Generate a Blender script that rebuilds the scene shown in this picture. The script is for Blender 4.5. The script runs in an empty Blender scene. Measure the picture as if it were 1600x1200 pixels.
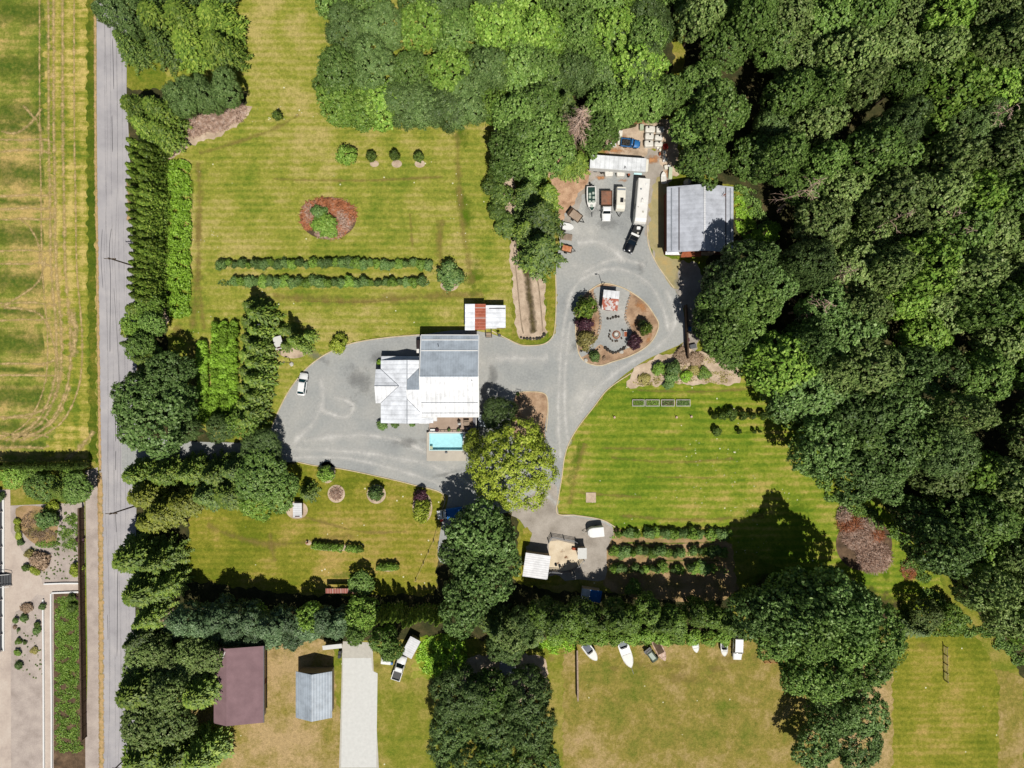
import bpy, math, random
import numpy as np
from mathutils import Vector
R = math.radians
scene = bpy.context.scene
COL = scene.collection
# ---------------------------------------------------------------- camera, sky, sun
S = 0.13          # metres per photo pixel on the ground
H = 138.0         # drone height
def W(px, py, h=0.0):
    f = 1 - h / H
    return ((px - 800) * S * f, (600 - py) * S * f)
def W3(px, py, h=0.0):
    x, y = W(px, py, h); return (x, y, h)
cd = bpy.data.cameras.new('camera'); cam = bpy.data.objects.new('camera', cd); COL.objects.link(cam)
cam.location = (0, 0, H); cam.rotation_euler = (0, 0, 0)
cd.sensor_width = 36; cd.lens = 36 * H / 208.0; cd.clip_start = 1; cd.clip_end = 6000
scene.camera = cam
SUN_EL, SUN_AZ = R(61), math.atan2(0.29, -0.957)
world = bpy.data.worlds.new('World'); scene.world = world; world.use_nodes = True
wn = world.node_tree; bg = wn.nodes['Background']
sk = wn.nodes.new('ShaderNodeTexSky'); sk.sky_type = 'NISHITA'; sk.sun_disc = False
sk.sun_elevation = SUN_EL; sk.sun_rotation = SUN_AZ
wn.links.new(sk.outputs[0], bg.inputs[0]); bg.inputs[1].default_value = 0.043
sd = bpy.data.lights.new('sun', 'SUN'); sd.energy = 5.0; sd.angle = R(0.5); sd.color = (1, .955, .88)
so = bpy.data.objects.new('sun', sd); COL.objects.link(so)
sdir = Vector((math.sin(SUN_AZ) * math.cos(SUN_EL), math.cos(SUN_AZ) * math.cos(SUN_EL), math.sin(SUN_EL)))
so.rotation_euler = (-sdir).to_track_quat('-Z', 'Y').to_euler(); so.location = (0, 0, 60)
scene.view_settings.view_transform = 'Standard'; scene.view_settings.look = 'None'
scene.view_settings.exposure = 0.0; scene.view_settings.gamma = 1
try:
    scene.cycles.max_bounces = 5; scene.cycles.transparent_max_bounces = 8
except Exception: pass
# ---------------------------------------------------------------- materials
def lin(c, k=1.0):
    o = []
    for v in c[:3]:
        v = v / 255.0
        o.append(min(1, k * (v / 12.92 if v <= .04045 else ((v + .055) / 1.055) ** 2.4)))
    return (*o, 1)
MATS = {}
def newmat(name, rough=.8, spec=.3, metal=0):
    m = bpy.data.materials.new(name); m.use_nodes = True; MATS[name] = m
    p = m.node_tree.nodes['Principled BSDF']
    p.inputs['Roughness'].default_value = rough; p.inputs['Specular IOR Level'].default_value = spec
    p.inputs['Metallic'].default_value = metal
    return m, m.node_tree, p
def N(nt, t, **kw):
    n = nt.nodes.new(t)
    for k, v in kw.items(): setattr(n, k, v)
    return n
def ramp(nt, stops, interp='LINEAR'):
    r = N(nt, 'ShaderNodeValToRGB'); e = r.color_ramp.elements; r.color_ramp.interpolation = interp
    while len(e) > 1: e.remove(e[-1])
    e[0].position, e[0].color = stops[0]
    for p, c in stops[1:]:
        q = e.new(p); q.color = c
    return r
def noise(nt, vec, scale, detail=5, rough=.6, dist=0):
    n = N(nt, 'ShaderNodeTexNoise'); n.inputs['Scale'].default_value = scale; n.inputs['Detail'].default_value = detail
    n.inputs['Roughness'].default_value = rough; n.inputs['Distortion'].default_value = dist
    nt.links.new(vec, n.inputs['Vector']); return n.outputs[0]
def mth(nt, op, a, b=None, c=None, clamp=False):
    n = N(nt, 'ShaderNodeMath', operation=op, use_clamp=clamp)
    for i, v in enumerate((a, b, c)):
        if v is None: continue
        if isinstance(v, (int, float)): n.inputs[i].default_value = v
        else: nt.links.new(v, n.inputs[i])
    return n.outputs[0]
def mixc(nt, fac, a, b, mode='MIX'):
    n = N(nt, 'ShaderNodeMix', data_type='RGBA', blend_type=mode)
    for s, v in ((n.inputs[0], fac), (n.inputs[6], a), (n.inputs[7], b)):
        if isinstance(v, (int, float)): s.default_value = v
        elif isinstance(v, tuple): s.default_value = v
        else: nt.links.new(v, s)
    return n.outputs[2]
def gray(v): return (v, v, v, 1)
def nmat(name, cols, scale=1.0, rough=.85, bump=.0, fine=8, famp=.25, lo=.3, hi=.7, spec=.25, metal=0, detail=6):
    m, nt, p = newmat(name, rough, spec, metal)
    co = N(nt, 'ShaderNodeTexCoord').outputs['Object']
    n1 = noise(nt, co, scale, detail)
    k = len(cols)
    r = ramp(nt, [(lo + (hi - lo) * i / max(1, k - 1), lin(c, .92)) for i, c in enumerate(cols)])
    nt.links.new(n1, r.inputs[0])
    n2 = noise(nt, co, scale * fine, 4, .7)
    f = mth(nt, 'MULTIPLY_ADD', n2, famp * 4, 1 - famp * 2)
    cc = N(nt, 'ShaderNodeCombineXYZ')
    for i in range(3): nt.links.new(f, cc.inputs[i])
    out = mixc(nt, 1.0, r.outputs[0], cc.outputs[0], 'MULTIPLY')
    nt.links.new(out, p.inputs['Base Color'])
    if bump:
        b = N(nt, 'ShaderNodeBump'); b.inputs['Strength'].default_value = bump; b.inputs['Distance'].default_value = .1
        nt.links.new(n2, b.inputs['Height']); nt.links.new(b.outputs[0], p.inputs['Normal'])
    return m
def plain(name, c, rough=.5, spec=.4, metal=0, var=.1, scale=1.5):
    c2 = tuple(max(0, v * (1 - var)) for v in c)
    return nmat(name, [c2, c], scale, rough, 0, 6, var * .5, spec=spec, metal=metal)
def lawn(name, cg, co_, cs, stripe=1.0, per=1.6, ang=0.0, amt=.10, specks=True, dry=0.0, seed=0):
    m, nt, p = newmat(name, .95, .1)
    tc = N(nt, 'ShaderNodeTexCoord').outputs['Object']
    mp = N(nt, 'ShaderNodeMapping'); mp.inputs['Location'].default_value = (seed * 13.1, seed * 7.7, seed); nt.links.new(tc, mp.inputs[0])
    co = mp.outputs[0]
    st = N(nt, 'ShaderNodeMapping'); st.inputs['Rotation'].default_value = (0, 0, ang); st.inputs['Scale'].default_value = (.12, 1, 1); nt.links.new(tc, st.inputs[0])
    big = noise(nt, co, .045, 3, .5); mid = noise(nt, co, .22, 5, .6); sm = noise(nt, co, 1.6, 5, .75); fi = noise(nt, co, 5.5, 3, .8)
    strk = noise(nt, st.outputs[0], .9, 5, .7)
    w = N(nt, 'ShaderNodeTexWave', wave_type='BANDS', bands_direction='Y'); w.inputs['Scale'].default_value = .314 / per
    w.inputs['Distortion'].default_value = 1.6; w.inputs['Detail'].default_value = 2; w.inputs['Detail Scale'].default_value = .3
    sr = N(nt, 'ShaderNodeMapping'); sr.inputs['Rotation'].default_value = (0, 0, ang); nt.links.new(tc, sr.inputs[0]); nt.links.new(sr.outputs[0], w.inputs[0])
    v = mth(nt, 'MULTIPLY', big, .6); v = mth(nt, 'MULTIPLY_ADD', mid, .62, v); v = mth(nt, 'MULTIPLY_ADD', strk, .45 * stripe, v)
    v = mth(nt, 'MULTIPLY_ADD', w.outputs[1], amt, v); v = mth(nt, 'MULTIPLY_ADD', sm, .34, v)
    v = mth(nt, 'ADD', v, dry - (.6 + .62 + .45 * stripe + amt + .34) * .5 + .5)
    r = ramp(nt, [(.32, lin(cg, .92)), (.5, lin(co_, .92)), (.68, lin(cs, .92))]); nt.links.new(v, r.inputs[0])
    f = mth(nt, 'MULTIPLY_ADD', fi, 1.3, .35); f2 = mth(nt, 'MULTIPLY_ADD', sm, .9, .55); f = mth(nt, 'MULTIPLY', f, f2)
    cc = N(nt, 'ShaderNodeCombineXYZ')
    for i in range(3): nt.links.new(f, cc.inputs[i])
    out = mixc(nt, 1.0, r.outputs[0], cc.outputs[0], 'MULTIPLY')
    if specks:
        vo = N(nt, 'ShaderNodeTexVoronoi'); vo.inputs['Scale'].default_value = .55; nt.links.new(co, vo.inputs[0])
        a = mth(nt, 'LESS_THAN', vo.outputs[0], .09)
        msk = mth(nt, 'GREATER_THAN', noise(nt, co, .13, 2), .58); a = mth(nt, 'MULTIPLY', a, msk); a = mth(nt, 'MULTIPLY', a, .75)
        out = mixc(nt, a, out, lin((215, 212, 180)))
    nt.links.new(out, p.inputs['Base Color'])
    b = N(nt, 'ShaderNodeBump'); b.inputs['Strength'].default_value = .7; b.inputs['Distance'].default_value = .12
    nt.links.new(fi, b.inputs['Height']); nt.links.new(b.outputs[0], p.inputs['Normal'])
    return m
def soft(name, cols, scale=1.5, dens=.5, hard=.25, nscale=.8, stretch=None, rough=.9):
    """patch / track whose edge breaks up: alpha from UV distance and noise"""
    m, nt, p = newmat(name, rough, .15)
    tc = N(nt, 'ShaderNodeTexCoord'); co = tc.outputs['Object']
    r = ramp(nt, [(.3 + .4 * i / max(1, len(cols) - 1), lin(c, .92)) for i, c in enumerate(cols)])
    nt.links.new(noise(nt, co, scale, 6, .7), r.inputs[0]); nt.links.new(r.outputs[0], p.inputs['Base Color'])
    sx = N(nt, 'ShaderNodeSeparateXYZ'); nt.links.new(tc.outputs['UV'], sx.inputs[0])
    e = sx.outputs[1]                                   # 1 in the middle, 0 at the edge
    nn = noise(nt, co, nscale, 6, .7)
    a = mth(nt, 'ADD', e, mth(nt, 'MULTIPLY_ADD', nn, 2.2, -1.1)); a = mth(nt, 'ADD', a, dens - 1)
    a = mth(nt, 'DIVIDE', a, hard, clamp=True); a = mth(nt, 'MINIMUM', a, 1.0)
    a = mth(nt, 'MULTIPLY', a, mth(nt, 'MULTIPLY', e, 6, clamp=True))
    nt.links.new(a, p.inputs['Alpha'])
    return m
def leafmat(name, c1, c2, c3=None, tr=.1, gain=1.65):
    c1, c2, c3 = (tuple(min(1, v * gain) for v in (c or c2)) for c in (c1, c2, c3))
    m, nt, p = newmat(name, .5, .25)
    g = N(nt, 'ShaderNodeNewGeometry'); oi = N(nt, 'ShaderNodeObjectInfo')
    r = ramp(nt, [(0, (*c1, 1)), (.75, (*c2, 1)), (1, (*(c3 or c2), 1))])
    nt.links.new(g.outputs['Random Per Island'], r.inputs[0])
    tc = N(nt, 'ShaderNodeTexCoord').outputs['Object']
    k = mth(nt, 'MULTIPLY_ADD', noise(nt, tc, .45, 2), .8, .6)
    k = mth(nt, 'MULTIPLY', k, mth(nt, 'MULTIPLY_ADD', oi.outputs['Random'], .7, .68))
    cc = N(nt, 'ShaderNodeCombineXYZ')
    for i in range(3): nt.links.new(k, cc.inputs[i])
    out = mixc(nt, 1.0, r.outputs[0], cc.outputs[0], 'MULTIPLY')
    nt.links.new(out, p.inputs['Base Color'])
    t = N(nt, 'ShaderNodeBsdfTranslucent'); nt.links.new(out, t.inputs[0])
    mx = N(nt, 'ShaderNodeMixShader'); mx.inputs[0].default_value = tr
    nt.links.new(p.outputs[0], mx.inputs[1]); nt.links.new(t.outputs[0], mx.inputs[2])
    nt.links.new(mx.outputs[0], nt.nodes['Material Output'].inputs[0])
    return m
def metalroof(name, c, axis='X', per=.45, rough=.45, dark=.82, rust=None, thr=.5):
    m, nt, p = newmat(name, rough, .4)
    co = N(nt, 'ShaderNodeTexCoord').outputs['Object']
    w = N(nt, 'ShaderNodeTexWave', wave_type='BANDS', bands_direction=axis); w.inputs['Scale'].default_value = .314 / per
    nt.links.new(co, w.inputs[0])
    rr = ramp(nt, [(0, gray(dark)), (.25, gray(1))]); nt.links.new(w.outputs[1], rr.inputs[0])
    n = noise(nt, co, .5, 5, .7)
    c2 = tuple(v * .82 for v in c)
    r = ramp(nt, [(.3, lin(c2)), (.6, lin(c))]); nt.links.new(n, r.inputs[0])
    out = mixc(nt, 1.0, r.outputs[0], rr.outputs[0], 'MULTIPLY')
    if rust:
        a = noise(nt, co, 1.1, 6, .7); q = ramp(nt, [(thr, gray(0)), (thr + .06, gray(1))]); nt.links.new(a, q.inputs[0])
        out = mixc(nt, q.outputs[0], out, lin(rust))
    nt.links.new(out, p.inputs['Base Color'])
    b = N(nt, 'ShaderNodeBump'); b.inputs['Strength'].default_value = .35; b.inputs['Distance'].default_value = .04
    nt.links.new(w.outputs[1], b.inputs['Height']); nt.links.new(b.outputs[0], p.inputs['Normal'])
    return m
# ---------------------------------------------------------------- object helpers
def put(name, me, parent=None, loc=None, rz=0):
    o = bpy.data.objects.new(name, me); COL.objects.link(o)
    if parent: o.parent = parent
    if loc is not None: o.location = (loc[0], loc[1], loc[2] if len(loc) > 2 else 0)
    if rz: o.rotation_euler = (0, 0, rz)
    return o
def tag(o, label=None, cat=None, group=None, kind=None):
    if label: o['label'] = label
    if cat: o['category'] = cat
    if group: o['group'] = group
    if kind: o['kind'] = kind
    return o
def thing(name, label, cat, loc=(0, 0, 0), rz=0, group=None):
    return tag(put(name, None, None, loc, rz), label, cat, group)
def copytree(o, loc=None, rz=None, label=None, group=None, sc=None, parent=None):
    c = o.copy(); COL.objects.link(c)
    if parent: c.parent = parent
    if loc is not None: c.location = (loc[0], loc[1], loc[2] if len(loc) > 2 else 0)
    if rz is not None: c.rotation_euler = (0, 0, rz)
    if sc is not None: c.scale = sc if isinstance(sc, tuple) else (sc, sc, sc)
    if label: c['label'] = label
    if group: c['group'] = group
    for ch in [x for x in o.children]: copytree(ch, parent=c)
    return c
class MB:
    def __init__(s): s.v = []; s.f = []
    def add(s, vs, fs):
        b = len(s.v); s.v += [tuple(v) for v in vs]; s.f += [tuple(i + b for i in f) for f in fs]; return s
    def box(s, c, d, rz=0, tilt=0):
        x, y, z = (k / 2 for k in d); vs = []
        for dx, dy, dz in ((-1,-1,-1),(1,-1,-1),(1,1,-1),(-1,1,-1),(-1,-1,1),(1,-1,1),(1,1,1),(-1,1,1)):
            a, b, e = dx * x, dy * y, dz * z
            if tilt: b, e = b * math.cos(tilt) - e * math.sin(tilt), b * math.sin(tilt) + e * math.cos(tilt)
            vs.append((c[0] + a * math.cos(rz) - b * math.sin(rz), c[1] + a * math.sin(rz) + b * math.cos(rz), c[2] + e))
        return s.add(vs, [(0,3,2,1),(4,5,6,7),(0,1,5,4),(1,2,6,5),(2,3,7,6),(3,0,4,7)])
    def loft(s, secs, cap=True):
        n = len(secs[0]); vs = [p for q in secs for p in q]; fs = []
        for i in range(len(secs) - 1):
            for j in range(n):
                k = (j + 1) % n; fs.append((i * n + j, i * n + k, (i + 1) * n + k, (i + 1) * n + j))
        if cap: fs.append(tuple(range(n))[::-1]); fs.append(tuple((len(secs) - 1) * n + j for j in range(n)))
        return s.add(vs, fs)
    def prism(s, pts, z0, z1):
        return s.loft([[(x, y, z0) for x, y in pts], [(x, y, z1) for x, y in pts]])
    def rbox(s, c, d, r=.1, rz=0, top=.0):
        """box with rounded plan corners; top = inset of the upper edge"""
        def ring(k, z):
            o = []; a, b = d[0] / 2 - k, d[1] / 2 - k; rr = min(r, a, b)
            for cx, cy, a0 in ((a - rr, b - rr, 0), (-a + rr, b - rr, 90), (-a + rr, -b + rr, 180), (a - rr, -b + rr, 270)):
                for t in (0, 30, 60, 90):
                    x, y = cx + rr * math.cos(R(a0 + t)), cy + rr * math.sin(R(a0 + t))
                    o.append((c[0] + x * math.cos(rz) - y * math.sin(rz), c[1] + x * math.sin(rz) + y * math.cos(rz), z))
            return o
        z0, z1 = c[2] - d[2] / 2, c[2] + d[2] / 2
        if top: return s.loft([ring(0, z0), ring(0, z1 - top), ring(top * .35, z1 - top * .3), ring(top, z1)])
        return s.loft([ring(0, z0), ring(0, z1)])
    def cyl(s, c, r, h, n=14, axis='z', r2=None):
        r2 = r if r2 is None else r2; A = []; B = []
        for i in range(n):
            t = 2 * math.pi * i / n; a, b = math.cos(t), math.sin(t)
            if axis == 'z': A.append((c[0] + r * a, c[1] + r * b, c[2] - h / 2)); B.append((c[0] + r2 * a, c[1] + r2 * b, c[2] + h / 2))
            elif axis == 'x': A.append((c[0] - h / 2, c[1] + r * a, c[2] + r * b)); B.append((c[0] + h / 2, c[1] + r2 * a, c[2] + r2 * b))
            else: A.append((c[0] + r * b, c[1] - h / 2, c[2] + r * a)); B.append((c[0] + r2 * b, c[1] + h / 2, c[2] + r2 * a))
        return s.loft([A, B])
    def tube(s, pts, r, n=6, r2=None):
        pts = [Vector(p) for p in pts]; r2 = r if r2 is None else r2; secs = []
        for i, p in enumerate(pts):
            d = (pts[min(i + 1, len(pts) - 1)] - pts[max(i - 1, 0)]).normalized()
            u = d.cross(Vector((0, 0, 1)) if abs(d.z) < .9 else Vector((1, 0, 0))).normalized(); v = d.cross(u)
            k = r + (r2 - r) * i / (len(pts) - 1)
            secs.append([tuple(p + u * k * math.cos(2 * math.pi * j / n) + v * k * math.sin(2 * math.pi * j / n)) for j in range(n)])
        return s.loft(secs)
    def slab(s, pts, t=.08):
        """sheet through 3-D points with thickness t below"""
        return s.loft([[(x, y, z - t) for x, y, z in pts], list(pts)])
    def build(s, name, mat, parent=None, loc=None, rz=0, smooth=False):
        me = bpy.data.meshes.new(name); me.from_pydata(s.v, [], s.f)
        me.materials.append(MATS[mat] if isinstance(mat, str) else mat)
        if smooth: me.polygons.foreach_set('use_smooth', [True] * len(me.polygons))
        me.update(); return put(name, me, parent, loc, rz)
def fixn(o):
    import bmesh
    b = bmesh.new(); b.from_mesh(o.data); bmesh.ops.recalc_face_normals(b, faces=b.faces); b.to_mesh(o.data); b.free(); return o
def catmull(pts, n=6, closed=True):
    o = []; L = len(pts)
    for i in range(L if closed else L - 1):
        g = (lambda k: pts[k % L]) if closed else (lambda k: pts[max(0, min(L - 1, k))])
        p0, p1, p2, p3 = g(i - 1), g(i), g(i + 1), g(i + 2)
        for j in range(n):
            t = j / n
            o.append(tuple(.5 * ((2 * p1[k]) + (-p0[k] + p2[k]) * t + (2 * p0[k] - 5 * p1[k] + 4 * p2[k] - p3[k]) * t * t + (-p0[k] + 3 * p1[k] - 3 * p2[k] + p3[k]) * t ** 3) for k in range(2)))
    if not closed: o.append(tuple(pts[-1]))
    return o
def sheet(name, pxs, z, mat, smooth=0, kind='structure', rag=0.0):
    pts = [W(*p) for p in pxs]
    if smooth: pts = catmull(pts, smooth)
    if rag:
        o = []; rg = random.Random(int(abs(pts[0][0]) * 10) + len(pts))
        for i, a_ in enumerate(pts):
            b_ = pts[(i + 1) % len(pts)]; l = math.hypot(b_[0] - a_[0], b_[1] - a_[1]); n = min(400, max(1, int(l / .5))) if l < 260 else 1
            for j in range(n):
                t = j / n; x, y = a_[0] + (b_[0] - a_[0]) * t, a_[1] + (b_[1] - a_[1]) * t; u = x * .9 + y * 1.1
                d = rag * (.6 * math.sin(u) + .5 * math.sin(u * 2.7 + 1) + rg.uniform(-.5, .5)); nx, ny = -(b_[1] - a_[1]) / (l or 1), (b_[0] - a_[0]) / (l or 1)
                o.append((x + nx * d, y + ny * d))
        pts = o
    a = sum(pts[i][0] * pts[(i + 1) % len(pts)][1] - pts[(i + 1) % len(pts)][0] * pts[i][1] for i in range(len(pts)))
    if a < 0: pts = pts[::-1]
    me = bpy.data.meshes.new(name); me.from_pydata([(x, y, z) for x, y in pts], [], [tuple(range(len(pts)))])
    me.materials.append(MATS[mat]); o = put(name, me); tag(o, kind=kind); return o
def ribbons(name, lst, z, mat, kind='structure', dz=.0):
    """lst of (px points, width px); soft UV across"""
    V = []; F = []; UV = []
    for q, (pxs, wd) in enumerate(lst):
        pts = catmull([W(*p) for p in pxs], 8, False); b = len(V); n = len(pts)
        for i, p in enumerate(pts):
            a, c = pts[max(0, i - 1)], pts[min(n - 1, i + 1)]; dx, dy = c[0] - a[0], c[1] - a[1]; l = math.hypot(dx, dy) or 1
            w = wd * S / 2; nx, ny = -dy / l * w, dx / l * w
            e = 0.0 if i in (0, n - 1) else 1.0
            for k, u in ((-1, 0), (0, e), (1, 0)): V.append((p[0] + nx * k, p[1] + ny * k, z + q * dz)); UV.append((i / n, u))
        for i in range(n - 1):
            for k in (0, 1): F.append((b + i * 3 + k + 1, b + i * 3 + k, b + i * 3 + 3 + k, b + i * 3 + 4 + k))
    return uvmesh(name, V, F, UV, mat, kind)
def uvmesh(name, V, F, UV, mat, kind):
    me = bpy.data.meshes.new(name); me.from_pydata(V, [], F); uv = me.uv_layers.new(name='UVMap')
    li = np.zeros(len(me.loops), dtype=np.int32); me.loops.foreach_get('vertex_index', li)
    uv.data.foreach_set('uv', np.array(UV)[li].ravel()); me.materials.append(MATS[mat]); me.update()
    o = put(name, me); tag(o, kind=kind); return o
def blots(name, lst, z, mat, kind='structure', dz=.0006):
    V = []; F = []; UV = []
    for q, (px, py, rx, ry, rot) in enumerate(lst):
        cx, cy = W(px, py); b = len(V); V.append((cx, cy, z + q * dz)); UV.append((0, 1)); n = 28
        for i in range(n):
            t = 2 * math.pi * i / n; x, y = rx * S * math.cos(t), ry * S * math.sin(t); c, s_ = math.cos(R(rot)), math.sin(R(rot))
            V.append((cx + x * c - y * s_, cy + x * s_ + y * c, z + q * dz)); UV.append((0, 0))
        for i in range(n): F.append((b, b + 1 + i, b + 1 + (i + 1) % n))
    return uvmesh(name, V, F, UV, mat, kind)
def kerb(name, lst, mat, w=.2, h=.1, z=.03, kind='structure', closed=False):
    m = MB()
    for pxs in lst:
        pts = catmull([W(*p) for p in pxs], 8, closed); n = len(pts); secs = []
        for i, p in enumerate(pts):
            a, c = (pts[(i - 1) % n], pts[(i + 1) % n]) if closed else (pts[max(0, i - 1)], pts[min(n - 1, i + 1)])
            dx, dy = c[0] - a[0], c[1] - a[1]; l = math.hypot(dx, dy) or 1; nx, ny = -dy / l * w / 2, dx / l * w / 2
            secs.append([(p[0] + nx, p[1] + ny, z), (p[0] - nx, p[1] - ny, z), (p[0] - nx * .9, p[1] - ny * .9, z + h), (p[0] + nx * .9, p[1] + ny * .9, z + h)])
        if closed: secs.append(secs[0])
        m.loft(secs, not closed)
    o = fixn(m.build(name, mat)); tag(o, kind=kind); return o
ORD = ['first','second','third','fourth','fifth','sixth','seventh','eighth','ninth','tenth','eleventh','twelfth','thirteenth','fourteenth','fifteenth','sixteenth','seventeenth','eighteenth','nineteenth','twentieth']
def nth(i):
    if i < 20: return ORD[i]
    t = {2: 'twenty', 3: 'thirty', 4: 'forty', 5: 'fifty'}
    a, b = divmod(i + 1, 10)
    return t[a] + '-' + ORD[b - 1] if b else {3: 'thirtieth', 4: 'fortieth', 2: 'twentieth', 5: 'fiftieth'}[a]
# ---------------------------------------------------------------- palettes
lawn('lawn_north_mat', (102,120,36), (139,140,56), (170,156,94), stripe=.7, per=1.35, amt=.09, dry=.0, seed=1)
lawn('lawn_east_mat', (90,116,28), (124,136,42), (166,150,82), stripe=.9, per=1.5, amt=.12, dry=-.04, seed=2)
lawn('lawn_sw_mat', (100,110,28), (130,128,44), (164,142,80), stripe=.6, per=1.4, amt=.07, dry=-.02, seed=3)
lawn('meadow_mat', (84,108,26), (122,124,44), (156,140,78), stripe=.3, per=3, amt=.03, dry=0, seed=4)
lawn('dry_lot_mat', (98,110,36), (136,124,60), (170,146,104), stripe=.2, per=3, amt=.0, dry=.05, seed=9)
lawn('field_mat', (74,102,28), (124,130,52), (180,156,96), stripe=.6, per=1.5, amt=.05, dry=.05, seed=5, specks=False)
lawn('field_margin_mat', (98,116,34), (142,140,54), (188,168,100), stripe=2.0, per=2.6, ang=R(90), amt=.1, dry=.02, seed=6, specks=False)
lawn('verge_mat', (64,86,20), (86,100,26), (130,120,50), stripe=1, per=2, ang=R(90), amt=.03, specks=False)
soft('straw_mat', [(150,132,82), (180,156,108), (200,176,126)], 1.4, .55, .7, .7)
soft('crop_green_mat', [(56,84,24), (86,108,34), (140,136,60)], 1.2, .8, 1.2, .5)
soft('dry_grass_mat', [(122,108,50), (156,136,80)], 1.6, .5, 1.2, .35)
soft('lush_grass_mat', [(70,104,12), (92,120,18)], 1.6, .5, .8, .4)
soft('clover_mat', [(200,196,160), (222,216,190)], 3, .32, .1, 3.0)
soft('gravel_wear_mat', [(192,191,188), (220,218,212)], 1.5, .72, 1.3, .26)
soft('gravel_dark_mat', [(112,114,114), (134,134,132)], 2, .55, 1.2, .25)
soft('tyre_track_mat', [(151,149,152), (160,158,160)], 2, .4, 1.6, .12)
soft('tar_mat', [(52,52,56), (70,70,74)], 3, 1.6, .3, .5)
soft('sand_edge_mat', [(190,158,116), (176,148,104), (120,112,60)], 1.2, .8, .4, 1.0)
soft('rust_soil_mat', [(150,104,70), (176,126,84), (186,140,100)], 1.4, .6, .6, .6)
soft('manure_mat', [(110,72,44), (134,92,62)], 2.5, .35, .5, 1.2)
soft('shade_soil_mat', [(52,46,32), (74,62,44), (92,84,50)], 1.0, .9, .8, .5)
soft('ditch_mat', [(62,54,36), (84,74,50), (112,100,66)], 1.2, .8, .8, .5)
soft('rut_mat', [(120,104,86), (150,134,112)], 1.2, .6, .8, .5)
nmat('asphalt', [(150,147,150), (162,159,161), (174,170,170)], .25, .9, .05, 30, .05)
nmat('gravel', [(134,136,136), (150,152,150), (160,160,156), (180,178,172)], .1, .95, .3, 24, .16, detail=10, lo=.3, hi=.72)
nmat('gravel_brown', [(136,128,118), (156,148,138), (172,164,154)], .3, .95, .3, 14, .14)
nmat('gravel_olive', [(138,128,86), (156,146,108), (172,150,100)], .3, .95, .3, 12, .12)
nmat('wood_chips', [(142,110,84), (178,144,116), (196,164,134)], .7, .95, .5, 7, .25)
nmat('mulch', [(124,100,80), (160,132,106), (182,156,130)], .5, .95, .4, 9, .2)
nmat('pale_soil', [(150,132,112), (182,162,140), (200,182,160)], .5, .95, .4, 9, .16)
nmat('dark_soil', [(62,52,40), (92,74,56), (120,98,76)], .6, .95, .4, 8, .22)
nmat('forest_litter', [(38,44,22), (60,60,32), (88,78,50)], .4, 1, .4, 8, .3)
nmat('orchard_soil', [(112,104,52), (146,122,84), (170,140,108)], .35, .95, .4, 9, .24)
nmat('surround_mat', [(168,160,148), (188,180,166)], .5, .9, .1, 9, .08)
nmat('sand', [(182,166,142), (204,188,162), (214,200,176)], .5, .95, .2, 10, .08)
nmat('garden_gravel', [(150,138,130), (168,156,148), (182,170,160)], .4, .95, .3, 12, .16)
nmat('paving', [(168,154,144), (184,170,158), (192,180,168)], .3, .8, .05, 8, .05)
nmat('kerb_mat', [(176,160,130), (206,190,160)], .8, .9, .1, 8, .1)
nmat('stone_dark', [(40,38,36), (74,68,62)], 1.5, .9, .3, 6, .2)
nmat('stone_pale', [(120,112,104), (176,166,154)], 1.5, .9, .3, 6, .15)
nmat('bark', [(62,50,40), (96,82,68)], 1.5, .95, .4, 8, .25)
nmat('dead_wood', [(150,120,102), (190,162,144), (214,194,180)], 1.5, .95, .2, 6, .2)
nmat('dead_wood_rust', [(140,88,60), (186,122,84), (190,156,134)], 1.0, .95, .2, 6, .2)
nmat('weathered_wood', [(140,122,106), (168,150,132)], .6, .9, .2, 12, .16)
nmat('deck_wood', [(158,138,122), (178,158,142)], .8, .85, .1, 9, .1)
nmat('brown_fence', [(66,52,40), (96,78,62)], 1.2, .9, .2, 8, .2)
nmat('rusty_steel', [(112,60,38), (150,84,54), (92,60,50)], 1.2, .85, .2, 7, .2)
nmat('rust_bed', [(150,92,66), (136,104,86), (104,82,70)], .9, .85, .2, 8, .18)
metalroof('roof_white', (222,225,228), 'X', .9, dark=.86)
metalroof('roof_white_ew', (224,228,234), 'Y', .9, dark=.84)
metalroof('roof_white_bright', (214,216,219), 'X', .9, dark=.84)
metalroof('roof_grey', (162,172,182), 'X', .5, dark=.92)
metalroof('roof_barn', (180,184,193), 'Y', .9, dark=.93)
metalroof('roof_pale', (202,203,206), 'Y', .45, dark=.82)
metalroof('roof_rust', (170,88,60), 'Y', .6, dark=.8, rust=(140,66,42))
metalroof('roof_shed_rust', (205,200,198), 'X', .7, dark=.9, rust=(150,74,50), thr=.46)
metalroof('roof_red', (140,76,62), 'X', .5, dark=.85)
nmat('shingle_mauve', [(118,94,98), (134,108,112)], .5, .9, .1, 10, .08)
plain('white_paint', (216,217,218), .4)
plain('white_vinyl', (226,224,219), .55, var=.06)
plain('cream_vinyl', (222,218,204), .6, var=.07)
plain('trim_white', (224,224,222), .5, var=.04)
plain('tank_white', (222,218,208), .55, var=.12, scale=2.5)
plain('seam_dark', (78,72,74), .7)
plain('seam_grey', (128,134,142), .7)
plain('dark_void', (12,12,14), .9)
plain('rubber', (22,22,23), .85)
plain('black_plastic', (28,29,31), .5)
plain('chrome', (150,152,155), .25, .5, .8)
plain('glass_dark', (12,22,30), .12, .6, var=.05)
plain('glass_teal', (16,58,66), .12, .6, var=.05)
plain('glass_blue', (16,44,72), .1, .7, var=.1)
plain('car_black', (14,17,22), .22, .6, var=.05)
plain('car_white', (226,227,226), .28, .5, var=.02)
plain('lamp_red', (150,20,18), .3)
plain('lamp_clear', (220,222,225), .15, .6)
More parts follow.
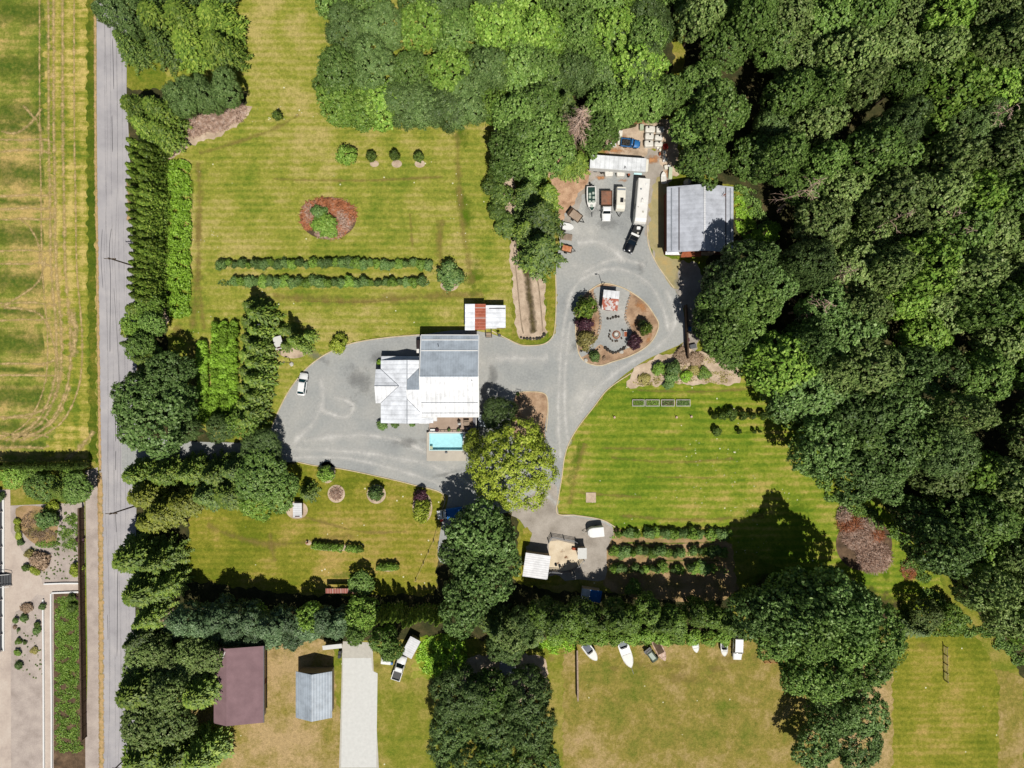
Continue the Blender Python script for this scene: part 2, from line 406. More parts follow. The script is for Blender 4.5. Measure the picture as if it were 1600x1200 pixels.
plain('red_paint', (196,42,34), .5)
plain('blue_paint', (46,110,170), .4)
plain('tarp_blue', (22,112,190), .6)
plain('green_boat', (14,54,46), .6)
plain('seat_pale', (170,182,170), .7)
plain('siding_tan', (168,152,130), .8)
plain('siding_red', (104,54,44), .85)
plain('steel_grey', (92,94,98), .5, .4, .5)
plain('olive_cover', (70,82,68), .8)
plain('concrete', (186,182,172), .9, var=.08)
plain('concrete_white', (204,204,200), .85, var=.06)
plain('pool_shell', (190,226,230), .5, var=.08)
plain('terracotta', (170,84,56), .8)
plain('cushion_grey', (110,108,114), .9)
plain('cushion_dark', (44,36,36), .9)
plain('panel_green', (178,190,160), .7)
plain('purple_flower', (96,52,70), .8)
# water
m, nt, p = newmat('pool_water', .05, .5)
tr = N(nt, 'ShaderNodeBsdfTransparent'); tr.inputs[0].default_value = (.86, .965, .985, 1)
gl = N(nt, 'ShaderNodeBsdfGlossy'); gl.inputs['Roughness'].default_value = .06
fr = N(nt, 'ShaderNodeFresnel'); fr.inputs[0].default_value = 1.33
mx = N(nt, 'ShaderNodeMixShader'); nt.links.new(fr.outputs[0], mx.inputs[0]); nt.links.new(tr.outputs[0], mx.inputs[1]); nt.links.new(gl.outputs[0], mx.inputs[2])
nt.links.new(mx.outputs[0], nt.nodes['Material Output'].inputs[0])
# leaves
leafmat('leaf_maple', (.036,.070,.016), (.078,.128,.032), (.135,.185,.070))
leafmat('leaf_forest', (.040,.078,.014), (.088,.146,.028), (.15,.21,.060))
leafmat('leaf_olive', (.058,.094,.024), (.108,.150,.040), (.17,.20,.075))
leafmat('leaf_lime', (.060,.120,.015), (.120,.190,.028), (.17,.24,.05))
leafmat('leaf_yellow', (.100,.140,.012), (.190,.230,.026), (.27,.29,.05), tr=.2, gain=1.6)
leafmat('leaf_hedge', (.045,.085,.012), (.090,.145,.022), (.14,.20,.04), gain=1.1)
leafmat('leaf_blue', (.034,.062,.016), (.066,.104,.028), (.11,.15,.05))
leafmat('leaf_silver', (.045,.085,.034), (.090,.140,.060), (.16,.22,.11), gain=1.25)
leafmat('leaf_conifer', (.040,.074,.010), (.098,.146,.018), (.16,.20,.034), tr=.12)
leafmat('leaf_conifer_dark', (.028,.052,.012), (.066,.102,.018), (.11,.145,.03), tr=.12)
leafmat('leaf_cedar_gold', (.085,.108,.010), (.170,.190,.022), (.24,.25,.04), tr=.15, gain=1.3)
leafmat('leaf_vine', (.080,.150,.012), (.150,.250,.022), (.20,.30,.05), tr=.2, gain=1.9)
leafmat('leaf_thicket', (.080,.150,.012), (.150,.250,.022), (.20,.30,.05), tr=.2, gain=2.5)
leafmat('leaf_bush', (.040,.085,.022), (.085,.135,.035), (.13,.18,.055))
leafmat('leaf_purple', (.030,.012,.018), (.060,.024,.034), (.09,.04,.05), tr=.1)
leafmat('leaf_gold_bush', (.130,.120,.035), (.230,.200,.060), (.30,.26,.09), gain=1.3)
leafmat('leaf_dry', (.180,.120,.070), (.300,.210,.140), (.38,.28,.19), gain=1.1)
# ---------------------------------------------------------------- foliage meshes
def leafmesh(name, P, Nn, sz, asp, mat, rng, T=None):
    n = len(P); Nn = Nn / (np.linalg.norm(Nn, axis=1, keepdims=True) + 1e-9)
    if T is None: T = rng.normal(size=(n, 3))
    U = T - Nn * np.sum(T * Nn, axis=1, keepdims=True); U /= (np.linalg.norm(U, axis=1, keepdims=True) + 1e-9)
    Vv = np.cross(Nn, U); s = (sz * rng.uniform(.7, 1.3, n))[:, None]
    a = U * s * .5; b = Vv * s * .5 * asp
    q = np.stack([P - a * 1.1, P - b * .9 + a * .1, P + a * 1.1, P + b * .9 + a * .1], 1).reshape(-1, 3)
    f = np.arange(n * 4).reshape(-1, 4)
    me = bpy.data.meshes.new(name); me.from_pydata(q.tolist(), [], f.tolist()); me.materials.append(MATS[mat]); me.update(); return me
def crown_mesh(name, Rr, h, mat, seed, dens=1.0, leaf=.42, clump=.85, base=.22, nl=8, flat=1.0, per=26, lobe=.5, jit=.3):
    rng = np.random.default_rng(seed); zc = h * (base + 1) / 2; hz = h * (1 - base) / 2
    lob = [(np.array([0, 0, zc + .05 * hz]), np.array([.66 * Rr, .66 * Rr, hz * .95]))]
    for i in range(nl):
        a = 2 * math.pi * i / nl + rng.uniform(-.35, .35); d = Rr * rng.uniform(.40, .70)
        r = Rr * lobe * rng.uniform(.75, 1.12)
        lob.append((np.array([d * math.cos(a), d * math.sin(a), zc + hz * rng.uniform(-.38, .42)]), np.array([r, r, min(hz, r * rng.uniform(.8, 1.15)) * flat])))
    C = []; D = []
    for k, (c, rr) in enumerate(lob):
        ar = 4 * math.pi * (rr[0] * rr[2]) * .8; n = int(ar / (clump ** 2 * 1.5) * dens)
        d = rng.normal(size=(n * 2, 3)); d /= np.linalg.norm(d, axis=1, keepdims=True); d = d[d[:, 2] > -.55][:n]
        p = c + d * rr * rng.uniform(.78, 1.1, (len(d), 1))
        keep = np.ones(len(p), bool)
        for j, (c2, r2) in enumerate(lob):
            if j != k: keep &= np.sum(((p - c2) / (r2 * .86)) ** 2, axis=1) > 1
        C.append(p[keep]); D.append(d[keep])
    C = np.concatenate(C); D = np.concatenate(D); n = len(C)
    cs = clump * rng.uniform(.6, 1.3, n)
    off = rng.normal(size=(n, per, 3)); off /= np.linalg.norm(off, axis=2, keepdims=True)
    off = off * rng.uniform(.35, 1, (n, per, 1)); off[:, :, 2] *= .7
    P = C[:, None, :] + off * cs[:, None, None]
    Nn = off * .9 + D[:, None, :] * .9 + rng.normal(size=off.shape) * jit; Nn[:, :, 2] += .3
    P = P.reshape(-1, 3); Nn = Nn.reshape(-1, 3)
    m = int(Rr * Rr * (7 if 'yellow' in mat else 3.5) * dens); Q = rng.normal(size=(m, 3)); Q /= np.linalg.norm(Q, axis=1, keepdims=True)
    Q = Q * rng.uniform(.2, .8, (m, 1)) * np.array([Rr * .75, Rr * .75, hz * .8]) + np.array([0, 0, zc])
    P = np.concatenate([P, Q]); Nn = np.concatenate([Nn, rng.normal(size=(m, 3)) + np.array([0, 0, .8])])
    k = P[:, 2] > .05; return leafmesh(name, P[k], Nn[k], leaf, .8, mat, rng)
def trunk_mesh(h, r, Rr, seed, limbs=6, top=.72, bark='bark'):
    rng = random.Random(seed); m = MB(); lean = (rng.uniform(-.3, .3), rng.uniform(-.3, .3))
    m.tube([(0, 0, -.1), (lean[0] * .3, lean[1] * .3, h * .3), (lean[0], lean[1], h * top)], r, 8, r * .35)
    for i in range(limbs):
        a = 2 * math.pi * i / limbs + rng.uniform(-.4, .4); z = h * rng.uniform(.25, .45); d = Rr * rng.uniform(.45, .7)
        m.tube([(0, 0, z), (d * .5 * math.cos(a), d * .5 * math.sin(a), z + h * .14), (d * math.cos(a), d * math.sin(a), z + h * .3)], r * .45, 6, r * .12)
    me = bpy.data.meshes.new('trunk'); me.from_pydata(m.v, [], m.f); me.materials.append(MATS[bark]); me.update(); return me
def fir_mesh(name, Rr, h, mat, seed, lv=.6, nb=9, droop=.22, leaf=.6, pw=.8, z0=.06):
    rng = np.random.default_rng(seed); P = []; T = []; Nn = []; z = h * z0; rot = 0
    while z < h - .2:
        L0 = Rr * (1 - z / h) ** pw + .15; k = max(5, int(nb * (.45 + .55 * L0 / Rr))); rot += 2.4
        for i in range(k):
            a = rot + 2 * math.pi * i / k + rng.uniform(-.22, .22); L = L0 * rng.uniform(.72, 1.1); d = np.array([math.cos(a), math.sin(a), 0])
            t = .12
            while t < 1:
                r = L * t; zz = z + .22 * L * math.sin(t * 2.2) - droop * L * t * t; side = np.array([-d[1], d[0], 0])
                wdt = leaf * (.35 + .8 * math.sin(min(1, t * 1.15) * math.pi) + .2)
                for sgn in (-1, 1):
                    dirv = d * .75 + side * sgn * .8 + np.array([0, 0, -.12])
                    P.append(d * r + side * sgn * wdt * .42 + np.array([0, 0, zz + rng.uniform(-.06, .06)])); T.append(dirv)
                    Nn.append(np.array([rng.uniform(-.35, .35) + d[0] * .25, rng.uniform(-.35, .35) + d[1] * .25, 1]))
                t += .38 / max(L, .5)
            P.append(d * L + np.array([0, 0, z + .22 * L * math.sin(2.2) - droop * L])); T.append(d); Nn.append(np.array([0, 0, 1.]) + d * .3)
        z += lv * (.65 + .35 * L0 / Rr)
    P.append(np.array([0, 0, h - .1])); T.append(np.array([0, 0, 1.])); Nn.append(np.array([1., 0, 0]))
    return leafmesh(name, np.array(P), np.array(Nn), leaf, .5, mat, rng, np.array(T))
def cedar_mesh(name, Rr, h, mat, seed, leaf=.5, dens=1.0, pw=.75, tips=0):
    """dense narrow crown of upswept sprays"""
    rng = np.random.default_rng(seed); n = int(2 * math.pi * Rr * h * 9 * dens)
    u = rng.uniform(0, 1, n) ** .8; z = u * h * .97; a = rng.uniform(0, 2 * math.pi, n)
    lump = 1 + .22 * np.sin(a * 5 + z * 1.7 + seed) + .15 * np.sin(a * 3 - z * 2.6)
    r = (Rr * (1 - (z / h) ** 1.25) ** pw * lump + .05) * rng.uniform(.6, 1.05, n)
    P = np.stack([r * np.cos(a), r * np.sin(a), z + .1], 1)
    T = np.stack([np.cos(a) * .5, np.sin(a) * .5, np.full(n, 1.0)], 1) + rng.normal(size=(n, 3)) * .3
    Nn = np.stack([np.cos(a), np.sin(a), np.full(n, .45)], 1) + rng.normal(size=(n, 3)) * .35
    return leafmesh(name, P, Nn, leaf, .6, mat, rng, T)
def dead_mesh(name, Rr, h, seed, mat='dead_wood', n=90):
    rng = random.Random(seed); m = MB(); m.tube([(0, 0, 0), (.1, 0, h * .5), (0, .2, h)], .22, 7, .03)
    for i in range(n):
        z = h * rng.uniform(.2, .97); a = rng.uniform(0, 6.28); L = Rr * (1 - z / h) ** .6 * rng.uniform(.5, 1.1) + .3
        d = (math.cos(a), math.sin(a)); q = [(0, 0, z), (d[0] * L * .5, d[1] * L * .5, z + .15 * L), (d[0] * L, d[1] * L, z - .1 * L)]
        m.tube(q, .06, 4, .018)
        for s_ in range(4):
            t = rng.uniform(.3, .95); b = a + rng.choice((-1, 1)) * rng.uniform(.5, 1); l2 = L * .3
            p0 = (d[0] * L * t, d[1] * L * t, z + .02); m.tube([p0, (p0[0] + l2 * math.cos(b), p0[1] + l2 * math.sin(b), z - .1)], .03, 3, .01)
    me = bpy.data.meshes.new(name); me.from_pydata(m.v, [], m.f); me.materials.append(MATS[mat]); me.update(); return me
PROTO = {}
def proto(kind, i):
    key = (kind, i)
    if key in PROTO: return PROTO[key]
    sd_ = hash_(kind) + i * 17
    # nominal R, h
    spec = {'maple': (6.5, 15, 'leaf_maple'), 'forest': (6.5, 17, 'leaf_forest'), 'olive': (6.5, 16, 'leaf_olive'), 'lime': (5, 11, 'leaf_lime'),
            'yellow': (9.3, 14, 'leaf_yellow'), 'blue': (5.5, 11, 'leaf_blue'), 'silver': (2.7, 11.5, 'leaf_silver'), 'column': (2.6, 12, 'leaf_hedge')}
    if kind in spec:
        r, h, mt = spec[kind]
        if kind == 'yellow': c = crown_mesh('crown', r, h, mt, sd_, .85, .38, .75, .12, 12, .95, 24, .36)
        elif kind == 'silver': c = crown_mesh('crown', r, h, mt, sd_, .75, .36, .55, .0, 7, 2.1, 20)
        elif kind == 'column': c = crown_mesh('crown', r, h, mt, sd_, .7, .36, .55, .0, 6, 2.3, 20)
        elif kind == 'blue': c = crown_mesh('crown', r, h, mt, sd_, 1.25, .32, .6, .15, 8, 1, 24)
        else: c = crown_mesh('crown', r, h, mt, sd_, .8, .54, .6, .2, 9, 1, 13, .46, .6)
        t = trunk_mesh(h, .32, r, sd_)
    else:
        r, h = {'fir': (4.6, 15), 'firdark': (4.4, 14), 'cedar': (1.9, 10), 'gold': (4.0, 12), 'spruce': (2.2, 7), 'spire': (1.0, 8), 'bigcedar': (3.6, 12)}[kind]
        if kind == 'fir': c = fir_mesh('crown', r, h, 'leaf_conifer', sd_, .8, 13, .32, .62, 1.0)
        if kind == 'firdark': c = fir_mesh('crown', r, h, 'leaf_conifer_dark', sd_, .7, 12, .3, .6, .95)
        if kind == 'spruce': c = fir_mesh('crown', r, h, 'leaf_conifer', sd_, .5, 10, .15, .48, 1.0, .02)
        if kind == 'cedar': c = cedar_mesh('crown', r, h, 'leaf_conifer', sd_, .42, 1.4)
        if kind == 'spire': c = cedar_mesh('crown', r, h, 'leaf_conifer', sd_, .34, 2.2)
        if kind == 'gold': c = fir_mesh('crown', r, h, 'leaf_cedar_gold', sd_, .45, 13, .3, .6, .6)
        if kind == 'bigcedar': c = fir_mesh('crown', r, h, 'leaf_conifer', sd_, .42, 13, .05, .6, .62)
        t = trunk_mesh(h, .2 if r > 2.5 else .1, r * .5, sd_, 2, .9)
    PROTO[key] = (c, t, r, h); return PROTO[key]
def hash_(s): return sum(ord(ch) * (i + 3) for i, ch in enumerate(s)) % 9973
RT = random.Random(5)
TREES = []
def tree(kind, px, py, Rr, h, label, group=None, name=None, cat='tree', vis=.62, var=3):
    """px,py: where the crown's middle shows; the foot stands on the ground below it"""
    c, t, r0, h0 = proto(kind, RT.randrange(var))
    x, y = W(px, py, h * vis)
    nm = name or ('conifer_tree' if kind in ('fir', 'firdark', 'cedar', 'gold', 'spruce', 'spire', 'bigcedar') else 'broadleaf_tree')
    o = thing(nm, label, cat, (x, y, 0), RT.uniform(0, 6.28), group)
    o.scale = (Rr / r0, Rr / r0, h / h0)
    a = put('crown', c, o); b = put('trunk', t, o); TREES.append((x, y, Rr)); return o
BP = {}
def bushmesh(kind, i):
    if (kind, i) in BP: return BP[(kind, i)]
    mt = {'bush': 'leaf_bush', 'vine': 'leaf_vine', 'dark': 'leaf_conifer_dark', 'goldb': 'leaf_gold_bush', 'yellowb': 'leaf_yellow', 'purple': 'leaf_purple', 'limeb': 'leaf_lime', 'silverb': 'leaf_silver', 'dry': 'leaf_dry', 'pine': 'leaf_conifer'}[kind]
    m_ = crown_mesh('foliage', 1.0, 1.7, mt, hash_(kind) + i, 1.5, .2, .26, 0.0, 6, 1, 12, .46, .45)
    BP[(kind, i)] = m_; return m_
def bush(kind, px, py, r, h, label, group=None, name='bush', cat='bush', vis=.6):
    x, y = W(px, py, h * vis); o = put(name, bushmesh(kind, RT.randrange(3)), None, (x, y, 0), RT.uniform(0, 6.28))
    h *= 1.3 if kind in ('bush', 'limeb', 'dark', 'pine', 'yellowb') and r < 2.4 else 1; o.scale = (r, r, h / 1.7); tag(o, label, cat, group); return o
# ================================================================ GROUND
def plane(name, x0, y0, x1, y1, z, mat):
    me = bpy.data.meshes.new(name); me.from_pydata([(x0, y0, z), (x1, y0, z), (x1, y1, z), (x0, y1, z)], [], [(0, 1, 2, 3)])
    me.materials.append(MATS[mat]); return tag(put(name, me), kind='structure')
plane('ground', -2500, -2500, 2500, 2500, 0, 'meadow_mat')
sheet('lawn', [(258,-60),(830,-60),(830,150),(775,190),(785,300),(800,400),(800,530),(760,522),(658,520),(560,530),(500,560),(455,605),(425,668),(330,690),(258,620)], .010, 'lawn_north_mat', rag=0.35)
sheet('lawn', [(245,735),(480,715),(530,730),(600,744),(692,772),(682,860),(690,960),(480,1000),(240,1000)], .010, 'lawn_sw_mat', rag=0.35)
sheet('lawn', [(880,720),(905,668),(950,612),(990,580),(1150,560),(1215,600),(1330,760),(1460,860),(1480,960),(1380,960),(1130,845),(965,825),(870,802),(874,775)], .010, 'lawn_east_mat', rag=0.35)
sheet('field', [(-900,-800),(148,-800),(148,150),(153,722),(-900,722)], .008, 'field_mat')
sheet('field_margin', [(92,-800),(146,-800),(146,150),(150,560),(148,718),(60,722),(105,640),(104,520),(86,360),(70,150)], .012, 'field_margin_mat', rag=1.2)
sheet('verge', [(137,-800),(147,-800),(148,150),(152,722),(140,722),(136,300)], .016, 'verge_mat', rag=0.35)
sheet('forest_floor', [(1060,-500),(2600,-500),(2600,1500),(1620,1500),(1600,1060),(1530,960),(1460,880),(1390,800),(1320,730),(1250,640),(1200,580),(1095,560),(1098,420),(1170,300),(1072,260)], .014, 'forest_litter', 0, rag=0.35)
sheet('forest_floor', [(775,-300),(1060,-300),(1050,180),(960,212),(900,262),(800,262),(782,190)], .014, 'forest_litter', rag=0.35)
sheet('forest_floor', [(195,140),(390,140),(380,172),(330,205),(262,235),(250,260),(262,500),(262,560),(300,640),(330,690),(470,690),(470,720),(300,790),(285,905),(470,930),(680,930),(690,800),(715,780),(805,800),(812,840),(800,905),(870,925),(1140,930),(1150,995),(700,1000),(205,1010),(205,735),(205,300)], .013, 'forest_litter', rag=0.35)
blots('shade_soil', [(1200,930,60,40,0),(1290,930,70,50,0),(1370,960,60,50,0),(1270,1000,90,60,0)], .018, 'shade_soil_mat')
# field tracks
ht = []
for y in (218, 236, 306, 327, 343, 393, 411, 474, 500, 569, 587, 652, 680, 700): ht.append(([(-320, y + 1), (-60, y), (0, y + RT.uniform(-1, 1)), (40, y + RT.uniform(-2, 2)), (66, y), (RT.uniform(76, 92), y + RT.uniform(-7, 7))], RT.uniform(6, 11)))
for x in (62, 76, 84, 98, 116): ht.append(([(x, -400), (x, 150), (x + 2, 300), (x + 4, 420), (x + 12, 520), (x + 8, 600), (x - 20, 660), (x - 70, 690)], RT.uniform(5, 13)))
ht += [([(35, 165), (50, 180), (62, 200), (66, 250)], 10), ([(0, 205), (25, 208), (50, 190), (66, 168)], 10), ([(30, 340), (50, 360), (62, 390), (60, 420)], 8), ([(0, 480), (60, 490), (85, 540), (90, 600), (70, 640), (0, 655)], 10), ([(110, 480), (118, 520), (112, 560)], 27), ([(0, 676), (50, 678), (90, 650), (110, 600)], 10), ([(100, 720), (125, 700), (148, 672)], 17), ([(0, 480), (20, 470), (60, 440), (72, 400)], 8)]
ribbons('field_track', ht, .020, 'straw_mat', dz=.0004)
ribbons('crop_patch', [([(-600, y), (-100, y + 1), (10, y - 1), (40, y + 2), (70, y)], w) for y, w in ((-60, 60), (20, 56), (105, 60), (178, 64), (200, 30), (271, 58), (316, 14), (368, 46), (440, 54), (487, 20), (535, 56), (578, 12), (620, 58), (668, 26), (694, 18))], .018, 'crop_green_mat', dz=.0004)
ribbons('sandy_edge', [([(149, -600), (149, 150), (152, 400), (156, 700), (157, 735)], 6), ([(156, 735), (158, 900), (160, 1700)], 11), ([(200, 280), (203, 320), (201, 345)], 9)], .026, 'sand_edge_mat')
# road
sheet('road', [(151,-800),(198,-800),(198,150),(206,300),(209,420),(213,560),(216,690),(214,760),(211,900),(213,1100),(220,2300),(166,2300),(158,1049),(155,700),(152,300),(151,150)], .022, 'asphalt')
ribbons('tyre_track', [([(x, -400), (x + 1, 150), (x + 4, 420), (x + 6, 700), (x + 8, 1050), (x + 14, 2000)], 4.5) for x in (163, 172, 182, 190)], .027, 'tyre_track_mat')
ribbons('tar_line', [([(175, 180), (176, 238)], .8), ([(174, 357), (171, 390), (173, 440), (172, 520), (172, 550)], .8), ([(160, 358), (158, 400), (161, 450)], .6), ([(180, 648), (181, 690)], .9), ([(181, 704), (181, 735)], .9), ([(184, 890), (183, 1026)], .9), ([(178, 450), (182, 510), (186, 580), (188, 640)], .5), ([(168, 960), (169, 1000)], .6), ([(180, 800), (182, 832)], .6), ([(176, 60), (178, 140)], .8)], .031, 'tar_mat')
sheet('road_shoulder', [(133,736),(153,730),(159,900),(161,1700),(120,1700),(137,1049)], .020, 'garden_gravel')
ribbons('verge_strip', [([(154, 740), (155, 800), (156, 900), (158, 1500)], 7)], .024, 'sand_edge_mat')
# driveway
DR = [(213,686),(300,690),(400,690),(425,668),(430,654),(440,632),(452,610),(465,592),(482,573),(510,553),(548,537),(600,528),(658,523),(700,517),(735,516),(768,522),(796,531),(822,540),(848,538),(862,528),(867,512),(869,470),(868,440),(870,405),(874,380),(876,345),(895,300),(918,268),(960,255),(1036,270),(1030,320),(1013,352),(1016,386),(1026,412),(1044,438),(1053,450),(1066,478),(1070,510),(1068,534),(1040,548),(1010,562),(980,582),(950,608),(926,638),(905,665),(890,690),(882,715),(878,745),(873,775),(871,802),(905,806),(940,812),(958,825),(948,860),(945,905),(905,905),(868,905),(820,868),(826,838),(812,812),(800,800),(740,815),(720,850),(700,880),(684,870),(690,820),(700,780),(692,771),(640,756),(580,742),(530,732),(490,727),(466,722),(430,723),(300,728),(214,732)]
sheet('gravel_driveway', DR, .030, 'gravel', 3)
sheet('gravel_yard', [(880,360),(888,320),(905,285),(920,262),(955,240),(1035,235),(1056,262),(1044,300),(1036,400),(1060,410),(1095,420),(1090,545),(1068,540),(1072,500),(1053,450),(1026,412),(1013,382),(1008,352),(1002,330),(990,270),(930,280),(905,320)], .033, 'gravel_brown', 3, rag=0.35)
sheet('gravel_strip', [(1013,352),(1018,300),(1030,270),(1045,285),(1038,400),(1062,408),(1060,450),(1053,450),(1044,438),(1026,412),(1016,386)], .036, 'gravel_olive', 0, rag=0.35)
sheet('gravel_lane', [(870,760),(873,803),(905,808),(958,825),(948,860),(945,905),(905,905),(868,905),(818,870),(826,838),(812,812),(800,800),(850,760)], .0335, 'gravel_brown', 3)
sheet('dirt_yard', [(945,242),(952,215),(985,200),(1000,190),(1020,184),(1050,190),(1058,235),(1062,268),(1040,276),(1030,240),(1010,232),(1006,246)], .038, 'pale_soil', 3, rag=0.35)
blots('rusty_soil', [(975,222,30,18,-8),(960,236,40,9,0),(1000,190,24,10,0),(940,278,16,6,0),(975,282,14,5,0),(941,316,5,14,0),(1045,270,8,20,0),(1018,250,20,14,0)], .042, 'rust_soil_mat')
sheet('wood_chip_patch', [(852,262),(880,232),(905,262),(925,262),(918,285),(900,310),(884,335),(876,345),(870,310),(862,285)], .039, 'wood_chips', 4, rag=0.35)
ribbons('gravel_wear', [([(430,700),(520,704),(600,712),(680,730),(740,760)],23), ([(440,716),(540,716),(640,740),(700,762)],16), ([(470,690),(560,680),(630,690),(690,720)],20), ([(500,640),(540,652),(552,632),(520,620)],16), ([(450,700),(490,660),(505,620),(500,590)],23), ([(876,720),(872,640),(876,560),(884,490),(905,440),(960,420),(1010,440),(1035,480),(1045,520)],18), ([(888,700),(882,620),(886,540),(892,500)],16), ([(900,650),(930,610),(980,570),(1030,540),(1056,500),(1040,450)],20), ([(905,430),(960,405),(1010,415)],18), ([(860,560),(800,560),(760,560)],32), ([(873,790),(850,760),(870,700)],16), ([(900,380),(940,380),(980,410)],27)], .046, 'gravel_wear_mat', dz=.0006)
blots('gravel_stain', [(640,690,60,14,5),(560,600,40,60,10),(900,540,30,14,40),(950,350,46,18,0),(925,330,24,30,0),(1000,420,20,26,0),(770,590,14,40,0),(500,560,40,14,-30),(700,740,50,8,14),(1060,440,14,40,0),(610,560,60,20,0)], .054, 'gravel_dark_mat')
sheet('driveway_apron', [(205,690),(216,694),(226,703),(240,706),(240,716),(222,724),(208,736),(190,735),(190,690)], .034, 'gravel', 0)
# dirt track and ditch
sheet('dirt_track', [(797,378),(812,372),(838,410),(850,440),(853,480),(856,515),(850,526),(812,528),(806,500),(800,440)], .019, 'pale_soil', 4, rag=0.35)
ribbons('ditch', [([(808, 372), (822, 420), (828, 470), (834, 522)], 17)], .023, 'ditch_mat')
ribbons('rut', [([(802, 385), (808, 440), (814, 500), (818, 522)], 4), ([(818, 385), (838, 430), (845, 480), (848, 520)], 4)], .026, 'rut_mat')
sheet('dirt_track', [(772,196),(784,230),(788,255),(795,262),(806,300),(806,352),(800,378),(790,340),(780,262)], .019, 'pale_soil', 3, rag=0.35)
sheet('grass_strip', [(855,425),(868,428),(868,500),(864,524),(854,520)], .033, 'lawn_sw_mat', 3, rag=0.35)
# kerbs
kerb('kerb', [
 [(425,668),(430,654),(440,632),(452,610),(465,592),(482,573),(510,553),(548,537),(600,528),(656,523)],
 [(768,517),(796,531),(808,537),(822,540),(848,538),(862,528),(867,512),(869,470),(868,428)],
 [(1012,352),(1013,382),(1026,412),(1044,438),(1053,450)],
 [(466,722),(490,727),(530,732),(580,742),(640,756),(692,772),(690,800)],
 [(986,583),(950,608),(926,638),(905,665),(890,690),(882,715),(878,745),(873,775),(871,802),(900,805),(940,812),(962,824)]], 'kerb_mat')
# island bed
ISL = [(932,447),(945,443),(965,447),(985,456),(1008,473),(1022,492),(1029,508),(1022,528),(1008,543),(985,556),(958,565),(938,571),(918,567),(906,556),(901,535),(899,505),(902,480),(912,462)]
sheet('island_bed', ISL, .050, 'mulch', 3); kerb('kerb', [ISL], 'kerb_mat', .22, .12, .03, closed=True)
sheet('island_yard', [(932,449),(968,448),(984,456),(978,478),(976,500),(988,520),(984,540),(966,550),(948,546),(938,538),(926,548),(908,558),(906,548),(922,540),(934,528),(940,505),(934,482),(928,462)], .060, 'gravel', 3)
blots('rusty_soil', [(1003,480,14,18,40),(1000,505,18,12,0),(927,505,6,18,0),(1014,530,10,16,-30)], .064, 'rust_soil_mat')
BED2 = [(808,614),(830,613),(848,614),(855,622),(855,645),(851,670),(850,690),(820,700),(800,680),(800,640)]
sheet('mulch_bed', BED2, .050, 'mulch', 3); kerb('kerb', [[(806,618),(812,613),(830,612),(848,614),(855,622),(856,645),(853,675)]], 'kerb_mat')
# round beds in the lawns
def disc(px, py, rx, ry, z, mat, name='mulch_bed'): return sheet(name, [(px + rx * math.cos(t * .52), py + ry * math.sin(t * .52)) for t in range(12)], z, mat, 3)
for a in ((458,543,27,17),(525.5,771.5,13.5,14),(588,772,15,15),(660,793,15.5,24),(511,738,13,17),(464,797,17,14)): disc(a[0], a[1], a[2], a[3], .030, 'pale_soil')
disc(513,341,44,33,.030,'dark_soil','bare_soil'); disc(1350,850,44,42,.030,'dark_soil','bare_soil')
for a in ((585,256,7,5),(620,256,8,6),(656,256,8,6),(702,446,14,9),(606,887,17,6),(525,856,40,5),(482,848,5,4)): disc(a[0], a[1], a[2], a[3], .030, 'pale_soil')
sheet('weed_bed', [(982,590),(1000,570),(1030,556),(1062,548),(1092,548),(1130,562),(1152,578),(1156,598),(1100,600),(1020,602),(986,606)], .035, 'pale_soil', 3, rag=0.35)
sheet('orchard_soil', [(962,825),(1000,838),(1130,842),(1145,875),(1140,935),(1000,935),(945,915),(942,880),(950,850)], .028, 'orchard_soil', 3, rag=0.35)
ribbons('orchard_grass', [([(965,848),(1050,849),(1120,847)],6),([(1020,876),(1130,876)],5)], .032, 'lush_grass_mat')
ribbons('berry_row_soil', [([(335,413),(500,414),(675,414)],10),([(355,443),(500,443),(665,444)],10)], .020, 'dry_grass_mat')
sheet('bare_soil', [(250,395),(262,395),(262,500),(256,505),(250,470)], .020, 'pale_soil', 3, rag=0.35)
sheet('bare_soil', [(278,196),(330,190),(384,166),(388,180),(345,212),(300,226),(262,250),(255,232)], .020, 'pale_soil', 3, rag=0.35)
ribbons('lawn_wear', [([(310,240),(340,232),(420,205),(470,178)],17),([(420,280),(560,282),(700,276)],11),([(690,340),(688,400),(700,470)],30),([(310,330),(310,430),(320,520)],22),([(455,470),(560,472),(640,466)],8),([(640,330),(645,390)],13),([(930,700),(1080,702)],11),([(900,770),(1010,778)],13),([(1000,745),(1130,747)],8),([(450,800),(560,830),(640,830)],13),([(420,830),(430,880)],22),([(400,580),(420,640)],17),([(310,250),(312,330),(308,430),(300,520)],26),([(420,462),(540,470),(660,464),(760,460)],30),([(270,510),(300,540),(300,620)],34),([(430,530),(425,600),(420,650)],22),([(715,200),(720,330),(740,450)],26),([(915,690),(900,740),(890,790)],22),([(990,610),(1100,612),(1190,606)],12),([(950,715),(1050,722),(1150,716)],12),([(960,805),(1080,812),(1200,806)],14),([(320,820),(420,850),(560,835)],26)], .024, 'dry_grass_mat', dz=.0004)
blots('lush_patch', [(725,325,26,60,8),(1180,651,60,6,0),(1160,676,50,5,0),(1250,790,40,20,30),(1385,895,14,30,20),(900,720,20,70,-20),(870,905,24,10,0),(300,300,8,60,0),(740,430,30,60,0),(440,495,20,30,0),(1180,800,60,16,0),(560,900,90,12,0),(720,210,24,40,0)], .025, 'lush_grass_mat')
RC = random.Random(3)
CL = []
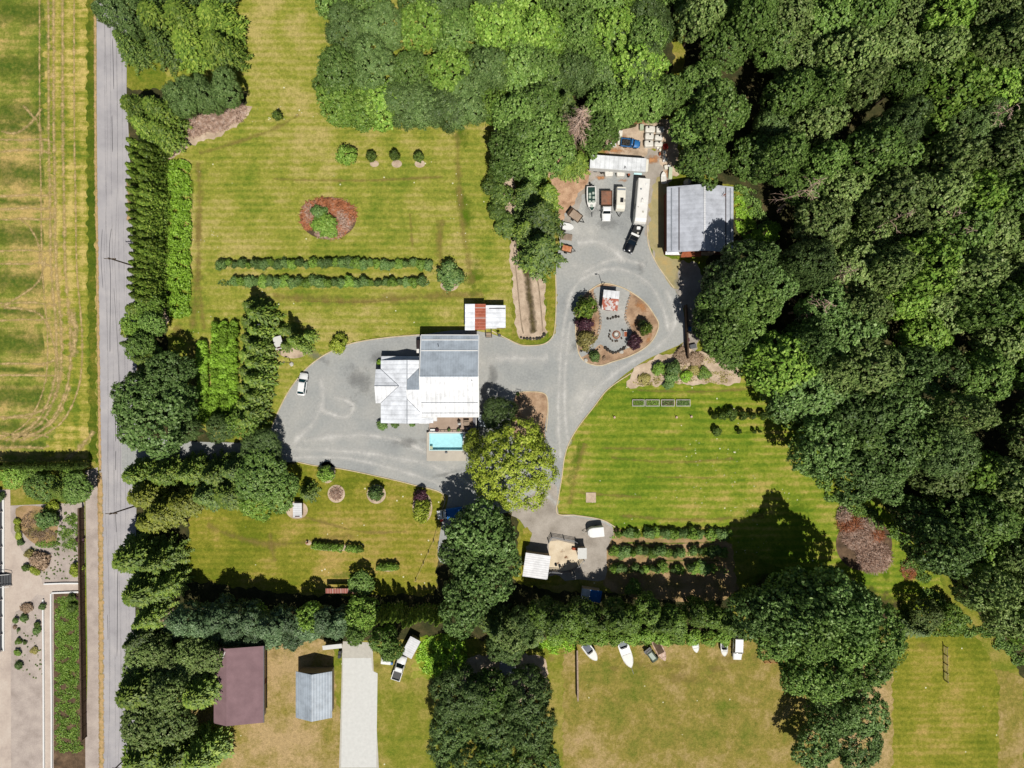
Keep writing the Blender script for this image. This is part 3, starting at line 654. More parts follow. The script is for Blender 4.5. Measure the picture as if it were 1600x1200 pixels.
for (x0, x1, y0, y1, n) in ((1080,1180,700,800,26),(900,1200,740,830,26),(1060,1160,655,760,14),(300,420,480,560,20),(330,420,160,200,14),(420,500,165,190,12),(700,730,300,390,12),(330,345,360,370,6),(1110,1200,840,865,22),(910,1000,600,612,6),(1200,1260,760,790,6),(300,345,370,390,6),(1080,1095,680,730,6)):
    for i in range(n): CL.append((RC.uniform(x0, x1), RC.uniform(y0, y1), RC.uniform(1.2, 2.6), RC.uniform(1, 2.2), RC.uniform(0, 90)))
blots('clover_patch', CL, .027, 'clover_mat', dz=.0001)
# corral sand, pads
sheet('corral_sand', [(857,846),(872,844),(905,852),(913,862),(912,880),(895,890),(870,893),(858,890)], .048, 'sand', 0)
blots('manure', [(878,862,10,9,0),(884,870,9,12,0),(895,856,10,4,10),(880,885,10,5,0),(872,880,6,5,0)], .052, 'manure_mat')
sheet('grass_strip', [(818,828),(826,832),(829,842),(822,872),(835,905),(868,898),(882,905),(880,912),(810,912),(805,870)], .046, 'lawn_sw_mat', 3, rag=0.35)
m = MB(); m.prism([W(*p) for p in ((915.5,769.5),(931,769.5),(931,785),(915.5,785))][::-1], 0, .12); tag(fixn(m.build('concrete_slab','pale_soil')), 'small square mottled concrete slab in the striped east lawn', 'slab')
# neighbour's land, bottom
sheet('lawn', [(280,1000),(520,1000),(522,1060),(560,1300),(280,1300)], .016, 'dry_lot_mat', rag=0.35)
sheet('lawn', [(880,1000),(1420,1000),(1600,1060),(1600,1400),(880,1400)], .016, 'dry_lot_mat', rag=0.35)
sheet('lawn', [(1395,985),(1480,975),(1530,1000),(1560,1060),(1560,1400),(1395,1400)], .018, 'lawn_sw_mat', rag=0.35)
sheet('rough_grass', [(655,995),(730,985),(730,1060),(640,1060)], .018, 'lawn_east_mat', rag=0.35)
sheet('bare_soil', [(718,1035),(790,1020),(850,1030),(850,1080),(790,1100),(718,1080)], .022, 'pale_soil', 3, rag=0.35)
blots('bare_patch', [(1050,1040,60,16,0),(880,1020,14,18,0),(480,1025,34,14,0),(1120,1045,60,10,0),(590,1040,24,14,0),(1000,1035,40,20,0),(1140,1030,40,14,0),(960,1045,30,10,0),(430,1020,14,20,0),(510,1045,20,10,0),(1440,1010,30,14,0),(1070,1060,80,20,0),(860,1030,14,12,0),(1190,1025,30,20,0)], .024, 'dry_grass_mat')
sheet('concrete_drive', [(535,1002),(582,1004),(584,1052),(592,1200),(530,1200),(534,1052)], .030, 'concrete', 0)
sheet('concrete_drive', [(536,1028),(580,1028),(582,1048),(590,1052),(588,1199),(533,1199),(536,1050)], .035, 'concrete_white', 0)
# roadside neighbour with the gravel garden
sheet('garden_gravel', [(15,790),(132,785),(134,1060),(136,1300),(15,1300)], .018, 'garden_gravel', 0)
sheet('patio', [(-60,765),(16,765),(17,830),(38,866),(50,880),(66,906),(66,918),(66,924),(56,930),(40,948),(24,956),(18,975),(17,1060),(18,1300),(-60,1300)], .026, 'paving', 0)
sheet('garden_path', [(62,912),(132,910),(132,925),(80,925),(80,1300),(69,1300),(70,930),(60,930)], .034, 'paving', 0)
kerb('garden_wall', [[(70,912),(100,911),(130,911)],[(82,926),(105,925),(131,924)],[(81,927),(81,1000),(82,1100),(82,1250)],[(68.5,936),(69,1000),(69.5,1100),(70,1250)]], 'trim_white', .3, .35, .02)
sheet('planting_bed', [(84,928),(131,927),(133,1060),(134,1300),(84,1300)], .028, 'dark_soil', 0)
blots('weed_patch', [(108,950,24,30,0),(106,1000,24,40,0),(108,1050,24,40,0),(105,850,26,40,0),(60,830,34,26,20),(50,865,22,20,0),(108,980,22,30,0)], .036, 'lush_grass_mat')
sheet('flower_bed', [(25,795),(50,790),(88,800),(90,828),(85,850),(60,852),(40,838),(30,820)], .038, 'orchard_soil', 3)
# ---------------------------------------------------------------- small ground cover foliage (uncountable)
def scatter(name, regions, mat, n, seed, sz=.35, hz=.5, label=None, cat='plants'):
    rng = np.random.default_rng(seed); P = []
    for (px, py, rx, ry, w, hh) in regions:
        k = int(n * w); a = rng.uniform(0, 6.283, k); r = np.sqrt(rng.uniform(0, 1, k)); cx, cy = W(px, py)
        z = rng.uniform(.05, 1, k) * hh * (1 - r * .6)
        P.append(np.stack([cx + r * np.cos(a) * rx * S, cy + r * np.sin(a) * ry * S, z], 1))
    P = np.concatenate(P)
    # clumping
    q = np.sin(P[:, 0] * 1.9 + np.sin(P[:, 1] * 1.3) * 2) + np.sin(P[:, 1] * 2.3 + seed); P = P[q > -.7 + rng.normal(size=len(P)) * .5]
    Nn = rng.normal(size=P.shape) * .6; Nn[:, 2] += .8
    me = leafmesh(name, P, Nn, sz, .6, mat, rng); o = put(name, me); return tag(o, label, cat, kind='stuff')
def twigs(name, regions, mat, n, seed, L=1.2, hh=.8, th=.035, label=None, cat='brush pile'):
    rng = random.Random(seed); m = MB()
    for (px, py, rx, ry, w) in regions:
        cx, cy = W(px, py)
        for i in range(int(n * w)):
            a = rng.uniform(0, 6.28); r = math.sqrt(rng.random()); x = cx + r * math.cos(a) * rx * S; y = cy + r * math.sin(a) * ry * S
            z = hh * (1 - r * r * .8) * rng.uniform(.2, 1) + .05; b = rng.uniform(0, 6.28); l = L * rng.uniform(.4, 1.2) / 2; t = th * rng.uniform(.6, 1.8); dz = rng.uniform(-.25, .35) * l
            dx, dy = math.cos(b) * l, math.sin(b) * l; nx, ny = -math.sin(b) * t, math.cos(b) * t
            m.add([(x - dx - nx, y - dy - ny, z - dz), (x - dx + nx, y - dy + ny, z - dz), (x - dx, y - dy, z - dz + t * 1.6), (x + dx - nx, y + dy - ny, z + dz), (x + dx + nx, y + dy + ny, z + dz), (x + dx, y + dy, z + dz + t * 1.6)], [(0, 1, 4, 3), (1, 2, 5, 4), (2, 0, 3, 5), (0, 2, 1), (3, 4, 5)])
    return tag(m.build(name, mat), label, cat, kind='stuff')
# ================================================================ BUILDINGS
def wallbox(m, x0, y0, x1, y1, h, inset=.35): m.box(((x0 + x1) / 2, (y0 + y1) / 2, h / 2 + .0), (abs(x1 - x0) - inset * 2, abs(y1 - y0) - inset * 2, h))
def window(parent, c, w, h, axis):
    d = (w, .08, h) if axis == 'x' else (.08, w, h); m = MB(); m.box(c, d); f = m.build('window', 'trim_white', parent)
    d2 = (w - .2, .11, h - .2) if axis == 'x' else (.11, w - .2, h - .2); m = MB(); m.box(c, d2); m.build('pane', 'glass_dark', f)
def door(parent, c, w, h, axis, mat='siding_red', name='door'):
    d = (w, .09, h) if axis == 'x' else (.09, w, h); m = MB(); m.box(c, d); o = m.build(name, mat, parent)
    m = MB(); m.box((c[0] + (w * .38 if axis == 'x' else 0), c[1] + (0 if axis == 'x' else w * .38), c[2]), (.14, .14, .12)); m.build('handle', 'chrome', o); return o
def line(m, p, q, w=.12, h=.06):
    p, q = Vector(p), Vector(q); d = (q - p); n = d.cross(Vector((0, 0, 1))).normalized() * w / 2; u = Vector((0, 0, h))
    m.loft([[p - n - u, p + n - u, p + n + u * .6, p - n + u * .6], [q - n - u, q + n - u, q + n + u * .6, q - n + u * .6]])
# ---- main house
hx, hy = W(650, 605)
house = thing('house', 'large farmhouse with white and grey metal roofs beside the pool', 'house', (hx, hy, 0))
def L(p): return (p[0] - hx, p[1] - hy, p[2])
xW, xE = W(658, 0, 3.8)[0], W(748, 0, 3.8)[0]; yN, yS, yR = W(0, 524, 3.8)[1], W(0, 651, 3.8)[1], W(0, 588, 6.0)[1]
zE, zR = 3.8, 6.0
m = MB(); m.loft([[L((x, y, 0)) for x, y in ((xW + .4, yN - .4), (xW + .4, yS + .4), (xE - .4, yS + .4), (xE - .4, yN - .4))], [L((x, y, zE - .15)) for x, y in ((xW + .4, yN - .4), (xW + .4, yS + .4), (xE - .4, yS + .4), (xE - .4, yN - .4))]])
for x in (xW + .4, xE - .4): m.loft([[L((x - .04, yN - .4, zE - .15)), L((x - .04, yS + .4, zE - .15)), L((x - .04, yR, zR - .15))], [L((x + .04, yN - .4, zE - .15)), L((x + .04, yS + .4, zE - .15)), L((x + .04, yR, zR - .15))]])
fixn(m.build('wall', 'siding_tan', house))
m = MB(); m.slab([L((xW, yN, zE)), L((xE, yN, zE)), L((xE, yR, zR)), L((xW, yR, zR))], .12); rn = fixn(m.build('roof', 'roof_grey', house)); rn['label'] = 'grey north roof slope with two white snow rails'
m = MB(); m.slab([L((xW, yS, zE)), L((xW, yR - .004, zR)), L((xE, yR - .004, zR)), L((xE, yS, zE))], .12); rs = fixn(m.build('roof', 'roof_white_bright', house)); rs['label'] = 'bright white south roof slope'
def zs(y): return zE + (zR - zE) * ((yN - y) / (yN - yR) if y > yR else (y - yS) / (yR - yS))
for py in (531, 548):
    y = W(0, py, 4.2)[1]; m = MB(); m.box(L(((xW + xE) / 2, y, zs(y) + .05)), (xE - xW - .3, .16, .1)); m.build('snow_rail', 'trim_white', rn)
for py in (629, 645.5):
    y = W(0, py, 4.4)[1]; m = MB(); m.box(L(((xW + xE) / 2 + .0, y, zs(y) + .03)), (xE - xW - .3, .12, .05)); m.build('panel_seam', 'seam_grey', rs)
m = MB(); m.box(L(((xW + xE) / 2, yR, zR + .03)), (xE - xW + .1, .3, .06)); m.build('ridge_cap', 'roof_grey', house)
for x in (xW - .03, xE + .03):
    m = MB(); line(m, L((x, yN, zE + .05)), L((x, yR, zR + .05)), .16); line(m, L((x, yR, zR + .05)), L((x, yS, zE + .05)), .16); fixn(m.build('barge_board', 'trim_white', house))
for y in (yN + .08, yS - .08):
    m = MB(); m.box(L(((xW + xE) / 2, y, zE - .1)), (xE - xW, .15, .14)); m.build('gutter', 'trim_white', house)
for px, py, hgt in ((685,541,.9),(738,595,.45)):
    x, y = W(px, py, 4.6); m = MB(); m.cyl(L((x, y, zs(y) + hgt / 2)), .07, hgt, 8); m.build('vent_pipe', 'stone_dark', house)
for k, x in enumerate((xW + 2.2, xW + 5.6, xW + 9)): window(house, L((x, yN - .37, 1.7)), 1.4, 1.1, 'x')
for y in (yN - 3.5, yN - 8, yN - 12.5): window(house, L((xE - .37, y, 1.7)), 1.5, 1.1, 'y')
door(house, L((xW + 7, yS + .37, 1.05)), 1.8, 2.1, 'x', 'glass_dark', 'patio_door')
# west wing: N-S gable, cross gables to west and east
z2, zr2 = 2.9, 4.7
wx0, wx1, wxr = W(595, 0, z2)[0], W(677, 0, z2)[0], W(636, 0, zr2)[0]; wyn, wys = W(0, 563, z2)[1], W(0, 661, z2)[1]
m = MB(); m.box(L(((wx0 + xW) / 2 + .2, (wyn + wys) / 2, (z2 - .15) / 2)), (xW - wx0 - .3, wyn - wys - .7, z2 - .15))
m.box(L(((wx1 + xW) / 2 - .2, wys + 1.2 , (z2 - .15) / 2)), (wx1 - xW, 1.6, z2 - .15)); m.build('wall', 'siding_tan', house)
m = MB(); m.slab([L((wx0, wys, z2)), L((wxr, wys, zr2)), L((wxr, wyn, zr2)), L((wx0, wyn, z2))], .12); w1 = fixn(m.build('roof', 'roof_white_ew', house))
# east slope of the wing (cut by the tall block)
sl = (zr2 - z2) / (wx1 - wxr); zc = zr2 - sl * (xW - wxr)
m = MB(); m.slab([L((wxr, wyn, zr2)), L((wxr, wys, zr2)), L((wx1, wys, z2)), L((wx1, yS - .2, z2)), L((xW, yS - .2, zc)), L((xW, wyn, zc))], .12); w2 = fixn(m.build('roof', 'roof_white_ew', house))
# west cross gable
gx = W(587, 0, z2)[0]; gy0, gy1, gyr = W(0, 577, z2)[1], W(0, 630, z2)[1], W(0, 603, 4.2)[1]; zg = 4.15
slw = (zr2 - z2) / (wxr - wx0); xr = wx0 + (zg - z2) / slw
m = MB(); m.slab([L((gx, gy0, z2 + .02)), L((gx, gyr, zg)), L((xr, gyr, zg + .03)), L((wx0 + .02, gy0, z2 + .04))], .1); g1 = fixn(m.build('roof', 'roof_grey', house)); g1['label'] = 'small pale ribbed roof slope of the west gable'; g1.data.materials[0] = MATS['roof_white_ew']
m = MB(); m.slab([L((gx, gyr, zg)), L((gx, gy1, z2 + .02)), L((wx0 + .02, gy1, z2 + .04)), L((xr, gyr, zg + .03))], .1); fixn(m.build('roof', 'roof_white_bright', house))
m = MB(); m.loft([[L((gx + .3, gy0 - .3, 0)), L((gx + .3, gy1 + .3, 0)), L((gx + .3, gy1 + .3, z2)), L((gx + .3, gyr, zg - .1)), L((gx + .3, gy0 - .3, z2))], [L((wx0 + .3, gy0 - .3, 0)), L((wx0 + .3, gy1 + .3, 0)), L((wx0 + .3, gy1 + .3, z2)), L((wx0 + .3, gyr, zg - .1)), L((wx0 + .3, gy0 - .3, z2))]]); fixn(m.build('wall', 'siding_tan', house))
window(house, L((gx + .28, gyr, 1.6)), 2.2, 1.3, 'y')
# east cross gable: grey north slope, white south slope
ezr = 5.35; eyr = W(0, 609, ezr)[1]; ey0 = eyr + 4.62; ey1 = eyr - 4.62
xa = wxr + .02
for yv, yE, mat, lab in ((eyr + 1.87, ey0, 'roof_grey', 'small grey valley roof slope'), (eyr - 1.87, ey1, 'roof_white_bright', 'small white valley roof slope')):
    pts = [L((xa, eyr, ezr)), L((xW - .02, eyr, ezr)), L((xW - .02, yE, zc + .03)), L((xa, yv, zr2 + .03))]
    if yE > eyr: pts = pts
    m = MB(); m.slab(pts, .06); o = fixn(m.build('roof', mat, house)); o['label'] = lab
m = MB(); m.loft([[L((xa - .05, eyr + 1.87, zr2 - .1)), L((xa - .05, eyr, ezr - .03)), L((xa - .05, eyr - 1.87, zr2 - .1))], [L((xa - .003, eyr + 1.87, zr2 - .1)), L((xa - .003, eyr, ezr - .03)), L((xa - .003, eyr - 1.87, zr2 - .1))]]); fixn(m.build('gable', 'trim_white', house))
m = MB(); line(m, L((wxr, wyn, zr2 + .03)), L((wxr, wys, zr2 + .03)), .14, .05); line(m, L((xr, gyr, zg + .06)), L((gx, gyr, zg + .06)), .12, .04); fixn(m.build('ridge_cap', 'seam_grey', house))
for p, q in ((L((xr, gyr, zg + .06)), L((wx0, gy0, z2 + .08))), (L((xr, gyr, zg + .06)), L((wx0, gy1, z2 + .08))), (L((xa, eyr + 1.87, zr2 + .06)), L((xW, ey0, zc + .07))), (L((xa, eyr - 1.87, zr2 + .06)), L((xW, ey1, zc + .07)))):
    m = MB(); line(m, p, q, .09, .03); fixn(m.build('valley_flashing', 'seam_grey', house))
# low lean-to roof along the north end of the wing
ly0 = W(0, 556.5, 2.4)[1]
m = MB(); m.slab([L((wx0, ly0, 2.35)), L((wx0, wyn - .02, 2.75)), L((xW - .05, wyn - .02, 2.75)), L((xW - .05, ly0, 2.35))], .1); fixn(m.build('porch_roof', 'roof_white_ew', house))
m = MB()
for x in (wx0 + .3, (wx0 + xW) / 2, xW - .4): m.box(L((x, ly0 - .2, 1.13)), (.14, .14, 2.26))
m.build('porch_post', 'trim_white', house)
for y in (wyn - 3, wyn - 10.5): window(house, L((wx0 + .34, y, 1.6)), 1.6, 1.2, 'y')
# white step roof above the deck corner
m = MB(); m.slab([L((*W(658,652,2.6), 2.6)), L((*W(683,652,2.6), 2.6)), L((*W(683,658,2.5), 2.5)), L((*W(671,658.5,2.5), 2.5)), L((*W(671,662,2.5), 2.5)), L((*W(655,662,2.5), 2.5))][::-1], .1); fixn(m.build('porch_roof', 'roof_white_bright', house))
# brown awning on the north-west corner and white cabinet
x, y = W(655.5, 538); a = thing('smoker', 'brown domed barbecue smoker beside the north-west corner of the grey roof', 'barbecue', (x, y, 0))
m = MB(); m.rbox((0, 0, 1.0), (1.0, 1.9, .9), .35, 0, .25); fixn(m.build('lid', 'cushion_dark', a)); m = MB()
for sx in (-.35, .35):
    for sy in (-.7, .7): m.box((sx, sy, .3), (.08, .08, .6))
m.build('legs', 'black_plastic', a)
x, y = W(656.5, 549); m = MB(); m.box((0, 0, .5), (1.05, .75, 1.0)); m.box((0, 0, 1.03), (1.15, .85, .06)); tag(m.build('cabinet', 'white_vinyl', None, (x, y, 0)), 'small white cabinet south of the brown smoker', 'cabinet')
x, y = W(755, 657); a = thing('cellar_hatch', 'grey ribbed cellar hatch at the south-east house corner', 'hatch', (x, y, 0)); m = MB(); m.box((0, 0, .35), (1.7, 2.2, .7)); m.build('base', 'stone_dark', a)
m = MB(); m.slab([(-.95, -1.2, .75), (.95, -1.2, .75), (.95, 1.2, 1.0), (-.95, 1.2, 1.0)], .07); fixn(m.build('lid', 'roof_grey', a))
# ---- deck and pool
x, y = W(700, 664); deck = thing('deck', 'weathered timber deck between the house and the pool', 'deck', (x, y, 0))
x0, x1 = W(671, 0)[0] - x, W(745, 0)[0] - x; y0, y1 = W(0, 675)[1] - y, W(0, 650)[1] - y
m = MB(); n = 22
for i in range(n):
    yy = y0 + (y1 - y0) * (i + .5) / n; m.box(((x0 + x1) / 2, yy, .66), (x1 - x0, (y1 - y0) / n - .02, .04))
m.build('boards', 'deck_wood', deck)
m = MB(); m.box(((x0 + x1) / 2, (y0 + y1) / 2, .31), (x1 - x0 - .1, y1 - y0 - .1, .62)); m.build('frame', 'weathered_wood', deck)
m = MB()
for i in range(13): m.box((x0 + (x1 - x0) * i / 12, y0 + .05, 1.1), (.07, .07, .9))
m.box(((x0 + x1) / 2, y0 + .05, 1.57), (x1 - x0, .1, .06)); m.box((x1 - .05, (y0 + y1) / 2, 1.57), (.1, y1 - y0, .06)); m.build('railing', 'trim_white', deck)
x, y = W(697, 697); pool = thing('swimming_pool', 'rectangular light blue swimming pool south of the deck', 'pool', (x, y, 0))
px0, px1, py0, py1 = (W(671.5, 0)[0] - x, W(724, 0)[0] - x, W(0, 703.2)[1] - y, W(0, 676.5)[1] - y)
ox0, ox1, oy0, oy1 = (W(667.5, 0)[0] - x, W(728.5, 0)[0] - x, W(0, 719.5)[1] - y, W(0, 675.2)[1] - y)
m = MB()
for (a0, b0, a1, b1) in ((ox0, oy0, ox1, py0), (ox0, py1, ox1, oy1), (ox0, py0, px0, py1), (px1, py0, ox1, py1)): m.box(((a0 + a1) / 2, (b0 + b1) / 2, .45), (a1 - a0, b1 - b0, .9))
m.build('surround', 'surround_mat', pool)
m = MB()
for (a0, b0, a1, b1) in ((px0, py0, px1, py0 + .12), (px0, py1 - .12, px1, py1), (px0, py0 + .12, px0 + .12, py1 - .12), (px1 - .12, py0 + .12, px1, py1 - .12)): m.box(((a0 + a1) / 2, (b0 + b1) / 2, .5), (a1 - a0, b1 - b0, .92))
m.build('wall', 'pool_shell', pool)
m = MB(); m.box(((px0 + px1) / 2, (py0 + py1) / 2, .085), (px1 - px0 - .24, py1 - py0 - .24, .05)); m.build('floor', 'pool_shell', pool)
me = bpy.data.meshes.new('water'); me.from_pydata([(px0 + .12, py0 + .12, .74), (px1 - .12, py0 + .12, .74), (px1 - .12, py1 - .12, .74), (px0 + .12, py1 - .12, .74)], [], [(0, 1, 2, 3)]); me.materials.append(MATS['pool_water']); put('water', me, pool)
m = MB(); m.box((px1 + .2, (py0 + py1) / 2, .93), (.25, py1 - py0, .06)); m.build('cover_roller', 'trim_white', pool)
x_, y_ = W(674.5, 699); m = MB(); m.box((0, 0, .78), (.6, .7, .06)); m.box((.1, .1, .82), (.3, .3, .05)); tag(m.build('pool_float', 'panel_green', None, (x_, y_, 0)), 'small pale float in the south-west corner of the pool', 'pool float')
x_, y_ = W(698, 706); m = MB(); m.rbox((0, 0, 1.02), (.5, .4, .25), .1, 0, .05); tag(fixn(m.build('pool_pump', 'steel_grey', None, (x_, y_, 0))), 'small grey pump box on the south edge of the pool surround', 'pump')
def onDeck(px, py, z=.68): return (*W(px, py, .9), z)
t = thing('deck_sofa', 'L-shaped grey cushioned sofa in the deck corner', 'sofa', onDeck(736, 663))
m = MB(); m.rbox((.75, .2, .32), (.75, 2.4, .3), .1, 0, .06); m.rbox((-.25, -.85, .32), (1.3, .7, .3), .1, 0, .06); fixn(m.build('seat', 'cushion_grey', t))
m = MB(); m.box((1.15, .2, .5), (.16, 2.6, .7)); m.box((-.1, -1.25, .5), (2.4, .14, .7)); m.build('backrest', 'cushion_dark', t)
t = thing('deck_table', 'square slatted timber table inside the L-shaped sofa', 'table', onDeck(729, 660.5)); m = MB()
for i in range(7): m.box((0, -.48 + i * .16, .72), (1.15, .13, .04))
m.build('tabletop', 'weathered_wood', t)
for sx in (-.5, .5):
    for sy in (-.42, .42): m = MB(); m.box((sx, sy, .35), (.07, .07, .7)); m.build('leg', 'weathered_wood', t)
for px, py, lb in ((729,657,'dark patio bench on the house side of the deck table'),(728,666.6,'dark patio bench on the pool side of the deck table'),(719,665,'dark patio chair west of the deck table by the white parasol')):
    t = thing('patio_seat', lb, 'seat', onDeck(px, py)); dd = (.85, .3) if 'bench' in lb else (.4, .7)
    m = MB(); m.box((0, 0, .42), (dd[0], dd[1], .06)); m.build('seat', 'cushion_dark', t); m = MB(); m.box((0, -dd[1] / 2, .62), (dd[0], .05, .4)); m.build('backrest', 'cushion_dark', t); m = MB()
    for sx in (-1, 1):
        for sy in (-1, 1): m.box((sx * dd[0] * .45, sy * dd[1] * .45, .2), (.05, .05, .4))
    m.build('legs', 'black_plastic', t)
t = thing('parasol', 'closed white parasol on the deck beside the dark chair', 'parasol', onDeck(718, 661)); m = MB(); m.cyl((0, 0, .95), .03, 1.9, 8); m.build('pole', 'weathered_wood', t); m = MB(); m.cyl((0, 0, 1.35), .38, .9, 10, r2=.06); fixn(m.build('canopy', 'trim_white', t))
m = MB(); m.cyl((0, 0, .05), .25, .1, 12); m.build('base', 'concrete', t)
for px, py, mt, lb in ((683,672.5,'terracotta','red flower planter at the west end of the deck edge'),(702,671.5,'terracotta','orange flower planter in the middle of the deck edge'),(717,671.5,'terracotta','red flower planter near the sofa on the deck edge')):
    t = thing('planter', lb, 'planter', onDeck(px, py)); m = MB(); m.cyl((0, 0, .2), .2, .4, 12, r2=.28); fixn(m.build('pot', mt, t)); b = put('plant', bushmesh('purple' if px == 683 else 'bush', 0), t, (0, 0, .35)); b.scale = (.35, .35, .25)
t = thing('towel_bench', 'white bench with dark frame at the deck steps above the pool', 'bench', onDeck(676, 672)); m = MB(); m.box((0, 0, .45), (1.0, .45, .05)); m.box((0,-.32,.3),(1.2,.1,.6)); m.build('seat', 'trim_white', t); m = MB()
for sx in (-.5, .5): m.box((sx, 0, .24), (.06, .45, .48))
m.build('frame', 'black_plastic', t)
# ---- workshop shed north-east of the house
x, y = W(757, 496, 2.6); sh = thing('workshop', 'flat roofed workshop with white and rust-red roof panels north of the house', 'workshop', (x, y, 0))
def Ls(px, py, h): a, b = W(px, py, h); return (a - x, b - y, h)
for (a, b, c_, d, hh, mt, lb) in ((726.5,475,742,516,2.7,'roof_white_ew','pale grey west roof panel'),(742,475,759,515.5,2.72,'roof_rust','rust-red middle roof panel'),(759,477,790,512,2.5,'roof_white_ew','white east roof panel')):
    m = MB(); m.slab([Ls(a, d, hh), Ls(c_, d, hh), Ls(c_, b, hh + .25), Ls(a, b, hh + .25)], .08); o = fixn(m.build('roof', mt, sh)); o['label'] = lb
p0, p1 = Ls(727, 515, 2.6), Ls(790, 478, 2.6); m = MB(); m.box(((p0[0] + p1[0]) / 2, (p0[1] + p1[1]) / 2 + .1, 1.2), (p1[0] - p0[0] - .6, p1[1] - p0[1] - .6, 2.4)); m.build('wall', 'siding_tan', sh)
door(sh, ((p0[0] + p1[0]) / 2 + 1, p0[1] + .36, 1.05), 2.4, 2.1, 'x', 'trim_white')
m = MB(); m.box(Ls(750.5, 481, 3.0), (2.1, .08, .06)); m.box(Ls(750.5, 497, 2.88), (2.1, .08, .06)); m.build('roof_strap', 'trim_white', sh)
m = MB(); m.cyl(Ls(777, 482, 2.9), .06, 3.2, 8, 'x'); m.build('stove_pipe', 'seam_dark', sh)
t = thing('luggage_cart', 'dark steel frame cart parked south of the white shed roof', 'cart', (*W(764, 522), 0.03)); m = MB()
for p, q in (((-.6,-.7,.9),(.6,-.7,.9)),((-.6,-.7,.9),(-.7,1.2,.9)),((.6,-.7,.9),(.5,1.1,.9)),((-.6,-.7,0),(-.6,-.7,.9)),((.6,-.7,0),(.6,-.7,.9)),((-.7,1.2,0),(-.7,1.2,.9)),((.5,1.1,0),(.5,1.1,.9))): m.tube([p, q], .05)
m.build('frame', 'black_plastic', t); m = MB(); m.box((0, -.2, .3), (1.1, .9, .05)); m.build('shelf', 'weathered_wood', t)
t = thing('satellite_mast', 'thin mast with small dish standing by the kerb east of the white shed', 'mast', (*W(779, 524), 0.03)); m = MB(); m.tube([(0, 0, 0), (-.3, .3, 2.6)], .05); m.build('pole', 'black_plastic', t); m = MB(); m.cyl((.2, -.1, 1.9), .32, .08, 14, r2=.2); fixn(m.build('dish', 'steel_grey', t))
# ---- barn
zb, zbr = 4.6, 6.6
BW = W(1042, 0, zb)[0]; BEa = W(1146, 0, zb)[0]; BRx = W(1101, 0, zbr)[0]
byN, byS = W(0, 292, zb)[1], W(0, 394.5, zb)[1]
x, y = (BW + BEa) / 2, (byN + byS) / 2; barn = thing('barn', 'big grey metal roofed barn at the edge of the woods', 'barn', (x, y, 0))
def Lb(a, b, h): return (a - x, b - y, h)
m = MB(); m.slab([Lb(BW, byS, zb), Lb(BRx, byS, zbr), Lb(BRx, byN, zbr), Lb(BW, byN, zb)], .14); r1 = fixn(m.build('roof', 'roof_barn', barn)); r1['label'] = 'west roof slope with two dark seams'
m = MB(); m.slab([Lb(BRx + .004, byS, zbr), Lb(BEa, byS, zb), Lb(BEa, byN, zb), Lb(BRx + .004, byN, zbr)], .14); r2 = fixn(m.build('roof', 'roof_barn', barn))
def zbn(xx): return zb + (zbr - zb) * ((xx - BW) / (BRx - BW) if xx < BRx else (BEa - xx) / (BEa - BRx))
for px, mt, rr in ((1049.5,'seam_grey',r1),(1060.5,'seam_dark',r1),(1133.5,'seam_dark',r2),(1141.5,'seam_grey',r2)):
    xx = W(px, 0, 5)[0]; m = MB(); m.box(Lb(xx, (byN + byS) / 2, zbn(xx) + .04), (.2, byN - byS - .6, .07)); m.build('roof_seam', mt, rr)
m = MB(); m.box(Lb(BRx, (byN + byS) / 2, zbr + .03), (.35, byN - byS + .1, .07)); m.build('ridge_cap', 'roof_pale', barn)
m = MB(); m.box(Lb((BW + BEa) / 2, (byN + byS) / 2, zb / 2 - .1), (BEa - BW - .9, byN - byS - .8, zb - .2)); m.build('wall', 'siding_red', barn)
for yy in (byN - .4, byS + .4):
    m = MB(); m.loft([[Lb(BW + .45, yy - .04, zb - .2), Lb(BEa - .45, yy - .04, zb - .2), Lb(BRx, yy - .04, zbr - .2)], [Lb(BW + .45, yy + .04, zb - .2), Lb(BEa - .45, yy + .04, zb - .2), Lb(BRx, yy + .04, zbr - .2)]]); fixn(m.build('gable', 'siding_red', barn))
m = MB(); m.box(Lb(BW + 3.6, byS + .3, 1.8), (4, .12, 3.6)); m.build('barn_door', 'weathered_wood', barn); m = MB(); m.box(Lb(BRx + 1.5, byS + .3, 1.8), (3.4, .12, 3.6)); m.build('barn_door', 'weathered_wood', barn)
m = MB(); m.slab([Lb(BW - .2, byS - .35, zb - .35), Lb(BW + 2.6, byS - .35, zb - .35), Lb(BW + 2.2, byS + .2, zb - .1), Lb(BW - .2, byS + .2, zb - .1)], .08); fixn(m.build('canopy', 'roof_white', barn))
m = MB(); m.slab([Lb(BW + 2.9, byS - .8, zb - .9), Lb(BRx, byS - .7, zb - .5), Lb(BRx, byS + .3, zb - .3), Lb(BW + 3.2, byS + .3, zb - .3)], .08); fixn(m.build('canopy', 'rusty_steel', barn))
m = MB(); m.tube([Lb(*W(1132,305,5.3), 5.1), Lb(*W(1132,305,5.3), 6.2)], .05); m.tube([Lb(*W(1129,307,6), 6.0), Lb(*W(1134,302,6), 6.2)], .04); m.tube([Lb(*W(1130,303,6), 6.1), Lb(*W(1133,308,6), 6.1)], .04); m.build('antenna', 'rusty_steel', barn)
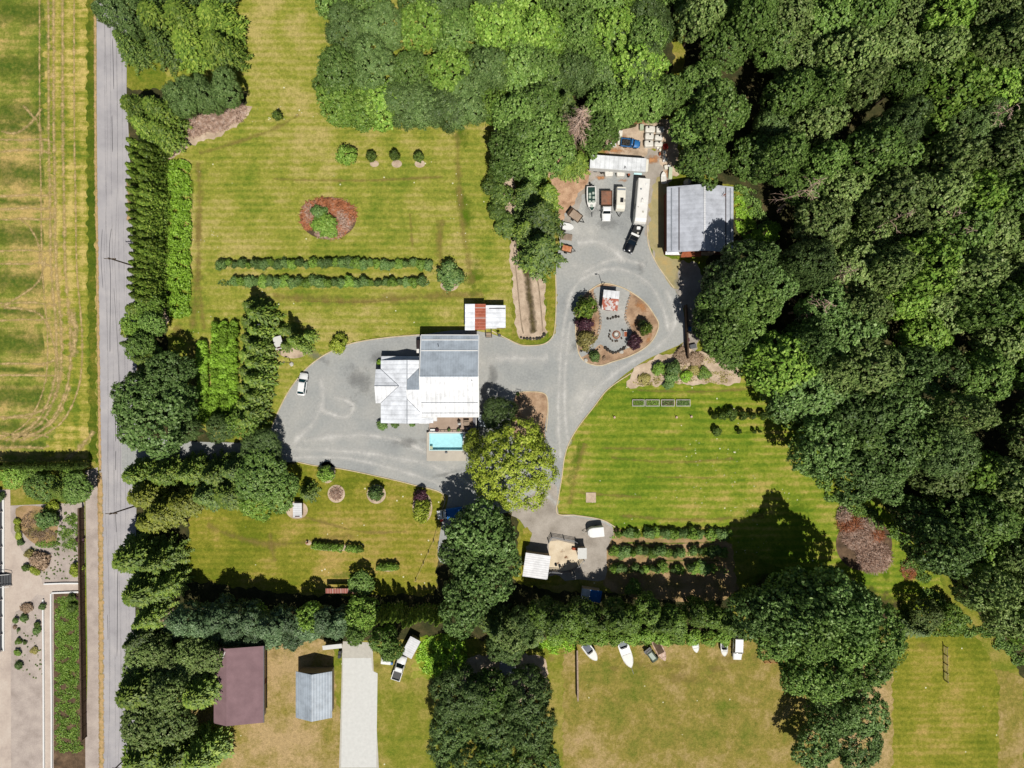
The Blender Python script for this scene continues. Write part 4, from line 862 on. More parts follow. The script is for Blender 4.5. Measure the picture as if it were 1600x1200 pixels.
# ---- shelters, sheds
def shed(name, lb, cat, px, py, w, d, h, rz, roof, wall='siding_tan', slope=.3, over=.25, open_=False, group=None):
    x, y = W(px, py, h); o = thing(name, lb, cat, (x, y, 0), rz, group)
    m = MB(); m.slab([(-w / 2, -d / 2, h - slope), (w / 2, -d / 2, h - slope), (w / 2, d / 2, h), (-w / 2, d / 2, h)], .07); fixn(m.build('roof', roof, o)); a, b = w / 2 - over, d / 2 - over
    hh = h - slope - .08
    if open_:
        for sx in (-1, 1):
            for sy in (-1, 1): m = MB(); m.box((sx * a, sy * b, hh / 2), (.14, .14, hh)); m.build('post', 'weathered_wood', o)
        m = MB(); m.box((0, b, hh / 2), (2 * a - .2, .06, hh)); m.build('wall', wall, o)
    else:
        m = MB(); m.box((0, 0, hh / 2), (2 * a, 2 * b, hh)); m.build('wall', wall, o); door(o, (0, -b - .03, .95), .9, 1.85, 'x')
    return o
s1 = shed('horse_shelter', 'pale ribbed metal horse shelter west of the sandy corral', 'shelter', 838.5, 885, 5.0, 4.8, 3.2, R(-8), 'roof_pale', open_=True)
shed('lean_to', 'small square white roofed lean-to on the east corral fence', 'lean-to', 909.8, 865, 1.8, 2.2, 2.6, 0, 'concrete_white', slope=.1, open_=True)
shed('feeder_shed', 'low white and blue topped shed half hidden by the tall southern hedge', 'shed', 924, 931, 4.0, 2.4, 3.0, R(-8), 'tarp_blue', slope=.2)
o = bpy.data.objects['feeder_shed']; m = MB(); m.slab([(-2.02, -1.2, 2.86), (-.3, -1.2, 2.86), (-.3, 1.2, 3.05), (-2.02, 1.2, 3.05)], .05); fixn(m.build('roof_sheet', 'roof_white', o))
t = shed('garden_shed', 'white metal garden shed beside the mulch bed on the south-west lawn', 'shed', 464.5, 797.5, 1.8, 2.9, 1.8, R(0), 'roof_pale', slope=.1)
shed('pump_house', 'small white flat roofed pump house tucked under the grouped conifers', 'pump house', 434.5, 535.5, 1.7, 2.6, 1.5, R(14), 'concrete_white', slope=.05)
x, y = W(954.5, 468, 2.3); t = thing('island_shed', 'long shed with half white half rusty roof on the driveway island', 'shed', (x, y, 0), R(-6))
m = MB(); m.slab([(-1.6, -.0, 2.3), (1.6, -.0, 2.3), (1.6, 1.55, 2.4), (-1.6, 1.55, 2.4)], .08); fixn(m.build('roof', 'roof_white_bright', t)); m = MB(); m.slab([(-1.6, -3.2 + .8, 2.1), (1.6, -3.2 + .8, 2.1), (1.6, -.01, 2.28), (-1.6, -.01, 2.28)], .08); q = fixn(m.build('roof', 'roof_shed_rust', t)); q['label'] = 'rust streaked roof half'
m = MB(); m.box((0, -.4, 1.05), (2.9, 3.6, 2.0)); m.build('wall', 'siding_tan', t); m = MB(); m.cyl((-.1, -.1, 2.5), .09, .5, 8); m.build('chimney', 'black_plastic', t); door(t, (0, -2.22, .95), 1.0, 1.9, 'x')
t.location.y += .25
x, y = W(533, 923, 2.3); t = thing('arbour', 'red roofed timber arbour with open frame at the hedge of the south-west lawn', 'arbour', (x, y, 0)); m = MB(); m.slab([(-3.1, -.55, 2.2), (3.1, -.55, 2.2), (3.1, .45, 2.35), (-3.1, .45, 2.35)], .07); rf = fixn(m.build('roof', 'roof_red', t))
m = MB()
for dx in (-1.7, 0, 1.4): m.box((dx, -.05, 2.33), (.06, 1.0, .04), 0, .15)
m.build('strap', 'concrete', rf)
for dx in (-3, -1, 1, 3):
    for dy in (-.4, .4): m = MB(); m.box((dx, dy, 1.08), (.12, .12, 2.16)); m.build('post', 'brown_fence', t)
m = MB(); m.box((0, .3, 1.1), (6, .04, .5)); m.build('rail', 'brown_fence', t)
# neighbour house with mauve shingles (continues past the photograph's lower edge)
x0, x1, xr_ = W(334, 0, 3.2)[0], W(411, 0, 3.2)[0], W(353, 0, 4.6)[0]; y1, y0 = W(0, 1010, 3.2)[1], W(0, 1130, 3.2)[1]
x, y = (x0 + x1) / 2, (y0 + y1) / 2; t = thing('bungalow', 'bungalow with mauve-brown shingle roof south of the blue-green hedge', 'house', (x, y, 0))
def Q(a, b, h): return (a - x, b - y, h)
m = MB(); m.slab([Q(x0, y0, 3.2), Q(xr_, y0, 4.4), Q(xr_, y1, 4.4), Q(x0, y1, 3.2)], .12); fixn(m.build('roof', 'shingle_mauve', t)); m = MB(); m.slab([Q(xr_ + .004, y0, 4.4), Q(x1, y0, 3.0), Q(x1, y1, 3.0), Q(xr_ + .004, y1, 4.4)], .12); fixn(m.build('roof', 'shingle_mauve', t))
m = MB(); m.box(Q((x0 + x1) / 2, (y0 + y1) / 2, 1.4), (x1 - x0 - 1, y1 - y0 - 1, 2.8)); m.build('wall', 'siding_tan', t); m = MB(); m.box(Q(x1 + .08, (y0 + y1) / 2, 2.95), (.16, y1 - y0, .14)); m.build('gutter', 'steel_grey', t)
m = MB(); line(m, Q(*W(348.5,1028,4.2), 4.3), Q(*W(352,1018,4.4), 4.45), .1); fixn(m.build('pipe', 'trim_white', t)); window(t, Q(x1 - .5, y1 - 4, 1.5), 1.5, 1.1, 'y'); door(t, Q(x1 - .5, y1 - 8, 1.05), 1, 2.1, 'y')
# second house just below the frame that casts the dark gable shadow
x, y = W(490, 1075, 3.4); t = thing('bungalow', 'grey roofed cottage beside the concrete drive below the dry lawn', 'house', (x, y, 0))
m = MB(); m.slab([(-3.6, -6, 3.2), (0, -6, 4.8), (0, 3.2, 4.8), (-3.6, 3.2, 3.2)], .1); fixn(m.build('roof', 'roof_grey', t)); m = MB(); m.slab([(.004, -6, 4.8), (3.6, -6, 3.2), (3.6, 3.2, 3.2), (.004, 3.2, 4.8)], .1); fixn(m.build('roof', 'roof_grey', t)); m = MB(); m.box((0, -1.4, 1.5), (6.4, 8.4, 3)); m.build('wall', 'siding_tan', t)
# conservatory of the roadside neighbour
x, y = W(-40, 900, 3); t = thing('conservatory', 'blue glazed lean-to roof with white frame by the pale patio', 'conservatory', (x, y, 0))
wd = W(-11, 900, 3)[0] - x; m = MB(); m.slab([(-8, -16, 5), (wd - .1, -16, 2.7), (wd - .1, 15.8, 2.7), (-8, 15.8, 5)], .05); fixn(m.build('glass_roof', 'glass_blue', t)); m = MB(); m.box((wd - .02, -.1, 2.68), (.2, 32, .2)); m.build('eaves', 'trim_white', t)
for yy in (-15.9, -12.5, -9, -5.5, -2, 1.6, 5.2, 8.8, 12.3, 15.8): m = MB(); line(m, (wd, yy, 2.78), (-8, yy + .3, 5.08), .14, .05); fixn(m.build('glazing_bar', 'trim_white', t)); m = MB(); m.box((wd - .15, yy, 1.33), (.14, .14, 2.66)); m.build('post', 'trim_white', t)
m = MB(); m.box((-4.5, 0, 1.2), (11, 31, 2.4)); m.build('wall', 'siding_tan', t)
m = MB(); m.box((wd - .3, 0, 1.35), (.06, 31.6, 2.5)); m.build('glass_wall', 'glass_blue', t); m = MB(); m.box((wd - .1, 0, .12), (.45, 32, .24)); m.build('plinth', 'trim_white', t)
t = thing('entry_steps', 'white railed entry steps running down to the pale patio', 'steps', (*W(11, 905), .03)); m = MB()
for i in range(5): m.box((-.9 + i * .42, 0, .45 - i * .09), (.42, 2.4, .9 - i * .18))
m.build('treads', 'steel_grey', t)
for sy in (-1.25, 1.25): m = MB(); m.tube([(-1, sy, 1.8), (1.1, sy, 1.0)], .06); m.tube([(1.1, sy, 0), (1.1, sy, 1.0)], .05); m.tube([(-1, sy, 0), (-1, sy, 1.8)], .05); m.build('handrail', 'trim_white', t)
x, y = W(10, 760, 3); t = thing('hedge_arch', 'small round topped conifer clipped beside the patio corner', 'topiary', (*W(5, 775), 0)); b = put('foliage', bushmesh('bush', 1), t); b.scale = (.9, .9, .8)
# ---- fences
def fence(name, lb, pxs, h, mat, gap=2.4, board=None, cat='fence', rails=3, th=.05):
    pts = [W(*p) for p in pxs]; x, y = pts[0]; o = thing(name, lb, cat, (x, y, 0)); posts = []
    for a, b in zip(pts, pts[1:]):
        l = math.hypot(b[0] - a[0], b[1] - a[1]); n = max(1, round(l / gap)); ang = math.atan2(b[1] - a[1], b[0] - a[0])
        for i in range(n + (1 if b == pts[-1] else 0)): posts.append((a[0] + (b[0] - a[0]) * i / n - x, a[1] + (b[1] - a[1]) * i / n - y, ang))
        m = MB(); c = ((a[0] + b[0]) / 2 - x, (a[1] + b[1]) / 2 - y)
        if board: m.box((c[0], c[1], h / 2), (l, .06, h - .1), ang); m.box((c[0], c[1], h - .02), (l, .3, .06), ang)
        else:
            for k in range(rails): m.box((c[0], c[1], h * (k + .7) / rails), (l, th, .12), ang)
        m.build('boards' if board else 'rails', mat, o)
    for p in posts: m = MB(); m.box((p[0], p[1], h / 2 + .04), (.14, .14, h + .1), p[2]); m.build('post', mat, o)
    return o
fence('corral_fence', 'grey pipe rail fence around the sandy corral', [(857,846),(862,838),(900,845),(905,850)], 1.5, 'steel_grey', 2.2, cat='corral fence', th=.06)
fence('corral_fence', 'southern grey rail fence of the sandy corral with open gate', [(858,892),(876,893),(890,891),(905,882),(912,874)], 1.5, 'steel_grey', 2.2, cat='corral fence', th=.06)
fence('corral_gate', 'narrow open gate swung out from the south corral fence', [(893,889),(897,896)], 1.3, 'steel_grey', 1.2, cat='gate')
fence('road_fence', 'long dark brown board fence between the garden and the roadside', [(131.5,792),(132.5,900),(134,1000),(136,1150)], 1.9, 'brown_fence', 2.4, True)
fence('yard_fence', 'weathered board fence between rough grass and boats', [(901,1012),(902,1090)], 1.5, 'weathered_wood', 2, True)
fence('wire_fence', 'weathered post fence at the lower right grass plots', [(1474,1008),(1475,1062)], 1.4, 'weathered_wood', 1.6)
fence('lot_fence', 'thin post and rail fence beside the rough grass strip', [(712,1006),(702,1060)], 1.2, 'weathered_wood', 2.2, rails=1)
fence('chicken_fence', 'thin wire fence along the south-west lawn by the tall dark tree', [(690,800),(678,845),(662,880),(650,906)], .9, 'weathered_wood', 3, rails=1, th=.03)
fence('timber_screen', 'dark timber screen in the tree shade east of the driveway loop', [(1069,478),(1072,560)], 2.0, 'brown_fence', 2.4, True)
fence('picket_fence', 'pinkish timber gate frame by the white van', [(1192,1032),(1210,1032)], 1.3, 'dead_wood_rust', 1.2)
# ditch lip wall, island stone edges
def rocks(name, lb, pxs, mat, r=.35, cat='stone edging', step=.55, seed=1):
    rng = random.Random(seed); pts = catmull([W(*p) for p in pxs], 12, False); m = MB(); d = 0; last = pts[0]
    for p in pts:
        if math.hypot(p[0] - last[0], p[1] - last[1]) < step: continue
        last = p; q = r * rng.uniform(.7, 1.3); n = 7; secs = []
        for z, k in ((-.05, .9), (q * .5, 1), (q * .95, .6)): secs.append([(p[0] + q * k * rng.uniform(.85, 1.15) * math.cos(6.28 * j / n), p[1] + q * k * rng.uniform(.85, 1.15) * math.sin(6.28 * j / n), z) for j in range(n)])
        m.loft(secs)
    return tag(fixn(m.build(name, mat)), lb, cat)
rocks('stone_edging', 'dark stone lip across the end of the dirt track', [(811,524),(816,528),(830,529),(844,528),(851,522)], 'stone_dark', .32)
rocks('stone_edging', 'curved dark stone wall south of the fire pit', [(942,540),(950,547),(958,551),(966,549),(976,543),(982,537)], 'stone_dark', .3, seed=2)
rocks('stone_edging', 'dark stone edge running along the west side of the fire pit yard', [(927,455),(932,470),(938,495),(937,510),(934,525)], 'stone_pale', .26, seed=3)
rocks('stone_edging', 'stone edge running along the east side of the fire pit yard', [(986,458),(980,475),(977,495),(982,508),(987,518)], 'stone_pale', .26, seed=4)
rocks('stone_edging', 'short rocky line south of the island shed', [(945,497),(953,498),(960,495),(968,495)], 'stone_dark', .28, seed=5)
rocks('stone_edging', 'short dark stone line at the island south-west corner', [(905,551),(912,547),(925,553),(938,541)], 'stone_dark', .24, seed=6)
for px, py, lb in ((915,563,'pale boulder at the south tip of the island'),(971,550,'flat pale boulder beside the stone wall'),(981,541,'small white boulder at the east end of the stone wall'),(456,569,'small white rock on the lawn south of the conifer bed')):
    m = MB(); x, y = W(px, py); n = 8; rr = random.Random(px); secs = [[(x + k * rr.uniform(.35, .5) * math.cos(.785 * j), y + k * rr.uniform(.35, .5) * math.sin(.785 * j), z) for j in range(n)] for z, k in ((0, .9), (.2, 1.0), (.35, .6))]; m.loft(secs); tag(fixn(m.build('boulder', 'concrete', None)), lb, 'boulder')
# fire pit and seats
t = thing('fire_pit', 'round stone fire pit in the middle of the island yard', 'fire pit', (*W(963, 523), .06)); m = MB()
for i in range(12): a = i * math.pi / 6; m.box((.5 * math.cos(a), .5 * math.sin(a), .15), (.22, .26, .3), a)
m.build('ring', 'stone_pale', t); m = MB(); m.cyl((0, 0, .04), .38, .06, 12); m.build('ash', 'concrete_white', t); m = MB(); m.cyl((0, 0, .02), .85, .04, 18); m.build('base', 'rusty_steel', t)
for i, (px, py) in enumerate(((953,517.5),(952,523),(951.3,526.5),(953.8,530),(957,533),(961.5,533.4),(964.3,533),(971,529),(972.2,516))):
    m = MB(); m.cyl((0, 0, .22), .17, .44, 9, r2=.15); tag(fixn(m.build('log_stool', 'bark', None, (*W(px, py), .06))), nth(i) + ' log stool round the fire pit counting anticlockwise from the north-west', 'stool', 'log stools round the fire pit')
t = thing('garden_chair', 'white framed garden bench east of the fire pit', 'bench', (*W(976.5, 522.5), .06)); m = MB(); m.box((0, 0, .42), (.6, 1.1, .05)); m.build('seat', 'rusty_steel', t); m = MB(); m.box((-.32, 0, .5), (.08, 1.2, .06)); m.box((0, .58, .5), (.64, .08, .06)); m.box((0, -.58, .5), (.64, .08, .06))
for sx in (-.3, .3):
    for sy in (-.55, .55): m.box((sx, sy, .22), (.07, .07, .44))
m.build('frame', 'trim_white', t)
def lamp(px, py, h, lb):
    t = thing('yard_light', lb, 'lamp post', (*W(px, py), 0)); m = MB(); m.tube([(0, 0, 0), (0, 0, h)], .08, 8, .05); m.tube([(0, 0, h), (-.5, .1, h + .05)], .04); m.build('pole', 'black_plastic', t); m = MB(); m.rbox((-.6, .1, h), (.5, .2, .12), .05); m.build('lamp_head', 'steel_grey', t)
lamp(941, 446, 4.2, 'dark yard light at the north tip of the driveway island')
lamp(454, 567, 2.2, 'short lamp post on the lawn below the conifer bed')
lamp(426, 512, 6, 'tall pale pole at the west side of the conifer bed')
# utility poles with wires
def upole(px, py, lb):
    t = thing('utility_pole', lb, 'utility pole', (*W(px, py), 0)); m = MB(); m.tube([(0, 0, 0), (0, 0, 10.5)], .17, 8, .11); m.build('pole', 'bark', t); m = MB(); m.box((0, 0, 9.9), (2.2, .12, .12)); m.box((0, 0, 9.2), (1.4, .1, .1)); m.build('crossarm', 'bark', t)
    for dx in (-1, -.4, .4, 1): m = MB(); m.cyl((dx, 0, 10.1), .06, .25, 8); m.build('insulator', 'stone_pale', t)
    return t
PL = [(217, 418), (219, 788)]
upole(*PL[0], 'utility pole rising from the conifer hedge in the upper roadside'); upole(*PL[1], 'utility pole beside the golden cedar in the lower roadside')
upole(216, 40, 'utility pole at the top of the road'); upole(222, 1160, 'utility pole at the bottom of the road')
pp = [(216, 40)] + PL + [(222, 1160)]
for k, dx in enumerate((-1, 1)):
    m = MB()
    for a, b in zip(pp, pp[1:]):
        p, q = W(*a), W(*b); m.tube([(p[0] + (q[0] - p[0]) * i / 8 + dx, p[1] + (q[1] - p[1]) * i / 8, 10.2 - 1.2 * (1 - (2 * i / 8 - 1) ** 2)) for i in range(9)], .012, 3)
    tag(m.build('power_line', 'black_plastic'), ('western' if dx < 0 else 'eastern') + ' thin power line strung between the roadside poles', 'power line')
# ================================================================ VEHICLES, BOATS, YARD GOODS (local +y = front)
def ring(y, w, zb, zt, r=.12, wt=None):
    wt = w if wt is None else wt
    return [(-w + r, y, zb), (-w, y, zb + r), (-w, y, (zb + zt) / 2), (-wt, y, zt - r), (-wt + r, y, zt), (wt - r, y, zt), (wt, y, zt - r), (w, y, (zb + zt) / 2), (w, y, zb + r), (w - r, y, zb)]
def wheels(o, track, ys, r=.34, w=.24):
    for y in ys:
        for s_ in (-1, 1):
            m = MB(); m.cyl((s_ * track, y, r), r, w, 16, 'x'); t = m.build('wheel', 'rubber', o); m = MB(); m.cyl((s_ * (track + .005), y, r), r * .6, w + .02, 12, 'x'); m.build('rim', 'chrome', t)
def lights(o, w, yf, yr, z):
    for s_ in (-1, 1):
        m = MB(); m.rbox((s_ * (w - .24), yf, z), (.36, .16, .16), .05); fixn(m.build('headlight', 'lamp_clear', o)); m = MB(); m.rbox((s_ * (w - .16), yr, z + .06), (.22, .1, .2), .03); fixn(m.build('taillight', 'lamp_red', o))
def cabin(o, ys, w, zb, zt, wt, glass, paint):
    """ys = rear glass foot, roof rear, roof front, windscreen foot"""
    a, b, c, d = ys; m = MB(); m.loft([[(-w, a, zb), (w, a, zb), (w, d, zb), (-w, d, zb)], [(-wt, b, zt - .03), (wt, b, zt - .03), (wt, c, zt - .03), (-wt, c, zt - .03)]]); m = fixn(m.build('windows', glass, o))
    k = MB(); k.loft([[(-wt - .03, b - .05, zt - .05), (wt + .03, b - .05, zt - .05), (wt + .03, c + .06, zt - .05), (-wt - .03, c + .06, zt - .05)], [(-wt - .02, b + .02, zt + .0), (wt + .02, b + .02, zt), (wt + .02, c - .02, zt), (-wt - .02, c - .02, zt)], [(-wt + .12, b + .12, zt + .05), (wt - .12, b + .12, zt + .05), (wt - .12, c - .12, zt + .05), (-wt + .12, c - .12, zt + .05)]]); fixn(k.build('roof', paint, o, smooth=False))
    k = MB()
    for s_ in (-1, 1):
        k.tube([(s_ * w, a, zb), (s_ * wt, b, zt)], .055, 5); k.tube([(s_ * w, d, zb), (s_ * wt, c, zt)], .05, 5); k.tube([(s_ * (w + .01), (b + c) / 2 - .1, zb), (s_ * (wt + .02), (b + c) / 2 - .1, zt)], .045, 5)
    fixn(k.build('pillars', paint, o))
    for s_ in (-1, 1): k = MB(); k.rbox((s_ * (w + .16), d - .35, zb + .12), (.24, .14, .16), .04); fixn(k.build('mirror', 'black_plastic', o))
# white car
cx, cy = W(474.3, 600.3); car = thing('parked_car', 'white family car parked against the kerb on the west driveway', 'car', (cx, cy, .03), R(-8))
m = MB(); m.loft([ring(-2.3, .62, .42, .78, .1), ring(-2.2, .84, .32, .95, .12, .78), ring(-1.9, .9, .28, 1.02, .14, .82), ring(-.6, .92, .26, .98, .14, .84), ring(.9, .92, .26, .97, .14, .84), ring(1.7, .9, .28, .9, .16, .8), ring(2.15, .82, .32, .78, .16, .7), ring(2.35, .6, .4, .62, .1)]); fixn(m.build('body', 'car_white', car, smooth=True))
cabin(car, (-2.0, -1.45, .35, 1.05), .8, .95, 1.5, .6, 'glass_teal', 'car_white'); wheels(car, .8, (-1.4, 1.4)); lights(car, .85, 2.12, -2.2, .66)
m = MB(); m.rbox((0, 2.32, .48), (1.3, .12, .22), .05); fixn(m.build('grille', 'black_plastic', car)); m = MB(); m.box((0, -1.78, 1.18), (1.1, .5, .03), 0, -.75); m.build('rear_window', 'glass_dark', car)
# pickup generator
def pickup(label, loc, rz, paint, L_=5.6, w=.95, cabend=-.5, hood=1.45, glass='glass_dark', beds=True, cat='pickup truck', scale=1):
    o = thing('pickup_truck', label, cat, loc, rz); h = L_ / 2; o.scale = (scale,) * 3
    m = MB(); m.loft([ring(cabend, w, .42, 1.08, .1, w - .05), ring(hood - .2, w, .42, 1.08, .12, w - .05), ring(h - .45, w - .02, .42, 1.0, .14, w - .1), ring(h - .1, w - .1, .45, .9, .14, w - .2), ring(h, w - .3, .5, .75, .08)]); fixn(m.build('body', paint, o, smooth=True))
    cabin(o, (cabend + .05, cabend + .3, hood - .95, hood - .25), w - .1, 1.05, 1.75, w - .25, glass, paint)
    if beds:
        m = MB(); r_ = -h; mid = (r_ + cabend) / 2; ln = cabend - r_
        m.box((0, mid, .62), (2 * w - .1, ln, .3)); m.box((-w + .06, mid, .95), (.12, ln, .46)); m.box((w - .06, mid, .95), (.12, ln, .46)); m.box((0, cabend - .06, .95), (2 * w - .24, .08, .44)); m.build('bed', paint, o)
        m = MB(); m.box((0, r_ + .04, .93), (2 * w - .26, .08, .48)); m.build('tailgate', paint, o); m = MB(); m.box((0, mid, .79), (2 * w - .26, ln - .24, .03)); m.build('bed_liner', 'black_plastic', o)
    wheels(o, w - .1, (-h + 1.05, h - .95), .39, .26); lights(o, w - .02, h - .12, -h + .02, .78)
    m = MB(); m.rbox((0, h + .02, .55), (1.7, .14, .2), .05); m.box((0, -h - .08, .5), (1.6, .14, .14)); m.build('bumper', 'chrome', o)
    m = MB(); m.rbox((0, h + .03, .78), (1.1, .08, .2), .04); fixn(m.build('grille', 'black_plastic', o)); return o
def ang(ax, ay, bx, by): return math.atan2(-(bx - ax), -(by - ay)) if False else math.atan2(-( (bx - ax)), (-(by - ay)))
cx, cy = W(988.5, 374.5); p1 = pickup('glossy black pickup truck hitched near the long white travel trailer', (cx, cy, .04), ang(998, 354, 980, 396), 'car_black', 5.9, .98, -.45, 1.55)
m = MB(); m.rbox((0, -.78, 1.2), (1.75, .42, .3), .05, 0, .04); fixn(m.build('toolbox', 'trim_white', p1)); m = MB(); m.rbox((-.35, -1.35, .98), (.35, .35, .35), .06); m.build('bucket', 'concrete', p1)
cx, cy = W(984, 226); p2 = pickup('old blue pickup truck with loaded black bed among the white tanks', (cx, cy, .04), R(-96), 'blue_paint', 4.2, .88, .0, 1.15, scale=.92)
p2.children[0]
rr = random.Random(4); m = MB()
for i in range(22): m.box((rr.uniform(-.6, .6), rr.uniform(-1.8, -.2), rr.uniform(.95, 1.25)), (rr.uniform(.15, .5), rr.uniform(.15, .5), .1), rr.uniform(0, 3))
m.build('bed_load', 'stone_dark', p2)
cx, cy = W(946.5, 327); p3 = thing('flatbed_truck', 'white cab truck with rust-brown timber flatbed between boat and camper', 'truck', (cx, cy, .04), R(180))
m = MB(); m.loft([ring(-.2, .95, .45, 1.2, .1, .9), ring(1.3, .95, .45, 1.2, .12, .9), ring(2.1, .9, .45, 1.08, .14, .8), ring(2.45, .75, .5, .95, .12, .6)]); fixn(m.build('body', 'car_white', p3, smooth=True)); cabin(p3, (-.2, -.05, .75, 1.25), .86, 1.15, 1.85, .74, 'glass_dark', 'car_white')
m = MB(); m.box((0, -1.85, 1.02), (2.15, 3.0, .12)); m.build('flatbed', 'rust_bed', p3); m = MB()
for sx in (-1.1, 1.1): m.box((sx, -1.85, 1.25), (.07, 3.1, .42))
m.box((0, -3.4, 1.25), (2.2, .07, .42)); m.box((0, -.32, 1.35), (2.2, .07, .6)); m.build('side_boards', 'brown_fence', p3)
wheels(p3, .88, (-2.2, 1.55), .42, .26); lights(p3, .85, 2.38, -3.4, .8); m = MB(); m.box((0, 2.5, .55), (1.7, .12, .2)); m.build('bumper', 'trim_white', p3)
m = MB()
for i in range(12): m.box((0, -.6 - i * .24, 1.09), (2.0, .03, .02))
m.build('bed_cleats', 'rusty_steel', p3)
# travel trailer
def roof_rig(name, lb, cat, px, py, L_, w, h, rz, tongue, mat='white_vinyl'):
    x, y = W(px, py, h * .9); o = thing(name, lb, cat, (x, y, .04), rz)
    m = MB(); m.loft([ring(-L_ / 2, w * .46, .6, h - .15, .1), ring(-L_ / 2 + .1, w / 2, .5, h, .12, w / 2 - .05), ring(L_ / 2 - .9, w / 2, .5, h, .12, w / 2 - .05), ring(L_ / 2 - .25, w / 2, .5, h - .28, .12, w / 2 - .05), ring(L_ / 2, w * .46, .6, h - .95, .1)]); fixn(m.build('body', mat, o))
    wheels(o, w / 2 - .12, (-.7, .2) if L_ > 7 else (-.3,), .33, .22)
    m = MB(); m.tube([(-.7, L_ / 2 - .2, .5), (0, L_ / 2 + tongue, .5)], .06); m.tube([(.7, L_ / 2 - .2, .5), (0, L_ / 2 + tongue, .5)], .06); m.build('tongue', 'black_plastic', o)
    for s_ in (-1, 1): m = MB(); m.box((s_ * (w / 2 + .0), L_ * .12, h * .6), (.05, 1.0, .6)); m.build('window', 'glass_dark', o)
    return o
tt = roof_rig('travel_trailer', 'long white travel trailer parked west of the barn', 'travel trailer', 1003.5, 313.5, 8.9, 2.45, 3.0, R(180 - 5), 1.5)
for dx, dy, sx, sy, hh, mt in ((.0, .2, .55, .7, .2, 'white_vinyl'), (.1, -.2, .1, .5, .12, 'black_plastic'), (-.3, 2.3, .35, .35, .1, 'concrete'), (.5, -2.2, .3, .3, .12, 'seam_grey'), (.75, 1.4, .2, .25, .1, 'concrete'), (-.5, -3.2, .4, .4, .1, 'trim_white')): m = MB(); m.rbox((dx, dy, 3.0 + hh / 2), (sx, sy, hh), .06); fixn(m.build('roof_vent', mt, tt))
m = MB(); m.rbox((0, 5.1, .95), (.75, .6, .55), .12, 0, .05); fixn(m.build('gas_bottles', 'trim_white', tt))
cp = roof_rig('camper', 'small white camper with dark roof hatch beside the flatbed truck', 'camper', 970.3, 310, 4.6, 1.9, 2.3, R(180 - 2), 1.0, 'cream_vinyl')
m = MB(); m.rbox((-.15, .4, 2.36), (.62, .9, .12), .05); fixn(m.build('roof_hatch', 'black_plastic', cp)); m = MB(); m.box((0, -1.75, 2.32), (1.6, .35, .06)); m.build('roof_rail', 'seam_grey', cp); m = MB(); m.cyl((0, -2.45, 1.2), .38, .25, 14, 'y'); m.build('spare_wheel', 'trim_white', cp); m = MB(); m.box((-.75, .5, 2.34), (.12, .5, .08)); m.build('roof_vent', 'seam_dark', cp)
ct = thing('box_trailer', 'white enclosed cargo trailer with rounded nose by the berry rows', 'cargo trailer', (*W(931, 831, 1.5), .04), R(96))
m = MB(); m.loft([ring(-1.55, 1.0, .5, 2.1, .12), ring(.7, 1.0, .5, 2.1, .12), ring(1.3, .85, .5, 2.05, .12), ring(1.65, .4, .55, 1.9, .1)]); fixn(m.build('body', 'trim_white', ct)); wheels(ct, 1.0, (-.3,), .3, .2); m = MB(); m.tube([(-.5, 1.4, .5), (0, 2.6, .5)], .05); m.tube([(.5, 1.4, .5), (0, 2.6, .5)], .05); m.build('tongue', 'concrete', ct)
m = MB(); m.box((0, -1.57, 1.25), (1.7, .05, 1.4)); m.build('rear_door', 'white_vinyl', ct)
# semi-trailer / long container
x, y = W(966, 255, 2.7); st = thing('storage_trailer', 'long white ribbed storage trailer at the north edge of the yard', 'storage trailer', (x, y, .04), R(-4))
m = MB(); m.rbox((0, 0, 1.75), (11.2, 2.7, 1.9), .15, 0, .08); fixn(m.build('body', 'concrete_white', st)); m = MB(); m.slab([(-5.6, -1.32, 2.74), (5.5, -1.32, 2.74), (5.5, 1.32, 2.74), (-5.6, 1.32, 2.74)], .03); q = fixn(m.build('roof_panels', 'roof_white', st))
m = MB(); m.rbox((5.75, 0, 1.8), (.6, 2.5, 1.7), .2, 0, .08); fixn(m.build('nose', 'cream_vinyl', st))
for yy in (-4.2, -3.1):
    for s_ in (-1, 1): m = MB(); m.cyl((yy, s_ * 1.1, .45), .45, .3, 14, 'y'); m.build('wheel', 'rubber', st)
m = MB(); m.tube([(1.2, -1.1, 2.7), (1.4, -.6, 3.1), (1.6, -1.0, 2.9)], .05); m.build('roof_bracket', 'seam_dark', st)
m = MB(); m.box((4.2, -1.5, 1.6), (1.6, .35, .1)); tag(m.build('tarp', 'pool_shell', None, (x, y, .04), R(-4)), 'small turquoise tarp on the south flank of the storage trailer', 'tarp')
# tanks
TK = [(1016,201.5,2.0,1.25,'longest of all, first in the top row'),(1031.7,202,1.6,1.25,'second tank of the top row beside the dark trees'),(1014.8,212.5,1.75,1.25,'left tank of the middle row'),(1029.4,214.6,1.6,1.05,'pinkish cream right tank of the middle row'),(1014,224,1.8,1.3,'left tank of the bottom row'),(1029,224.8,1.65,1.0,'right tank of the bottom row beside the red tarp'),(951.5,270,1.65,1.35,'left of the two tanks south of the storage trailer'),(970,270,1.65,1.35,'right of the two tanks south of the storage trailer')]
for i, (px, py, w, d, lb) in enumerate(TK):
    o = thing('water_tank', 'white plastic tank, ' + lb, 'tank', (*W(px, py, 1.1), .04), R(rr.uniform(-3, 3)), 'white plastic tanks')
    m = MB(); m.rbox((0, 0, .6), (w, d, 1.2), .3, 0, .18); fixn(m.build('body', 'tank_white', o)); m = MB(); m.cyl((.1 if i > 1 else -.35, .3, 1.24), .17, .12, 12); m.build('lid', 'black_plastic', o); m = MB(); m.cyl((w / 2 + .03, -.2, .15), .06, .12, 8, 'x'); m.build('valve', 'black_plastic', o)
